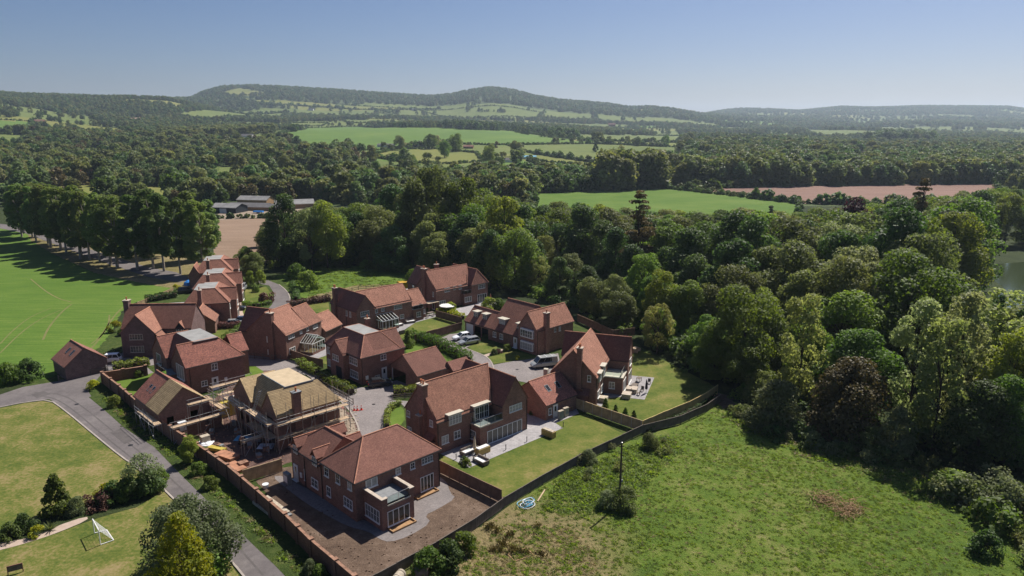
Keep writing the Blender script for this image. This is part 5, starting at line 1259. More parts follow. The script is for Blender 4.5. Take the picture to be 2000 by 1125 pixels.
A_ = [(500,546),(525,548),(545,556),(558,566),(566,578),(567,590),(562,602),(545,618),(505,645),(485,660),(484,690),(540,698),(600,711),(645,735),(692,757),(712,757),(745,750),(775,743),(800,752),(812,746),(822,758),(768,757),(768,782),(802,784),(870,752),(912,727),(914,705),(905,689),(888,681),(843,669),(878,653),(905,650),(938,664),(910,680),(945,694),(956,702),(963,713),(1000,706),(1040,701),(1090,690),(1100,735),(1030,748),(1000,742),(970,752),(900,778),(800,805),(784,789),(768,788),(756,797),(751,815),(753,835),(758,850),(708,885),(704,852),(697,825),(680,797),(655,775),(600,733),(545,724),(500,724),(468,714),(455,692),(446,676),(468,656),(500,628),(520,608),(532,594),(536,574),(526,558),(500,553)]
sheet('estate_road', G(A_), 'paver', .034, 'block paved estate road winding between the houses')
sheet('estate_road', G([(500,546),(525,548),(545,556),(558,566),(566,578),(567,590),(562,602),(545,618),(505,645),(485,660),(484,696),(470,700),(455,692),(446,676),(468,656),(500,628),(520,608),(532,594),(536,574),(526,558),(500,553)]), 'asphalt', .038, 'asphalt part of the estate road coming down from the wood')
for pts in ([(908,680),(945,694),(956,702),(963,713),(966,730)], [(655,775),(680,797),(697,825),(704,852),(706,880)], [(545,556),(558,566),(566,578),(567,590),(562,602)], [(889,681),(905,689),(914,705),(912,727)], [(600,733),(655,773)]):
    strip('kerb', smooth(G(pts), 2, False), .25, 'kerb_stone', 0, .09, 'pale stone kerb along the estate road')
sheet('soil', G([(470,700),(560,716),(650,768),(700,830),(704,875),(560,905),(500,935),(395,855),(335,835),(400,790),(440,762)]), 'wet_soil', .024, 'trodden reddish soil of the building site', jit=.3)
sheet('gravel', G([(662,790),(690,822),(701,860),(668,880),(655,820)]), 'gravel', .036, 'stony rubble strip beside the unfinished house', jit=.15)
sheet('soil', G([(500,940),(548,915),(640,900),(860,905),(990,975),(975,990),(855,1062),(736,1126),(690,1130),(600,1055)]), 'soil', .028, 'bare dug soil garden around the nearest house', jit=.05)
sheet('path', G([(530,930),(560,955),(600,985),(640,1008),(680,1029),(721,1039),(740,1053),(761,1060),(799,1048),(843,1021),(829,1007),(853,996),(891,973),(880,964),(872,940),(855,930),(840,950),(750,1030),(698,1012),(556,930)]), 'paver', .040, 'grey block paved path around the nearest house', sm=1)
sheet('lawn', G([(860,893),(1090,800),(1135,806),(1222,850),(990,975),(862,905)]), 'lawn', .026, 'mown garden lawn of the large centre house')
sheet('patio', G([(856,885),(917,914),(1099.6,836.5),(1085,827),(1131,808),(1124,795),(1066,812),(1030,795),(1000,780),(860,850)]), 'patio', .052, 'grey slab patio along the large centre house')
sheet('lawn', G([(1225,672),(1245,680),(1300,706),(1385,748),(1402,760),(1375,785),(1255,832),(1165,805),(1150,790),(1180,765),(1235,740)]), 'lawn', .026, 'lawn curving round the corner house at the wood edge', sm=0)
sheet('patio', G([(1215,732),(1278,738),(1259,781),(1212,776),(1187,778),(1174,795),(1160,788),(1180,768),(1213,765)]), 'patio', .052, 'pale slab patio of the corner house')
sheet('lawn', G([(909,680),(929,671),(948,670),(978,678),(947,693)]), 'lawn', .045, 'small front lawn left of the pale path', sm=1)
sheet('lawn', G([(952,699),(990,686),(1006,686),(1052,697),(1035,701),(1000,706),(965,711)]), 'lawn', .045, 'small front lawn right of the pale path')
sheet('path', G([(944,694),(981,682),(984,684),(951,697)]), 'chipping', .056, 'pale path to the front door')
sheet('lawn', G([(775,660),(812,628),(857,617),(902,627),(795,662)]), 'lawn', .026, 'garden lawn of the house with the lean-to conservatory')
sheet('patio', G([(735,655),(755,645),(790,628),(845,612),(862,616),(812,630),(778,652),(760,662)]), 'patio', .040, 'tan patio with dark garden sofas')
sheet('lawn', G([(785,668),(830,664),(868,684),(898,715),(884,725),(860,700),(850,684),(795,692)]), 'fresh_lawn', .026, 'narrow bright lawn behind the open garage')
sheet('lawn', G([(600,690),(640,680),(640,712),(612,706)]), 'lawn', .026, 'lawn beside the gabled conservatory')
sheet('patio', G([(585,690),(602,680),(640,668),(650,690),(605,706)]), 'patio', .034, 'small tan patio by the gabled conservatory')
sheet('lawn', G([(590,592),(640,585),(645,610),(610,610)]), 'lawn', .026, 'lawn behind the brown hedge')
sheet('grass', G([(540,540),(640,512),(735,526),(815,538),(830,556),(770,560),(700,567),(652,575),(600,588),(572,570),(560,556)]), 'fresh_lawn', .016, 'bright grass paddock in front of the wood', jit=.4)
sheet('meadow', G([(600,580),(700,556),(780,556),(815,560),(700,575),(610,590)]), 'dry_meadow', .021, 'strip of rough yellow meadow behind the gardens', jit=.3)
sheet('lawn', G([(372,648),(460,636),(478,648),(440,672),(400,664)]), 'lawn', .026, 'lawn behind the mottled red roof')
sheet('lawn', G([(474,714),(500,716),(515,726),(505,742),(470,735)]), 'fresh_lawn', .045, 'small bright lawn beside the unfinished house')
sheet('lawn', G([(208,742),(285,722),(310,730),(335,748),(270,800),(255,790)]), 'fresh_lawn', .028, 'walled garden lawn of the red roofed house')
sheet('flower_bed', G([(204,735),(285,718),(285,724),(212,743)]), 'wet_soil', .040, 'planted bed below the garden wall')
sheet('drive', G([(196,700),(243,688),(305,690),(307,712),(285,716),(300,728),(284,733),(280,716),(212,724),(205,715)]), 'paver', .040, 'paved drive in front of the purple brick house')
sheet('lawn', G([(755,832),(757,812),(765,800),(788,792),(792,830)]), 'fresh_lawn', .045, 'bright grass wedge inside the curved hedge', sm=1)
sheet('drive', G([(449,600),(470,596),(480,628),(452,634)]), 'chipping', .036, 'pale drive beside the first row house')
sheet('drive', G([(455,560),(470,556),(474,600),(456,602)]), 'chipping', .036, 'pale drive beside the middle row house')
sheet('lawn', G([(478,566),(520,560),(534,580),(526,590),(480,592)]), 'lawn', .028, 'front garden lawn of the middle row house')
sheet('lawn', G([(474,604),(515,600),(500,620),(474,634)]), 'lawn', .028, 'front garden lawn of the first row house')
sheet('patio', G([(312,612),(360,600),(362,590),(330,592)]), 'patio', .034, 'pale terrace behind the first row house')
sheet('patio', G([(880,606),(960,585),(985,592),(900,620)]), 'patio', .034, 'patio behind the farthest house')
sheet('bare_soil', G([(1395,765),(1430,775),(1445,800),(1415,800),(1395,785)]), 'soil', .030, 'patch of orange earth at the fence end', jit=.4)
sheet('lake', [at(*p) for p in LAKE], 'water', .03, 'green lake shining behind the trees at the right')
sheet('farmyard', G([(420,420),(470,405),(600,400),(600,412),(540,425),(430,430)]), 'gravel', .03, 'pale yard of the farm sheds')
sheet('shrub_bed', G([(-20,1050),(60,1020),(180,985),(250,945),(300,915),(318,935),(290,985),(190,1012),(110,1042),(40,1065),(-20,1075)]), 'undergrowth', .030, 'dark planted shrub bed across the lawn', sm=1, jit=.1)
sheet('gravel_path', G([(-20,1062),(60,1052),(110,1028),(170,1008),(172,1016),(110,1042),(50,1062),(-20,1080)]), 'chipping', .036, 'pale gravel edge of the shrub bed', sm=1)

for k, (px, sz_, lb) in enumerate((((255,870),.35,'round iron drain cover on the lane near the garden wall'),((150,790),.35,'iron cover at the lane bend'),((430,1010),.35,'iron cover further down the lane'),((730,790),.3,'iron cover on the paved turning area'),((1010,722),.3,'iron cover on the cul-de-sac'))):
    x, y = at(*px); m = MB(); m.lathe([(sz_,0),(sz_,.004)],12,(x,y,.040)); tag(m.build('drain_cover', MATS['gutter']), lb, 'drain cover')
ground('asphalt_patch', [(.36,(.085,.076,.075)),(.64,(.125,.112,.108))], (.3,1.5,9.0))
for k, q in enumerate(([(215,845),(235,838),(262,860),(243,868)], [(440,1050),(468,1036),(492,1062),(466,1078)], [(60,770),(85,764),(100,770),(72,778)])): sheet('road_patch', G(q), 'asphalt_patch', .035, 'darker square repair patch in the lane', jit=.03)
for k, off in enumerate((-.75,.75)):
    strip('tyre_mark', smooth(G([(60,770),(110,772),(150,795),(215,850),(280,900),(350,965),(440,1060),(500,1130)]), 2, False), .22, 'asphalt_patch', .036, .0362, 'faint dark tyre track along the lane', off=off)
# ------------------------------------------------------------------ fences, walls, hedges
def seg_points(tops, h, step):
    P = [at(x, y, h) for x, y in tops]; out = [P[0]]
    for a, b in zip(P, P[1:]):
        n = max(1, round(math.dist(a, b)/step)); out += [(a[0]+(b[0]-a[0])*k/n, a[1]+(b[1]-a[1])*k/n) for k in range(1, n+1)]
    return out
flat('fence_tan', (.40,.29,.17), .85, .2, .28, 2.0); flat('fence_brown', (.20,.125,.085), .85, .2, .28, 2.0); flat('fence_dark', (.135,.112,.095), .9, .15, .3, 2.0); flat('fence_new', (.50,.37,.16), .85, .2, .22, 2.0)
def panel_fence(tops, h, mat, label, step=1.85, post='same', kind='panel', cap=True, group=None):
    P = seg_points(tops, h, step); r = empty('wooden_fence', (*P[0], 0), 0, label, 'fence', group); post = mat if post == 'same' else post
    def pm():
        mb = MB()
        if kind == 'panel':
            n = 12
            for i in range(n): a = i/n; mb.box(a+.002, a+1/n-.002, -.012-(i % 2)*.012, .012-(i % 2)*.012, .06, 1)
            mb.box(0, 1, -.045, -.026, .12, .17); mb.box(0, 1, -.045, -.026, .82, .87)
        else:
            for a, b in ((.18,.40),(.48,.70),(.78,1.0)): mb.box(0, 1, -.02, .02, a, b)
        return mb.mesh('fence_panel', MATS[mat])
    me = cached(('fp', mat, kind), pm)
    def po(): m = MB(); m.box(-.05, .05, -.05, .05, -.1, h+.06); return m.mesh('fence_post', MATS[post])
    pme = cached(('fpost', post, h), po)
    def cm(): m = MB(); m.box(0, 1, -.05, .05, 1.003, 1.022); return m.mesh('fence_cap', MATS[mat])
    for i in range(len(P)):
        x, y = P[i][0]-P[0][0], P[i][1]-P[0][1]
        if i < len(P)-1:
            x2, y2 = P[i+1][0]-P[0][0], P[i+1][1]-P[0][1]; L = math.hypot(x2-x, y2-y); a = math.atan2(y2-y, x2-x)
            dz = random.uniform(-.03, .03)
            o = link('fence_panel', me, r, (x+math.cos(a)*.05, y+math.sin(a)*.05, dz), a, (L-.1, 1, h))
            if cap: link('fence_cap', cached(('fc', mat), cm), r, (x+math.cos(a)*.05, y+math.sin(a)*.05, dz), a, (L-.1, 1, h))
        link('fence_post', pme, r, (x, y, 0), a)
    return r
panel_fence([(859,900),(979,957)], 1.8, 'fence_brown', 'brown board fence between the soil garden and the long lawn')
panel_fence([(1122,777.5),(1254,822)], 1.8, 'fence_tan', 'tan board fence with concrete posts between the two right gardens', post='coping')
panel_fence([(1256,822),(1300,803),(1345,785),(1380,767),(1402,752)], 1.7, 'fence_new', 'new yellow board fence curving to the wood')
panel_fence([(640,1185),(700,1140),(734,1121),(853,1058),(929,1012),(984,972),(1060,928),(1140,884),(1215,849),(1256,830),(1330,812),(1380,790),(1408,770)], 1.35, 'fence_dark', 'long weathered dark board fence along the meadow', step=2.6)
panel_fence([(474,919),(549,896)], 1.8, 'fence_tan', 'tan fence between the building site and the nearest house')
panel_fence([(810,654),(901,630)], 1.8, 'fence_brown', 'dark fence along the lawn beside the parked silver cars')
panel_fence([(851,606),(902,620)], 1.8, 'fence_brown', 'dark fence in front of the farthest house')
panel_fence([(1128,614),(1170,632),(1198,645),(1240,640)], 1.8, 'fence_brown', 'fence at the wood edge behind the corner house')
panel_fence([(549,677),(610,698),(630,702)], 1.8, 'fence_brown', 'dark fence in front of the gabled conservatory')
panel_fence([(268,590),(300,578),(338,562)], 1.1, 'fence_tan', 'low pale fence at the end of the poplar row')
def rail_fence(base, h, label, rails=3, mat='fence_dark', step=2.2, name='post_and_rail_fence'):
    P = seg_points(base, 0, step); r = empty(name, (*P[0], 0), 0, label, 'fence')
    pme = cached(('rpost', mat, h), lambda: (lambda m: (m.box(-.06, .06, -.06, .06, -.1, h+.1), m.mesh('fence_post', MATS[mat]))[1])(MB()))
    rme = cached(('rail', mat), lambda: (lambda m: (m.box(0, 1, -.025, .025, -.05, .05), m.mesh('rail', MATS[mat]))[1])(MB()))
    for i in range(len(P)):
        x, y = P[i][0]-P[0][0], P[i][1]-P[0][1]; link('fence_post', pme, r, (x, y, 0))
        if i < len(P)-1:
            x2, y2 = P[i+1][0]-P[0][0], P[i+1][1]-P[0][1]; L = math.hypot(x2-x, y2-y); a = math.atan2(y2-y, x2-x)
            for k in range(rails): link('rail', rme, r, (x-math.sin(a)*.07, y+math.cos(a)*.07, h*(k+.8)/(rails)-.1), a, (L, 1, 1))
rail_fence([(115,745),(208,727)], 1.1, 'dark post and rail fence in front of the barn like garage')
rail_fence([(480,699),(549,706)], 1.2, 'dark post and rail fence in the shade of the broad gable')
rail_fence([(766,781),(815,777)], 1.0, 'dark rail fence under the clipped hedge by the open garage')
rail_fence([(450,688),(463,682),(481,676)], 1.0, 'short dark fence at the road bend')
rail_fence([(610,588),(700,566),(790,562)], 1.0, 'thin post fence across the rough yellow meadow', 2)
rail_fence([(468,600),(510,594)], 1.0, 'low fence beside the pale drive of the row houses', 2)
rail_fence([(616,745),(690,790)], 1.0, 'grey rail fence below the bright hedge of the flat topped house', 2)
def gate(p, az, label):
    x, y = at(*p); m = MB(); 
    for k in range(5): m.box(0, 2.8, -.02, .02, .2+k*.22, .28+k*.22)
    m.box(-.05, .03, -.04, .04, .1, 1.3); m.box(2.77, 2.85, -.04, .04, .1, 1.3); m.bar((.05,0,.2),(2.7,0,1.15),.03,4)
    tag(m.build('field_gate', MATS['white'], None, (x, y, 0), az), label, 'gate')
gate((209,726), math.radians(20), 'white five bar gate beside the yellow green hedge')
def brick_wall(tops, h, label, step=3.6):
    P = seg_points(tops, h, step); r = empty('garden_wall', (*P[0], 0), 0, label, 'wall')
    pier = MB(); pier.box(-.24, .24, -.24, .24, -.1, h+.08); pm = pier.mesh('pier', MATS['brick_wall']); cpm = MB(); cpm.box(-.27, .27, -.27, .27, h+.08, h+.15); cm = cpm.mesh('pier_cap', MATS['rubble_brick'])
    for i in range(len(P)):
        x, y = P[i][0]-P[0][0], P[i][1]-P[0][1]
        if i < len(P)-1:
            x2, y2 = P[i+1][0]-P[0][0], P[i+1][1]-P[0][1]; L = math.hypot(x2-x, y2-y); a = math.atan2(y2-y, x2-x)
            m = MB(); m.box(.24, L-.24, -.11, .11, -.1, h-.08); link('wall_panel', m.mesh('wall_panel', MATS['brick_wall']), r, (x, y, 0), a)
            m = MB(); m.box(.24, L-.24, -.16, .16, h-.08, h); link('coping', m.mesh('coping', MATS['rubble_brick']), r, (x, y, 0), a)
        k = link('pier', pm, r, (x, y, 0), a); link('pier_cap', cm, k)
    return r
brick_wall([(199,727),(232,752),(266,781)], 2.1, 'brick garden wall beside the walled lawn of the red roofed house')
brick_wall([(199,727),(240,721),(284,714)], 1.9, 'brick wall below the yellow green hedge')
brick_wall([(332,832),(384,866),(443,907),(500,955),(556,1003),(607,1053),(655,1093),(692,1124),(745,1175)], 2.1, 'long brick boundary wall with piers running down beside the lane')
def hedge(path, h, wd, leafm, label, n=700, leaf=.16, name='hedge'):
    P = smooth(G(path), 2, False); tot = sum(math.dist(a, b) for a, b in zip(P, P[1:])); n = int(n*tot/10)
    seg = np.array([math.dist(a, b) for a, b in zip(P, P[1:])]); cum = np.concatenate([[0], np.cumsum(seg)]); s = rng.uniform(0, tot, n)
    PX = np.interp(s, cum, [p[0] for p in P]); PY = np.interp(s, cum, [p[1] for p in P])
    i = np.clip(np.searchsorted(cum, s)-1, 0, len(seg)-1); d = np.array([(b[0]-a[0], b[1]-a[1]) for a, b in zip(P, P[1:])]); d = unit(d)[i]
    face = rng.random(n); t = rng.uniform(-1, 1, n); hh = h*(1+.10*np.sin(s*1.9)+.07*np.sin(s*4.7+1)); ww = wd/2*(1+.12*np.sin(s*2.6+.5))
    side = np.where(face < .4, np.sign(t)*rng.uniform(.8, 1.05, n), t); z = np.where(face < .4, rng.uniform(.05, 1, n)*hh, hh*rng.uniform(.86, 1.05, n)); z = np.where(face > .85, rng.uniform(.2, .9, n)*hh, z)
    C = np.stack([PX-d[:, 1]*side*ww, PY+d[:, 0]*side*ww, z], -1); nr = np.stack([-d[:, 1]*side, d[:, 0]*side, np.where(face < .4, .2, 1.0)], -1)
    C -= np.array([P[0][0], P[0][1], 0]); me = quads(name, C, unit(nr+rng.normal(size=(n, 3))*.5), leaf*rng.uniform(.7, 1.4, n), leafm)
    o = link('foliage', me)
    e = empty(name, (*P[0], 0), 0, label, 'hedge'); o.parent = e
    m = MB()
    for a, b in zip(P, P[1:]): m.bar((a[0]-P[0][0], a[1]-P[0][1], h*.42), (b[0]-P[0][0], b[1]-P[0][1], h*.42), min(h*.36, wd*.36), 6)
    m.build('inner_branches', MATS['bark_dark'], e)
hedge([(222,726),(292,713)], 1.6, 1.9, 'leaf_hedge', 'clipped yellow green hedge beside the purple brick house', 1500, .2)
hedge([(585,715),(622,734)], 1.5, 1.7, 'leaf_hedge', 'upper block of bright green hedge in front of the flat topped house', 1500, .17)
hedge([(628,742),(655,756),(688,772)], 1.5, 1.8, 'leaf_hedge', 'lower block of bright green hedge beside the scaffolding', 1500, .17)
hedge([(769,773),(814,769)], 1.5, 1.4, 'leaf_hedge', 'clipped green hedge left of the steep centre house', 1500, .16)
hedge([(757,838),(755,820),(759,806),(768,797),(782,792)], 1.0, .9, 'leaf_hedge', 'low curved hedge round the bright grass wedge', 1300, .15)
hedge([(797,662),(825,668),(850,675),(880,690),(902,700),(915,712)], 1.9, 2.4, 'leaf_mid', 'thick dark green hedge behind the parked silver cars', 1500, .22)
hedge([(372,640),(420,642),(470,640)], 1.3, 1.6, 'leaf_beech', 'reddish brown hedge below the small gabled garage', 1300, .2)
hedge([(440,668),(455,656),(478,640)], 1.3, 1.6, 'leaf_hedge', 'bright green hedge beside the road bend', 1300, .2)
hedge([(563,601),(600,594),(645,588)], 1.5, 1.8, 'leaf_beech', 'brown copper hedge behind the steep roofed houses', 1300, .22)
hedge([(476,596),(500,600),(528,594)], 1.0, 1.4, 'leaf_mid', 'low green hedge between the row house gardens', 1300, .2)
hedge([(285,590),(310,586),(345,580)], 1.6, 2.2, 'leaf_dark', 'dark hedge behind the row house gardens', 1200, .25)
hedge([(570,556),(580,572),(578,586)], 1.1, 1.6, 'leaf_dark', 'dark low hedge on the outer side of the road curve', 1200, .22)
hedge([(855,612),(885,618),(905,624)], 1.2, 1.6, 'leaf_yellow', 'yellow green planting behind the dark fence', 1200, .2)
hedge([(120,715),(200,706),(230,690)], 1.0, 1.8, 'leaf_silver', 'pale shrubby hedge between the crop field and the drive', 900, .22)
hedge([(1262,845),(1320,820),(1375,790),(1395,772)], .7, .9, 'leaf_dark', 'dark young plants along the new yellow fence', 450, .16)
SH = [ # key, px, py, scale, name, label
 ('youngtree',113,1003,1.0,'young_tree','dense conical green young tree on the lower left lawn'),
 ('darkbush',55,1035,.62,'bush','dark bush left of the conical young tree'),('yellowbush',72,1047,.75,'bush','low round lime green bush at the bed edge'),
 ('willow0',150,1003,.30,'bush','grey green bush right of the conical young tree'),('darkbush',20,1055,.55,'bush','dark bush at the left picture edge'),
 ('redbush',190,992,.95,'bush','brown leaved bush in the shrub bed'),('darkbush',222,982,.75,'bush','dark green bush in the middle of the shrub bed'),
 ('yellowbush',207,972,1.0,'bush','yellow flowering bush in the shrub bed'),('bush0',255,972,.80,'bush','green bush left of the feathery shrub'),
 ('darkbush',285,962,1.0,'bush','dark evergreen bush under the feathery shrub'),('feather',283,960,.92,'shrub','feathery pale shrub leaning over the lane'),
 ('bush0',312,945,.6,'bush','small green bush beside the lane kerb'),('bigwillow',375,1118,1.0,'willow_tree','big round grey green willow at the lower left'),
 ('golden',366,1200,1.62,'golden_conifer','golden yellow conifer in front of the big willow'),('bush0',415,1110,1.05,'bush','dark green bush on the right of the golden conifer'),
 ('yellowbush',183,760,1.0,'bush','small lime bush at the lane junction'),('bush1',222,794,.55,'bush','bright bush on the verge by the garden wall'),
 ('ash0',372,905,.19,'young_tree','slim young tree against the long brick wall'),('bush1',388,925,.50,'bush','bright green bush below the slim young tree'),('bush1',412,952,.48,'bush','small green bush further down the brick wall'),
 ('willow0',606,1118,.22,'bush','pale twiggy bush at the foot of the wall'),('bush0',625,1125,.35,'bush','small bush at the bottom of the brick wall'),
 ('willow1',1218,994,.46,'bush','round bush at the foot of the wooden pole'),('willow0',1186,990,.34,'bush','grey bush left of the wooden pole'),
 ('willow1',1270,875,.36,'bush','low grey shrub beyond the fence corner'),('willow0',1150,905,.30,'bush','scrubby shrub by the fence left of the pole'),
 ('darkbush',1925,1085,.8,'bush','dark shrub at the lower right'),('willow1',1850,955,.42,'bush','grey scrub at the foot of the right trees'),
 ('darkbush',870,1110,.85,'bush','green bramble bush by the rusty tank'),('bush0',905,1080,.7,'bush','bramble patch along the dark fence'),('bush0',840,1120,.8,'bush','bramble bush over the fence bottom'),
 ('oak1',495,548,.42,'garden_tree','round dark tree at the end of the row houses'),('oak0',482,528,.40,'garden_tree','dark rounded tree beside the brown field'),('ash0',510,560,.22,'garden_tree','small bright garden tree by the road curve'),('ash1',490,560,.20,'garden_tree','little upright tree in the row house garden'),
 ('redbush',522,590,1.3,'bush','round red brown bush at the road curve'),('bush0',500,570,.55,'bush','clipped green ball in the front garden'),('bush1',598,565,1.5,'bush','bright scrub on the bank beside the road curve'),('bush0',580,545,1.3,'bush','scrub at the road top'),
 ('ash0',805,562,.25,'garden_tree','small tree in front of the yellow skip'),('bush1',880,612,.8,'bush','bright green bush beside the white parasol'),('bush1',957,608,1.0,'bush','bright bush behind the dormer garage'),('bush0',975,606,.9,'bush','green bush on the far patio'),
 ('willow1',755,662,.30,'bush','tan leaved bush beside the dark garden sofas'),('youngtree',798,678,.75,'young_tree','pointed young tree at the hedge end'),('redbush',975,690,.45,'bush','dark red bush along the pale path'),('darkbush',965,693,.35,'bush','dark bush on the pale path edge'),('bush0',990,685,.42,'bush','green bush by the front door path'),('yellowbush',1010,703,.5,'bush','low bush on the front lawn edge'),
 ('bush0',20,748,1.0,'bush','green bush at the left edge beside the crop field'),('darkbush',60,742,1.1,'bush','dark bush left of the barn like garage'),('bush0',-15,752,1.2,'bush','bush cut by the left picture edge'),('yellowbush',345,566,.9,'bush','yellow flowering bush below the poplars'),
 ('yellowbush',225,648,1.3,'bush','yellow broom bush at the field edge by the end chimney'),('bush0',240,655,.5,'bush','green scrub at the field edge'),('darkbush',1040,810,.25,'bush','potted plant by the patio doors'),('darkbush',905,905,.30,'bush','dark potted plant at the patio corner'),('bush1',912,910,.28,'bush','green potted plant at the patio corner'),
 ('bush0',272,736,.4,'bush','small shrub below the garden wall'),('darkbush',305,748,.35,'bush','small dark ball bush on the walled lawn'),
 ('oak2',395,590,.22,'garden_tree','small garden tree behind the nearest row house'),('sparse0',1283,690,.5,'blossom_tree','white flowering small tree at the wood edge'),('ash1',1395,742,.35,'garden_tree','small bright tree at the top of the far lawn'),
]
for k, x, y, s, nme, lb in SH:
    X, Y = at(x, y); tree(k, X, Y, s, lb, None, name=nme, cat='tree' if 'tree' in nme or 'conifer' in nme else 'bush')
# spiky plant in the bed
mb = MB(); g = random.Random(4)
for i in range(46):
    a = g.uniform(0, 6.28); e = g.uniform(.35, 1.2); L = g.uniform(.9, 1.5); p = (0, 0, .05); q = (math.cos(a)*math.cos(e)*L, math.sin(a)*math.cos(e)*L, math.sin(e)*L); w_ = .05
    mid = (q[0]*.55, q[1]*.55, q[2]*.65); n_ = (-math.sin(a)*w_, math.cos(a)*w_, 0)
    mb.poly([(-n_[0],-n_[1],.05),(n_[0],n_[1],.05),(mid[0]+n_[0],mid[1]+n_[1],mid[2]),(mid[0]-n_[0],mid[1]-n_[1],mid[2])]); mb.poly([(mid[0]-n_[0],mid[1]-n_[1],mid[2]),(mid[0]+n_[0],mid[1]+n_[1],mid[2]),q])
tag(mb.build('spiky_plant', MATS['leaf_olive'], None, (*at(98,1036), 0)), 'spiky sword leaved plant beside the conical young tree', 'plant')

# ---- grass and weeds of the meadow and verges
DRY = at(1000, 1085)
def fill(name, keys, poly, n, sc, label, z=0.0, dens=None):
    P = []; sc_ = []
    W = G(poly) if dens != 'world' else poly; xs = [p[0] for p in W]; ys = [p[1] for p in W]
    X = rng.uniform(min(xs), max(xs), n*4); Y = rng.uniform(min(ys), max(ys), n*4); k = inpoly(X, Y, W); X, Y = X[k][:n], Y[k][:n]
    nz = np.sin(X*.9+np.sin(Y*.5)*2)+np.sin(Y*1.1+X*.3)+rng.normal(size=len(X))*.7; dry_ = (np.hypot(X-DRY[0], Y-DRY[1]) < 8.5+rng.normal(size=len(X))*1.5) & (rng.random(len(X)) < .8) & ('dry' not in name); k = ~dry_ & ((np.sin(X*.21+np.sin(Y*.13)*2+Y*.17)+rng.normal(size=len(X))*1.2) > -.6); X, Y = X[k], Y[k]
    scatter(name, keys, np.stack([X, Y, np.full(len(X), z)], -1), rng.uniform(*sc, len(X)), label)
MW = [(720,1150),(860,1090),(990,1000),(1065,950),(1145,908),(1220,875),(1325,840),(1400,800),(1440,795),(1500,835),(1640,885),(1760,900),(1900,955),(2060,1010),(2200,1180),(720,1180)]
fill('grass_tufts', ['tuft','tuft','weed','flatweed','tuft','tuftdry'], MW, 15000, (.28, .62), 'uneven grass and weeds covering the meadow')
fill('tall_weeds', ['weed','tuft','flatweed'], [(1100,930),(1215,880),(1300,850),(1330,880),(1250,960),(1150,1010),(1060,1000)], 1000, (.6, 1.4), 'taller weeds and thistles near the wooden pole')
fill('tall_weeds', ['weed','tuftdry','flatweed','tuft'], [(1400,810),(1500,840),(1640,885),(1760,905),(1900,965),(2060,1020),(2060,1060),(1900,1010),(1740,940),(1560,890)], 1300, (.7, 1.5), 'rank weeds along the foot of the wood')
fill('scrub', ['greyscrub0','greyscrub1','scrub1'], [(1780,905),(1900,945),(2000,975),(2080,1010),(2080,1140),(1970,1100),(1930,1040),(1850,985)], 95, (.45, 1.35), 'grey green scrub spilling out of the wood at the lower right')
fill('scrub', ['greyscrub0','greyscrub1'], [(1160,885),(1215,868),(1300,838),(1325,850),(1290,900),(1220,930),(1130,950),(1120,910)], 20, (.25, .6), 'low grey scrub along the dark fence near the wooden pole')
fill('scrub', ['greyscrub0','greyscrub1','scrub0'], [(1435,790),(1500,830),(1640,878),(1760,895),(1770,915),(1640,900),(1500,855),(1430,812)], 60, (.3, .95), 'low scrub along the foot of the wood')
fill('dry_grass', ['tuftdry','tuftdry','tuft'], [(830,1130),(900,1060),(1000,1020),(1110,1030),(1170,1090),(1150,1160)], 1500, (.35, .8), 'dry yellow grass of the worn patch')
fill('verge_weeds', ['tuft','weed','tuftdry'], [(200,765),(234,790),(272,822),(329,860),(385,912),(446,968),(512,1030),(572,1085),(646,1160),(606,1150),(538,1078),(460,1005),(384,940),(318,880),(256,835),(210,795)], 2600, (.4, 1.4), 'weeds growing on the verge below the brick wall')
fill('rough_grass', ['tuft','weed'], [(545,545),(640,520),(740,532),(815,545),(800,560),(700,560),(610,585)], 900, (.5, 1.3), 'rough grass on the bank before the wood')

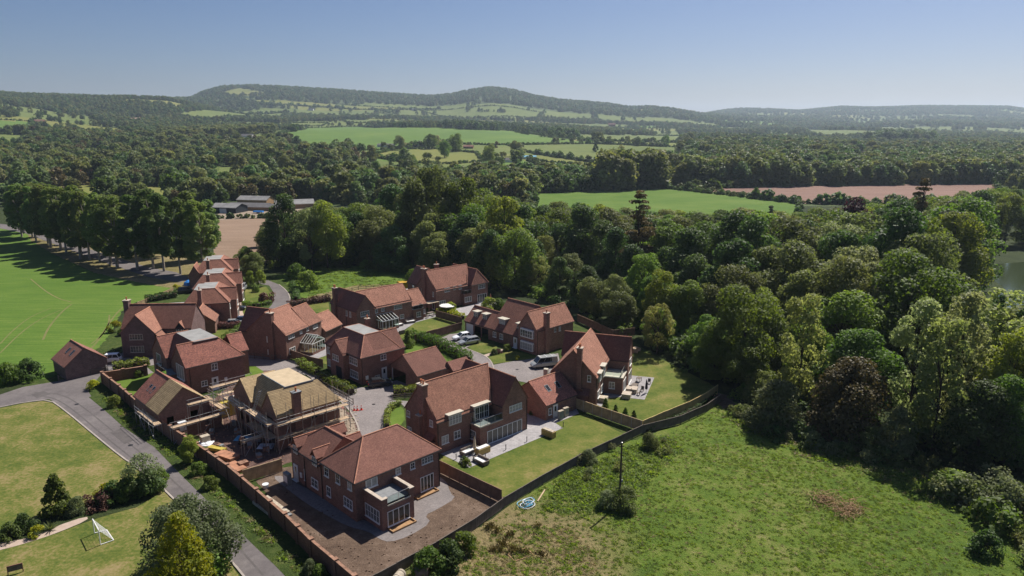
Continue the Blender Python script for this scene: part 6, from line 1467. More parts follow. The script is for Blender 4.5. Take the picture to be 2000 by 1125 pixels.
# ------------------------------------------------------------------ vehicles
def paint(name, c, metal=0.0): flat(name, c, .28, .5, **({'Metallic': metal} if metal else {}))
paint('car_silver', (.42,.43,.43), .5); paint('car_white', (.74,.75,.76)); paint('car_black', (.02,.022,.026)); paint('car_blue', (.03,.05,.09)); paint('van_grey', (.36,.37,.36), .3)
flat('tyre', (.018,.018,.018), .85, .2); flat('light_glass', (.6,.6,.6), .15, .6); flat('tail_light', (.35,.02,.015), .3, .5)
def car(px, az, paintm, label, kind='hatch', group='cars'):
    x, y = at(*px); e = empty('parked_van' if kind == 'van' else 'parked_car', (x, y, .045), math.radians(90-az), label, 'van' if kind == 'van' else 'car')
    L, W, Hh = {'hatch': (4.3,1.78,1.48), 'estate': (4.75,1.82,1.47), 'suv': (4.6,1.88,1.70), 'van': (5.1,1.95,1.97)}[kind]
    h = L/2; w2 = W/2
    # lower body stations: x, half width, top of belt, bottom
    if kind == 'van': st = [(-h,.80,.95,.30),(-h+.12,.90,1.12,.24),(h-1.45,.96,1.12,.24),(h-.75,.95,1.02,.24),(h-.25,.88,.86,.26),(h,.70,.66,.34)]
    else: st = [(-h,.72,.72,.34),(-h+.18,.84,.94,.24),(-h+1.0,.90,.97,.20),(h-1.6,.90,.96,.20),(h-.9,.89,.90,.20),(h-.3,.82,.76,.24),(h,.62,.60,.34)]
    st = [(a, b*w2/.9, c*(1.0 if kind != 'suv' else 1.10), d) for a, b, c, d in st]
    def ring(a, b, c, d): return [(a,-b*.86,d),(a,-b,d+.18),(a,-b,c-.14),(a,-b*.90,c),(a,b*.90,c),(a,b,c-.14),(a,b,d+.18),(a,b*.86,d)]
    m = MB(); R = [ring(*s) for s in st]
    for i in range(len(R)-1):
        for k in range(8): j = (k+1) % 8; m.poly([R[i][k], R[i+1][k], R[i+1][j], R[i][j]])
    m.poly(R[0]); m.poly(R[-1][::-1]); body = m.build('body', MATS[paintm], e, smooth=False)
    zb = .92 if kind != 'suv' else 1.03
    if kind == 'van': gh = [(-h+.05,1.10,.86,-h+.15,Hh),(h-.80,1.04,.84,h-1.55,Hh)]
    else:
        rear = {'hatch': (-h+.25,-h+.85), 'estate': (-h+.15,-h+.55), 'suv': (-h+.15,-h+.5)}[kind]; gh = [(rear[0],zb,.80,rear[1],Hh-.03),(h-1.15,zb-.02,.78,h-2.0,Hh-.05)]
    (a0,z0,b0,a1,z1),(c0,y0_,d0,c1,y1_) = gh; t = .80 if kind == 'van' else .62
    m = MB(); Bq = [(a0,-b0,z0),(c0,-d0,y0_),(c0,d0,y0_),(a0,b0,z0)]; Tq = [(a1,-t,z1),(c1,-t,y1_),(c1,t,y1_),(a1,t,z1)]
    for i in range(4): j = (i+1) % 4; m.poly([Bq[i], Bq[j], Tq[j], Tq[i]])
    m.build('window_glass', MATS['glass'], e)
    m = MB(); Tu = [(a1-.06,-t-.03,z1-.02),(c1+.06,-t-.03,y1_-.02),(c1+.06,t+.03,y1_-.02),(a1-.06,t+.03,z1-.02)]; Tt = [(p[0]*.985,p[1]*.93,p[2]+.07) for p in Tu]
    m.poly(Tt); [m.poly([Tu[i], Tu[(i+1) % 4], Tt[(i+1) % 4], Tt[i]]) for i in range(4)]
    for sgn in (-1, 1):
        for f in ((0, .0), (.36, .36), (.68, .66), (1, 1)):
            p = Vector((a0+(c0-a0)*f[0], sgn*(b0+.01), z0)); q = Vector((a1+(c1-a1)*f[1], sgn*(t+.01), z1)); m.bar(p, q, .045 if f[0] in (0, 1) else .03, 4)
        if kind == 'van': m.poly([(a0+.1,sgn*(b0+.012),z0),(a0+1.2,sgn*(b0+.012),z0),(a1+1.1,sgn*(t+.012),z1),(a1+.1,sgn*(t+.012),z1)])
    m.build('roof', MATS[paintm], e)
    if kind == 'van':
        m = MB(); [m.box(-1.6+i*1.2,-1.5+i*1.2,-.8,.8,Hh+.05,Hh+.12) for i in range(3)]; m.build('roof_bars', MATS['white'], e)
    wr = .33; wm = MB(); wm.lathe([(wr*.86,-.11),(wr,-.08),(wr,.08),(wr*.86,.11)], 14); wme = wm.mesh('tyre', MATS['tyre']); rm = MB(); rm.lathe([(.05,.10),(.21,.112),(.23,.095)], 10); rme = rm.mesh('rim', MATS['steel'])
    for sx in (-h+.85, h-.88):
        for sy in (-1, 1):
            wo_ = link('wheel', wme, e, (sx, sy*(w2-.11), wr)); wo_.rotation_euler = (math.radians(-90*sy), 0, 0); link('rim', rme, wo_)
    for sy in (-1, 1):
        m = MB(); m.box(h-.20, h-.02, sy*w2*.62-.16, sy*w2*.62+.16, .58, .73); m.build('headlight', MATS['light_glass'], e)
        m = MB(); m.box(-h-.01, -h+.14, sy*w2*.74-.10, sy*w2*.74+.10, .66, .86); m.build('tail_light', MATS['tail_light'], e)
        m = MB(); m.box(h-1.65, h-1.50, sy*(w2+.10)-.09, sy*(w2+.10)+.09, .92, 1.04); m.build('wing_mirror', MATS['gutter'], e)
    m = MB(); m.box(h-.05, h+.02, -.26, .26, .40, .51); m.build('number_plate', MATS['white'], e)
    return e
car((903,663), 240, 'car_white', 'white hatchback behind the silver estate on the block drive')
car((916,672), 238, 'car_silver', 'silver estate car parked in front of the dormer garages', 'estate')
car((1062,716), 250, 'van_grey', 'grey minibus with roof bars at the end of the cul-de-sac', 'van')
car((742,754), 68, 'car_black', 'black hatchback beside the flat topped house')
car((212,708), 258, 'car_white', 'white car half hidden behind the barn like garage', 'suv')
car((474,566), 170, 'car_silver', 'silver car on the pale drive of the middle row house', 'suv')
car((459,636), 75, 'car_silver', 'pale car beside the nearest row house')
car((477,630), 75, 'car_blue', 'dark blue car behind the pale one at the row house')
car((462,606), 75, 'car_black', 'dark car in the shade below the middle row house')
car((365,572), 60, 'car_black', 'dark vehicle behind the row house with the blue cover', 'suv')

# ------------------------------------------------------------------ scaffolding
def scaffold(H, runs, label, name='scaffolding'):
    """runs: (x0,y0,x1,y1, out nx, ny, platform z list, top z) in the house frame; poles, ledgers, boards as parts"""
    r = empty(name, H.o.location, H.o.rotation_euler[2], label, 'scaffolding')
    def pole(a, b, nm='pole'):
        a = Vector(a); b = Vector(b); L = (b-a).length; me = cached(('pole', round(L*5)), lambda: (lambda m: (m.bar((0,0,0),(0,0,round(L*5)/5),.034,5), m.mesh('pole', MATS['steel']))[1])(MB()))
        o = link(nm, me, r, tuple(a)); o.rotation_euler = (b-a).to_track_quat('Z', 'Y').to_euler()
    for x0, y0, x1, y1, nx, ny, lv, top, wd in runs:
        L = math.hypot(x1-x0, y1-y0); n = max(1, round(L/1.9)); ux, uy = (x1-x0)/L, (y1-y0)/L
        for k in range(n+1):
            x, y = x0+ux*L*k/n, y0+uy*L*k/n; tt = top*random.uniform(.88, 1.06)
            pole((x+nx*.3, y+ny*.3, 0), (x+nx*.3, y+ny*.3, lv[-1]+.1)); pole((x+nx*(wd+.3), y+ny*(wd+.3), 0), (x+nx*(wd+.3), y+ny*(wd+.3), tt))
            for z in lv: pole((x, y, z-.08), (x+nx*(wd+.45), y+ny*(wd+.45), z-.08), 'transom')
        for z in lv+[lv[-1]+.55, lv[-1]+1.05]:
            pole((x0+nx*(wd+.3)-ux*.3, y0+ny*(wd+.3)-uy*.3, z-.12), (x1+nx*(wd+.3)+ux*.3, y1+ny*(wd+.3)+uy*.3, z-.12), 'ledger')
        for k in range(0, n-1, 2): pole((x0+ux*L*k/n+nx*(wd+.34), y0+uy*L*k/n+ny*(wd+.34), .1), (x0+ux*L*(k+1)/n+nx*(wd+.34), y0+uy*L*(k+1)/n+ny*(wd+.34), lv[-1]), 'brace')
        for z in lv:
            for q in range(int(wd/.25)):
                s0 = 0
                while s0 < L-.3:
                    bl = min(random.uniform(2.4, 3.9), L-s0); a = MB(); a.box(0, bl-.03, -.11, .11, 0, .045)
                    o = a.build('scaffold_board', MATS['board'], r, (x0+ux*s0+nx*(.42+q*.25), y0+uy*s0+ny*(.42+q*.25), z+random.uniform(-.01, .02)), math.atan2(uy, ux)+random.uniform(-.015, .015)); s0 += bl
    return r, pole
sc1, pole = scaffold(HC, [(-.6,0,10.6,0,0,-1,[2.2,4.25],6.6,1.0),(10.2,0,10.2,5.0,1,0,[4.25],6.0,.9),(0,-.2,0,7.2,-1,0,[2.2,4.25],5.9,1.3),(-.3,8.2,-.3,14.4,-1,0,[4.25],5.9,1.3),(-4.5,2.4,-1.4,2.4,0,-1,[2.2],3.2,1.0)], 'grey tube scaffolding with board decks round the unfinished house')
for k in range(7): pole((1.2+k*1.25,-.45,4.3), (1.2+k*1.25,-.45,6.9+.3*(k % 2)), 'pole')
for x in (-.95,-.55): pole((x,6.2,4.2), (x+1.5,6.6,7.0), 'ladder_rail')
for k in range(8): pole((-.95+k*.19,6.2+k*.05,4.4+k*.34), (-.55+k*.19,6.2+k*.05,4.4+k*.34), 'ladder_rung')
sc2, pole = scaffold(HG, [(-.2,-3.4,7.6,-3.4,0,-1,[2.45],3.7,1.0),(0,-.6,0,6.8,-1,0,[2.0],3.4,1.2),(3.6,-.2,7.2,-.2,0,-1,[3.9],5.2,.9),(7.5,-2.5,7.5,5,1,0,[2.4],3.9,1.2)], 'scaffolding with pale boards round the half tiled garage')
sc3, pole = scaffold(HG, [(9.0,2.0,16.5,2.0,0,-1,[2.3,3.4],4.6,1.1),(9.5,6.0,16,6.0,0,-1,[3.4],4.6,1.2)], 'scaffolding tower between the half tiled garage and the unfinished house')

# ------------------------------------------------------------------ small things
flat('insulation', (.42,.33,.06), .7, .3, .2, 2); flat('plastic_white', (.72,.73,.75), .4, .4); flat('sheet_orange', (.36,.175,.105), .8, .2, .25, 1.5); flat('hose_blue', (.12,.38,.55), .5, .4); flat('rust', (.20,.13,.11), .8, .3, .3, 2)
flat('cone_red', (.62,.05,.03), .6, .3); flat('rattan', (.16,.13,.11), .8, .2, .2, 6); flat('wicker', (.40,.28,.09), .7, .3, .25, 5); flat('cushion', (.68,.66,.64), .9, .1); flat('canvas_beige', (.50,.40,.28), .9, .1, .1, 3); flat('canvas_dark', (.05,.04,.05), .9, .1)
flat('canvas_white', (.75,.74,.70), .9, .1); flat('bin_grey', (.22,.23,.23), .6, .3, .15, 4); flat('skip_yellow', (.50,.30,.03), .6, .3, .15, 2); flat('cover_blue', (.03,.20,.55), .6, .3, .2, 3); flat('timber', (.35,.22,.12), .85, .2, .3, 3); flat('stone_pale', (.42,.36,.28), .9, .1, .3, 3); flat('net', (.7,.7,.7), .8, .1)
def thing(name, px, label, cat, az=46, z=0.0, group=None, xy=None):
    x, y = at(*px) if xy is None else xy; return empty(name, (x, y, z), math.radians(90-az), label, cat, group)
def part(e, name, mat, *boxes):
    m = MB(); [m.box(*b) for b in boxes]; return m.build(name, MATS[mat], e)
# football goal
A = at(184.8,1042.3); B = at(208.3,1035.9); C_ = at(222,1056); D = at(196.5,1064.7); e = empty('football_goal', (*A, .02), 0, 'white football goal with thin net on the lower left lawn', 'goal')
q = lambda p, z=0: (p[0]-A[0], p[1]-A[1], z)
for a, b, nm in ((q(A), q(A,1.8), 'post'), (q(D), q(D,1.8), 'post'), (q(A,1.8), q(D,1.8), 'crossbar'), (q(A,.05), q(B,.05), 'ground_bar'), (q(D,.05), q(C_,.05), 'ground_bar'), (q(B,.05), q(C_,.05), 'back_bar')):
    m = MB(); m.bar(a, b, .055, 6); m.build(nm, MATS['white'], e)
m = MB()
for i in range(15):
    t = i/14; a = Vector(q(A,1.8)).lerp(Vector(q(D,1.8)), t); b = Vector(q(B,.05)).lerp(Vector(q(C_,.05)), t); m.bar(a, b, .008, 3)
for i in range(1, 9):
    t = i/9; a = Vector(q(A,1.8)).lerp(Vector(q(B,.05)), t); b = Vector(q(D,1.8)).lerp(Vector(q(C_,.05)), t); m.bar(a, b, .008, 3)
m.build('net', MATS['net'], e)
e = thing('sign_board', (31,1120), 'dark brown board on posts at the bottom left corner', 'sign', 60); part(e, 'board', 'fence_dark', (-.6,.6,-.03,.03,.35,.95)); part(e, 'frame', 'brick_wall', (-.68,.68,-.05,.05,.95,1.02), (-.68,-.6,-.05,.05,0,.95), (.6,.68,-.05,.05,0,.95))
# wooden poles in the meadow
for px, h, lb in (((1210,986),8.1,'tall wooden utility pole standing in the round bush'),((1556,1255),5.2,'short dark pole top at the bottom edge of the meadow')):
    x, y = at(*px); e = empty('utility_pole', (x, y, 0), .3, lb, 'pole'); m = MB(); m.bar((0,0,-.3),(0,0,h),.15,8,.10); m.build('shaft', MATS['bark'], e)
    m = MB(); m.lathe([(.13,0),(.13,.06),(.04,.1)],8,(0,0,h)); m.build('cap', MATS['steel'], e); m = MB(); m.box(-.35,.35,-.05,.05,h-.5,h-.4); m.build('crossarm', MATS['bark_dark'], e); m = MB(); m.box(.1,.3,-.08,.08,3.0,3.3); m.build('junction_box', MATS['bin_grey'], e)
# coiled hoses
e = thing('hose_coil', (1032,985), 'tangled blue and white water hoses lying by the fence', 'hose')
for k in range(7):
    m = MB(); c = (random.uniform(-.5,.5), random.uniform(-.4,.4)); R = random.uniform(.5,1.1); pts = [(c[0]+R*math.cos(t*.35)*random.uniform(.93,1.05), c[1]+R*.8*math.sin(t*.35), .06+.05*k+.04*math.sin(t)) for t in range(19)]; m.path(pts, .045, 5); m.build('hose', MATS['hose_blue' if k % 3 else 'plastic_white'], e)
e = thing('plank', (1050,980), 'pale plank leaning beside the coiled hoses', 'plank', 20); part(e, 'board', 'board', (0,3.0,-.08,.08,.05,.12))
def tank(px, r, L, mat, az, label, name='water_tank'):
    e = thing(name, px, label, 'tank', az); m = MB(); n = 16
    m.bar((-L/2,0,r),(L/2,0,r),r,n); m.build('shell', MATS[mat], e)
    for sx in (-.6,.6): m = MB(); m.bar((sx*L*.5-.04,0,r),(sx*L*.5+.04,0,r),r*1.03,n); m.build('band', MATS['fence_dark'], e)
tank((822,1128), .62, 1.3, 'rust', 70, 'rusty brown drum lying among the brambles'); tank((779,1135), .5, 1.3, 'stone_pale', 20, 'pale tan drum at the bottom of the fence')
# brush piles of sticks in the meadow
for px, n, lb in (((1655,998),150,'larger heap of grey dead branches in the meadow'),((1612,978),80,'smaller dark brush heap in the meadow')):
    e = thing('brush_pile', px, lb, 'brush pile'); m = MB(); g = random.Random(n)
    for i in range(n):
        a = g.uniform(0,6.28); r = g.uniform(0,1.6); z = g.uniform(.05,.6); L = g.uniform(.5,1.6); b = g.uniform(0,6.28); m.bar((math.cos(a)*r*1.5,math.sin(a)*r,z),(math.cos(a)*r*1.5+math.cos(b)*L,math.sin(a)*r+math.sin(b)*L,z+g.uniform(-.2,.35)),.03,4,.015)
    m.build('branches', MATS['timber'], e)
    cn = rng.normal(size=(260,3))*np.array([1.3,1.0,.18])+np.array([0,0,.25]); tag(link('dead_grass', quads('dead_grass', cn, unit(rng.normal(size=(260,3))+np.array([0,0,.8])), rng.uniform(.15,.45,260), 'leaf_brown', .3), e), kind='stuff')
e = thing('cold_frame', (1005,1098), 'low timber frame lying in the worn dry patch', 'frame', 60); part(e, 'rail', 'timber', (0,2.4,0,.08,0,.1), (0,2.4,1.5,1.58,0,.1)); part(e, 'end_rail', 'timber', (0,.08,.08,1.5,0,.1), (2.32,2.4,.08,1.5,0,.1))
# dark rush clumps on the dry patch
g = random.Random(9)
for k in range(12):
    px = (g.uniform(940,1060), g.uniform(1025,1085)); x, y = at(*px); cn = np.array([[g.gauss(0,.25), g.gauss(0,.25), g.uniform(.1,.6)] for _ in range(70)]); d = unit(rng.normal(size=(70,3))*np.array([1,1,.2]))
    tag(link('rush_clump', quads('rush_clump', cn, d, rng.uniform(.2,.5,70), 'leaf_brown', .3), None, (x, y, 0), 0, (1, 1, g.uniform(.6,1.1))), 'dark clump of rushes on the worn dry patch', 'plant', 'rush clumps on the dry patch')
# cones and rubble
for k, px in enumerate(((669,797),(692,802),(698,802),(706,801))):
    e = thing('traffic_cone', px, ['red traffic cone nearest the scaffolding corner','first of three red cones standing on the block paving','middle of three red cones standing on the block paving','last of three red cones standing on the block paving'][k], 'cone', z=.035, group='traffic cones'); part(e, 'base', 'cone_red', (-.22,.22,-.22,.22,0,.05)); m = MB(); m.lathe([(.17,.05),(.03,.85)],8); m.build('cone', MATS['cone_red'], e); m = MB(); m.lathe([(.125,.38),(.085,.58)],8); m.build('band', MATS['white'], e)
m = MB(); g = random.Random(5)
for i in range(190):
    px = (g.uniform(658,700), g.uniform(795,868)); x, y = at(*px); s = g.uniform(.03,.11); m.box(x-s,x+s,y-s*g.uniform(.5,1),y+s,.03,.03+s)
tag(m.build('rubble', MATS['stone_pale']), 'broken stone rubble beside the unfinished house', kind='stuff')
m = MB()
for i in range(260):
    px = (g.uniform(395,560), g.uniform(800,915)); x, y = at(*px); s = g.uniform(.03,.11); m.box(x-s,x+s,y-s,y+s*g.uniform(.5,1),.02,.02+s*1.2)
tag(m.build('rubble', MATS['rubble_brick']), 'brick rubble and clods scattered over the building site', kind='stuff')
m = MB()
for i in range(700):
    px = (g.uniform(500,985), g.uniform(915,1125)); x, y = at(*px); q_ = (px[0], px[1])
    if not inpoly(np.array([px[0]]), np.array([px[1]]), [(505,945),(545,930),(690,1030),(760,1066),(900,985),(880,955),(975,980),(740,1118),(690,1122),(600,1048)])[0]: continue
    s = g.uniform(.02,.09); m.box(x-s,x+s,y-s,y+s*g.uniform(.5,1),.02,.03+s)
tag(m.build('soil_clods', MATS['soil']), 'clods and stones on the bare soil garden', kind='stuff')
# building materials
def pallet(px, mat, label, w=1.2, d=1.0, h=1.2, az=46, n=5, name='pallet_stack'):
    e = thing(name, px, label, 'stack', az, .03); part(e, 'pallet', 'timber', (0,w,0,d,.02,.10))
    for k in range(n): j = random.uniform(-.04,.04); part(e, 'layer', mat, (j,w+j,j,d+j,.10+(h-.1)*k/n+.005,.10+(h-.1)*(k+1)/n))
pallet((432,818),'insulation','tall stack of yellow insulation boards by the scaffolding tower',2.6,1.3,2.4,46,6); pallet((445,800),'plastic_white','white wrapped pallet behind the insulation boards',2.0,1.2,1.6,46,4)
pallet((418,893),'sheet_orange','orange clay sheets laid beside the boundary wall',3.4,1.6,.5,120,3); pallet((440,912),'sheet_orange','lower pile of orange clay sheets near the tan fence',3.2,1.4,.4,130,3); pallet((405,880),'insulation','yellow timber battens next to the orange sheets',2.8,.8,.5,110,4); pallet((470,915),'rubble_brick','small stack of bricks by the tan fence',1.2,1.0,.6,46,4)
pallet((352,845),'plastic_white','white covered pallet just inside the wall end',1.2,1.0,1.3,46,3); pallet((395,868),'stone_pale','pale block pallet on the wall corner',1.2,.9,1.0,46,3)
e = thing('ground_slab', (567,1004), 'grey concrete slab with a dark end step on the bare soil', 'slab', -46, .03); part(e, 'slab', 'stone_pale', (0,5.4,0,2.0,0,.35)); part(e, 'step', 'bin_grey', (-.5,0,0,2.0,0,.18))
e = thing('bucket', (519,953), 'white plastic tub lying by the dug hole', 'tub'); m = MB(); m.lathe([(.32,0),(.4,.5),(.42,.55)],10); m.build('tub', MATS['plastic_white'], e)
e = thing('heat_pump', (566,943), 'grey heat pump unit against the nearest house wall', 'heat pump', 45); part(e, 'casing', 'bin_grey', (-.55,0,-.6,.6,.05,1.5)); part(e, 'grille', 'plastic_white', (-.57,-.555,-.45,.45,.3,1.2))
g = random.Random(21)
for k in range(16):
    px = (g.uniform(400,540), g.uniform(815,905)); e = thing('timber_bundle' if k % 2 else 'block_stack', px, ('loose timber lengths' if k % 2 else 'small stack of grey blocks')+' on the trodden soil of the building site', 'stack', g.uniform(0,180), .03, 'small material stacks on the building site')
    if k % 2: [part(e, 'board', 'board' if g.random() < .5 else 'timber', (0,g.uniform(1.5,3.2),.13*q,.13*q+.1,.0,.06+.05*g.random())) for q in range(5)]
    else: [part(e, 'block', 'bin_grey' if g.random() < .6 else 'rubble_brick', (.46*q,.46*q+.44,0,.6,.22*z,.22*z+.21)) for q in range(2) for z in range(3)]
for k, (px, mt, lb) in enumerate((((455,862),'hose_blue','blue plastic sheet weighed down on the site'),((500,878),'plastic_white','crumpled white sheeting beside the scaffolding'),((380,872),'plastic_white','white bag pile just behind the boundary wall'))):
    x, y = at(*px); m = MB(); n_ = 9; Z_ = [[.04+.25*g.random()*(0 < i < n_-1 and 0 < j < n_-1) for j in range(n_)] for i in range(n_)]
    for i in range(n_-1):
        for j in range(n_-1): m.poly([(x+(i+a)*.28,y+(j+b)*.22,Z_[i+a][j+b]+.03) for a, b in ((0,0),(1,0),(1,1),(0,1))])
    tag(m.build('plastic_sheet', MATS[mt]), lb, 'sheet')
e = thing('cement_mixer', (474,868), 'small orange cement mixer on the building site', 'mixer', 30, .03); m = MB(); m.lathe([(.2,.0),(.38,.25),(.38,.5),(.2,.8)],10,(0,0,.5)); m.build('drum', MATS['sheet_orange'], e); part(e, 'frame', 'gutter', (-.4,.4,-.3,-.25,0,.9), (-.4,.4,.25,.3,0,.9)); m = MB(); m.bar((-.3,-.4,.18),(-.3,.4,.18),.18,10); m.build('wheel', MATS['tyre'], e)
# furniture
def parasol(px, label, open_=True, mat='canvas_white', az=46, r=1.6, h=2.4):
    e = thing('parasol', px, label, 'parasol', az, .05); m = MB(); m.bar((0,0,0),(0,0,h),.03,6); m.build('pole', MATS['timber'], e); m = MB(); m.lathe([(.3,0),(.3,.08)],8); m.build('base', MATS['bin_grey'], e)
    m = MB()
    if open_:
        n = 8
        for i in range(n): a, b = 2*math.pi*i/n, 2*math.pi*(i+1)/n; m.poly([(r*math.cos(a),r*math.sin(a),h-.45),(r*math.cos(b),r*math.sin(b),h-.45),(0,0,h+.05)]); m.poly([(r*math.cos(b),r*math.sin(b),h-.45),(r*math.cos(a),r*math.sin(a),h-.45),(r*math.cos(a),r*math.sin(a),h-.6),(r*math.cos(b),r*math.sin(b),h-.6)])
    else: m.lathe([(.20,.7),(.24,1.0),(.16,1.9),(.03,2.5)],8)
    m.build('canopy', MATS[mat], e)
parasol((927,886),'closed beige parasol on the long patio',False,'canvas_beige'); parasol((1262,768),'closed dark parasol between the patio tables',False,'canvas_dark'); parasol((874,612),'open white parasol behind the dark fence',True,'canvas_white',r=2.0); parasol((958,592),'small orange parasol beside the farthest house',False,'sheet_orange')
def bench(px, az, label, L=2.0, mat='rattan', name='garden_sofa'):
    e = thing(name, px, label, 'sofa', az, .05); part(e, 'seat', mat, (0,L,0,.8,.1,.42)); part(e, 'backrest', mat, (0,L,.8,.98,.1,.85)); part(e, 'arm', mat, (-.16,0,0,.98,.1,.62)); part(e, 'arm', mat, (L,L+.16,0,.98,.1,.62)); part(e, 'cushion', 'cushion', (.04,L-.04,.02,.76,.425,.54))
bench((908,893),46,'dark rattan sofa nearest the patio edge',2.6); bench((925,902),136,'dark rattan sofa at the side of the sunken seat',2.0); bench((773,640),46,'dark sofa with white cushions on the tan patio'); bench((795,633),60,'second dark sofa further right on the tan patio'); bench((786,650),226,'dark sofa facing the others on the tan patio',1.6)
def table(px, az, label, L=1.6, W=.9, mat='rattan', name='garden_table', h=.74):
    e = thing(name, px, label, 'table', az, .05); part(e, 'table_top', mat, (0,L,0,W,h-.05,h))
    for a in (.05, L-.12):
        for b in (.05, W-.12): part(e, 'leg', mat, (a,a+.07,b,b+.07,0,h-.05))
    return e
table((930,905),46,'low white topped table at the sunken seat',.9,.9,'cushion',h=.4); table((1240,764),30,'dark dining table with chairs on the corner patio',1.8,1.0); table((1108,808),46,'wooden picnic table beside the heat pumps',1.4,.8,'timber'); table((1250,748),30,'small dark table at the back of the corner patio',1.0,.8); table((838,618),46,'dark table under the cream awning',1.6,.9); table((300,760),30,'pale garden table on the walled lawn',1.4,.9,'bin_grey')
def chair(px, az, label, mat='rattan', group=None):
    e = thing('garden_chair', px, label, 'chair', az, .05, group); part(e, 'seat', mat, (-.25,.25,-.25,.25,.38,.44)); part(e, 'backrest', mat, (-.25,.25,.2,.25,.44,.92))
    for a in (-.24,.18):
        for b in (-.24,.18): part(e, 'leg', mat, (a,a+.06,b,b+.06,0,.38))
for k, (px, az) in enumerate((((1235,770),30),((1247,772),200),((1254,765),120),((1232,762),290),((1243,755),20),((1268,750),100))): chair(px, az, 'dark garden chair around the tables on the corner patio', group='dark chairs on the corner patio')
for k, (px, az) in enumerate((((768,632),30),((812,622),220),((834,622),30),((846,618),200))): chair(px, az, ['dark chair left of the garden sofas','dark chair by the tan patio edge','dark chair at the left of the awning table','dark chair at the right of the awning table'][k])
e = thing('storage_box', (936,892), 'yellow wicker storage chest with cushions on the long patio', 'chest', 46, .05); part(e, 'box', 'wicker', (0,2.1,0,.9,0,.85)); part(e, 'lid', 'cushion', (.1,2.0,.1,.8,.85,.98))
e = thing('storage_box', (1064,846), 'long wooden planter box at the garage corner', 'planter', -46, .05); part(e, 'box', 'wicker', (-2.2,0,0,.8,0,.9)); part(e, 'lid', 'stone_pale', (-2.1,-.1,.1,.7,.9,1.0))
for k, (px, lb) in enumerate((((1093,822),'left grey heat pump beside the garage door'),((1103,816),'right pale heat pump beside the garage door'))):
    e = thing('heat_pump', px, lb, 'heat pump', 47, .05); part(e, 'casing', 'bin_grey' if k == 0 else 'stone_pale', (0,.95,0,.45,.05,1.4)); part(e, 'lid', 'stone_pale', (-.03,.98,-.03,.48,1.4,1.46)); m = MB(); m.lathe([(.3,0),(.3,.02)],10,(0,0,0)); o = m.build('fan_grille', MATS['bin_grey'], e, (.48,-.03,.7)); o.rotation_euler = (math.radians(90),0,0)
for k, (px, w_, lb) in enumerate((((1214,779),2.6,'lower pale raised planter at the terrace corner'),((1222,768),3.0,'upper pale raised planter below the glazed doors'))):
    e = thing('raised_planter', px, lb, 'planter', 18.5, .03); part(e, 'box', 'stone_pale', (0,1.6,0-w_+1.2,0,0,.75)); part(e, 'top', 'coping', (-.05,1.65,-w_+1.15,.05,.752,.82))
e = thing('raised_planter', (1166,786), 'pale step block beside the glazed side wall', 'planter', 18.5, .03); part(e, 'box', 'stone_pale', (0,1.4,-1.6,0,0,.8))
e = thing('picnic_table', (1240,690), 'timber picnic table at the shady end of the far lawn', 'table', 30, .03); part(e, 'table_top', 'board', (0,2.0,0,.9,.7,.76)); part(e, 'bench', 'board', (0,2.0,-.6,-.3,.4,.45)); part(e, 'bench', 'board', (0,2.0,1.2,1.5,.4,.45)); part(e, 'leg', 'board', (.2,.3,-.5,1.4,0,.7)); part(e, 'leg', 'board', (1.7,1.8,-.5,1.4,0,.7))
# lights along the patios
for k, px in enumerate(((891,897),(948,896),(988,879),(1029,863),(1067,847),(1100,834))):
    x, y = at(*px); e = empty('garden_light', (x, y, .05), 0, 'small black bollard light along the long patio edge', 'light', 'bollard lights along the long patio'); part(e, 'post', 'gutter', (-.05,.05,-.05,.05,0,.7)); part(e, 'cap', 'gutter', (-.08,.08,-.08,.08,.7,.76))
for k, px in enumerate(((1183,795),(1202,806),(1221,814),(1238,820))):
    X, Y = at(*px); tree('youngtree', X, Y, .32, 'slim dark young conifer along the tan board fence', 'young conifers along the tan fence', name='young_conifer')
# awning, oil tank, dish, skip, blue cover, green tank
e = thing('awning', (838,612), 'cream garden awning between the two far houses', 'awning', 46); part(e, 'canopy', 'canvas_beige', (0,3.2,0,2.2,2.3,2.42)); [part(e, 'post', 'timber', (a,a+.1,b,b+.1,0,2.3)) for a in (.1,3.0) for b in (.1,2.0)]
e = thing('skip', (800,566), 'big mustard yellow skip at the wood edge behind the houses', 'skip', 60); m = MB(); m.prism([(-3,-1.2),(3,-1.2),(3,1.2),(-3,1.2)],.5,2.4); m.build('body', MATS['skip_yellow'], e); part(e, 'rim', 'skip_yellow', (-3.1,3.1,-1.3,-1.2,2.3,2.5), (-3.1,3.1,1.2,1.3,2.3,2.5)); [part(e, 'leg', 'gutter', (a,a+.3,-1.1,1.1,0,.5)) for a in (-2.8,2.5)]
e = thing('oil_tank', (655,640), 'pale green oil tank beside the tiled garage', 'tank', 46); m = MB(); m.bar((-.8,0,.9),(.8,0,.9),.6,12); m.build('shell', MATS['hose_blue'] if False else MATS['bin_grey'], e); part(e, 'cradle', 'stone_pale', (-.7,-.5,-.4,.4,0,.4), (.5,.7,-.4,.4,0,.4))
e = thing('trampoline_cover', (371,556), 'bright blue tarpaulin heap behind the middle row house', 'tarpaulin', 30); m = MB(); m.lathe([(1.7,0),(1.5,.9),(.8,1.3),(.1,1.4)],7); m.build('cover', MATS['cover_blue'], e)
m = MB(); m.lathe([(.05,0),(.35,.12),(.42,.2)],10); o = m.build('dish', MATS['plastic_white'], H5.o, (-.15,9.2,4.6)); o.rotation_euler = (0,math.radians(-100),0); o.name = 'satellite_dish'
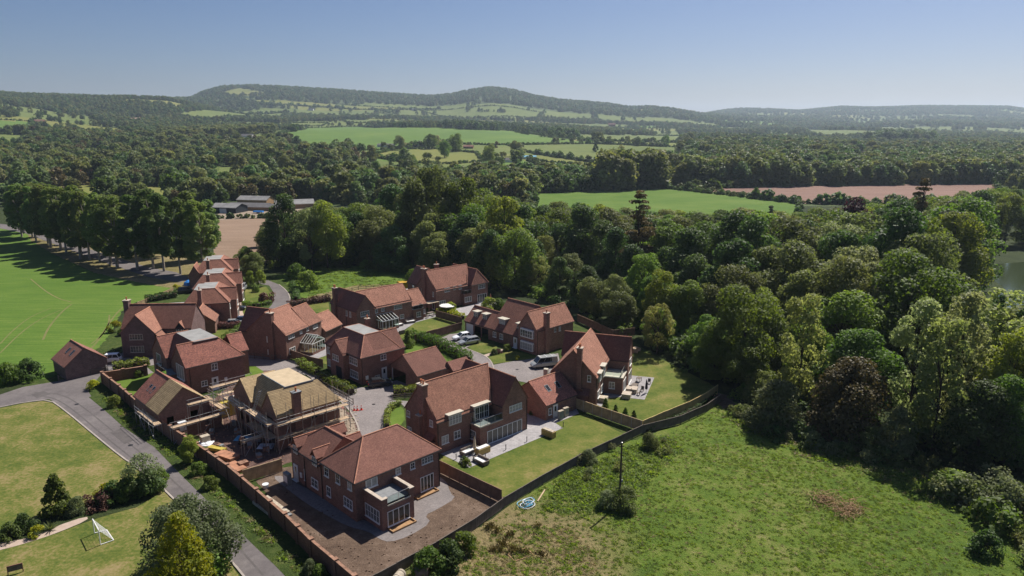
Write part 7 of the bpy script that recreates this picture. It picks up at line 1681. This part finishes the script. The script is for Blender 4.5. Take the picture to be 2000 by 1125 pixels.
e = thing('garden_store', (812,585), 'flat dark roofed garage behind the house with the roof terrace', 'garage', 46); part(e, 'wall', 'brick', (-3,3,-2.5,2.5,0,2.4)); part(e, 'roof', 'flatroof', (-3.3,3.3,-2.8,2.8,2.4,2.6)); part(e, 'door', 'white', (-1.2,1.2,-2.54,-2.5,0,2.1))
e = thing('lean_to_shed', (893,738), 'small dark roofed shed behind the centre ridge', 'shed', 47); part(e, 'wall', 'brick', (-2,2,-1.5,1.5,0,2.2)); m = MB(); m.poly([(-2.2,-1.7,2.2),(2.2,-1.7,2.2),(2.2,0,3.6),(-2.2,0,3.6)]); m.poly([(2.2,1.7,2.2),(-2.2,1.7,2.2),(-2.2,0,3.6),(2.2,0,3.6)]); m.poly([(-2.2,1.7,2.2),(-2.2,-1.7,2.2),(-2.2,0,3.6)]); m.poly([(2.2,-1.7,2.2),(2.2,1.7,2.2),(2.2,0,3.6)]); m.build('roof', MATS['tile_brown_and_shade'], e)
# ------------------------------------------------------------------ farm sheds and far houses
flat('sheet_metal', (.22,.215,.21), .8, .2, .2, .3); flat('slate', (.115,.11,.112), .8, .2, .2, .5); flat('render_white', (.68,.66,.62), .8, .2); flat('brick_far', (.26,.14,.10), .9, .1, .2, .4); flat('tile_far', (.24,.13,.10), .9, .1, .2, .4)
def simple_building(px, L, W, he, hr, az, wall, roof, label, name='farm_shed', cat='shed', wins=0, terr=False, door=False):
    if terr: t_ = at_terrain(*px); x, y, z = t_
    else: (x, y), z = at(*px), 0
    e = empty(name, (x, y, z-.2), math.radians(90-az), label, cat); m = MB(); a, b = L/2, W/2
    m.box(-a,a,-b,b,-1,he,skip='t'); m.poly([(-a,b,he),(-a,-b,he),(-a,0,hr)]); m.poly([(a,-b,he),(a,b,he),(a,0,hr)]); m.build('wall', MATS[wall], e)
    m = MB(); o = .4; m.poly([(-a-o,-b-o,he-.2),(a+o,-b-o,he-.2),(a+o,0,hr),(-a-o,0,hr)]); m.poly([(a+o,b+o,he-.2),(-a-o,b+o,he-.2),(-a-o,0,hr),(a+o,0,hr)]); m.build('roof', MATS[roof], e)
    for k in range(wins):
        m = MB(); xx = -a+L*(k+.5)/wins; m.box(xx-.6,xx+.6,-b-.06,-b+.02,he*.35,he*.75); w_ = m.build('window', MATS['white'], e); m = MB(); m.box(xx-.5,xx+.5,-b-.08,-b-.05,he*.38,he*.72); m.build('pane', MATS['glass'], w_)
    if door: m = MB(); m.box(-2,2,-b-.08,-b+.02,0,he*.8); m.build('door', MATS['render_white'], e)
    return e
simple_building((448,414),15,10,3.2,4.8,105,'black_board_and_shade','sheet_metal','black sided farm shed with a white door at the yard','farm_shed','shed',0,False,True)
simple_building((490,408),22,9,2.2,3.6,100,'timber','slate','long low grey roofed farm shed next to the black one')
simple_building((525,410),22,9,2.2,3.6,100,'timber','slate','middle grey farm shed roof behind the rubble heap')
simple_building((575,405),20,14,2.8,4.6,70,'timber','sheet_metal','wide pale roofed farm shed at the right of the yard')
simple_building((500,398),18,9,3,4.8,100,'timber','sheet_metal','rear farm shed behind the low roofs')
e = thing('blue_trailer', (505,417), 'blue trailer standing in the farm yard', 'trailer', 95); part(e, 'bed', 'cover_blue', (-2.5,2.5,-1,1,.6,1.3)); part(e, 'wheel', 'tyre', (-.6,.1,-1.1,-.9,0,.7), (-.6,.1,.9,1.1,0,.7))
FB = [((567,314),22,9,6,9,95,'brick_far','tile_far','tall brick farmhouse in the middle distance','farmhouse',4),((612,318),20,9,5,9,60,'brick_far','tile_far','brick farm building beside the farmhouse','farmhouse',3),
      ((416,297),30,9,3,6,92,'brick_far','tile_far','long pale brown barn roof among the trees left of the farmhouse','barn',0),((754,287),24,8,3,5,95,'render_white','slate','left white bungalow at the bottom of the bright field','bungalow',4),
      ((822,286),22,8,3,5,95,'render_white','slate','right white bungalow at the bottom of the bright field','bungalow',4),((795,286),14,7,3,5,95,'brick_far','tile_far','small brick bungalow between the white ones','bungalow',2),
      ((915,290),14,7,3,5,95,'brick_far','tile_far','red roofed cottage right of the round oaks','cottage',2),((995,317),16,7,3,5,95,'render_white','slate','white shed at the tree line below the pasture','shed',0),((1032,311),18,8,3,4.5,95,'render_white','hose_blue','pale blue roofed shed beside the hedge','shed',0),
      ((478,272),30,10,6,9,95,'render_white','slate','black and white hall on the left slope','hall',5),((670,365),12,5,2.6,3.4,95,'render_white','render_white','left white static caravan among the willows','caravan',2),((652,364),12,5,2.6,3.4,95,'render_white','tile_far','tan roofed static caravan','caravan',2),((618,366),10,5,2.6,3.4,95,'render_white','render_white','white caravan under the dark trees','caravan',2),
      ((180,358),16,10,7,11,60,'brick_far','tile_far','red brick house deep in the left woods','house',2),((78,243),22,12,6,10,95,'brick_far','tile_far','orange brick house at the edge of the left hill field','house',2),((1755,291),30,12,5,8,95,'render_white','tile_far','white gabled building on the far plain','house',2),((1195,247),26,12,7,12,95,'brick_far','tile_far','red roofed house in the far woods','house',2),((810,216),24,10,5,8,95,'render_white','slate','white farmhouse at the foot of the ridge','farmhouse',2),((608,216),20,10,5,8,95,'render_white','slate','white cottage on the distant slope','cottage',2)]
for px, L, W, he, hr, az, wl, rf, lb, nm, wn in FB:
    if at_terrain(*px): simple_building(px, L, W, he, hr, az, wl, rf, lb, nm, nm.replace('_', ' '), wn, True)
sheet('lane', [at_terrain(*p)[:2] for p in ((421,365),(427,350),(440,345),(437,352),(432,366))], 'asphalt', 1.2, 'grey bend of a lane among the valley trees') if False else None
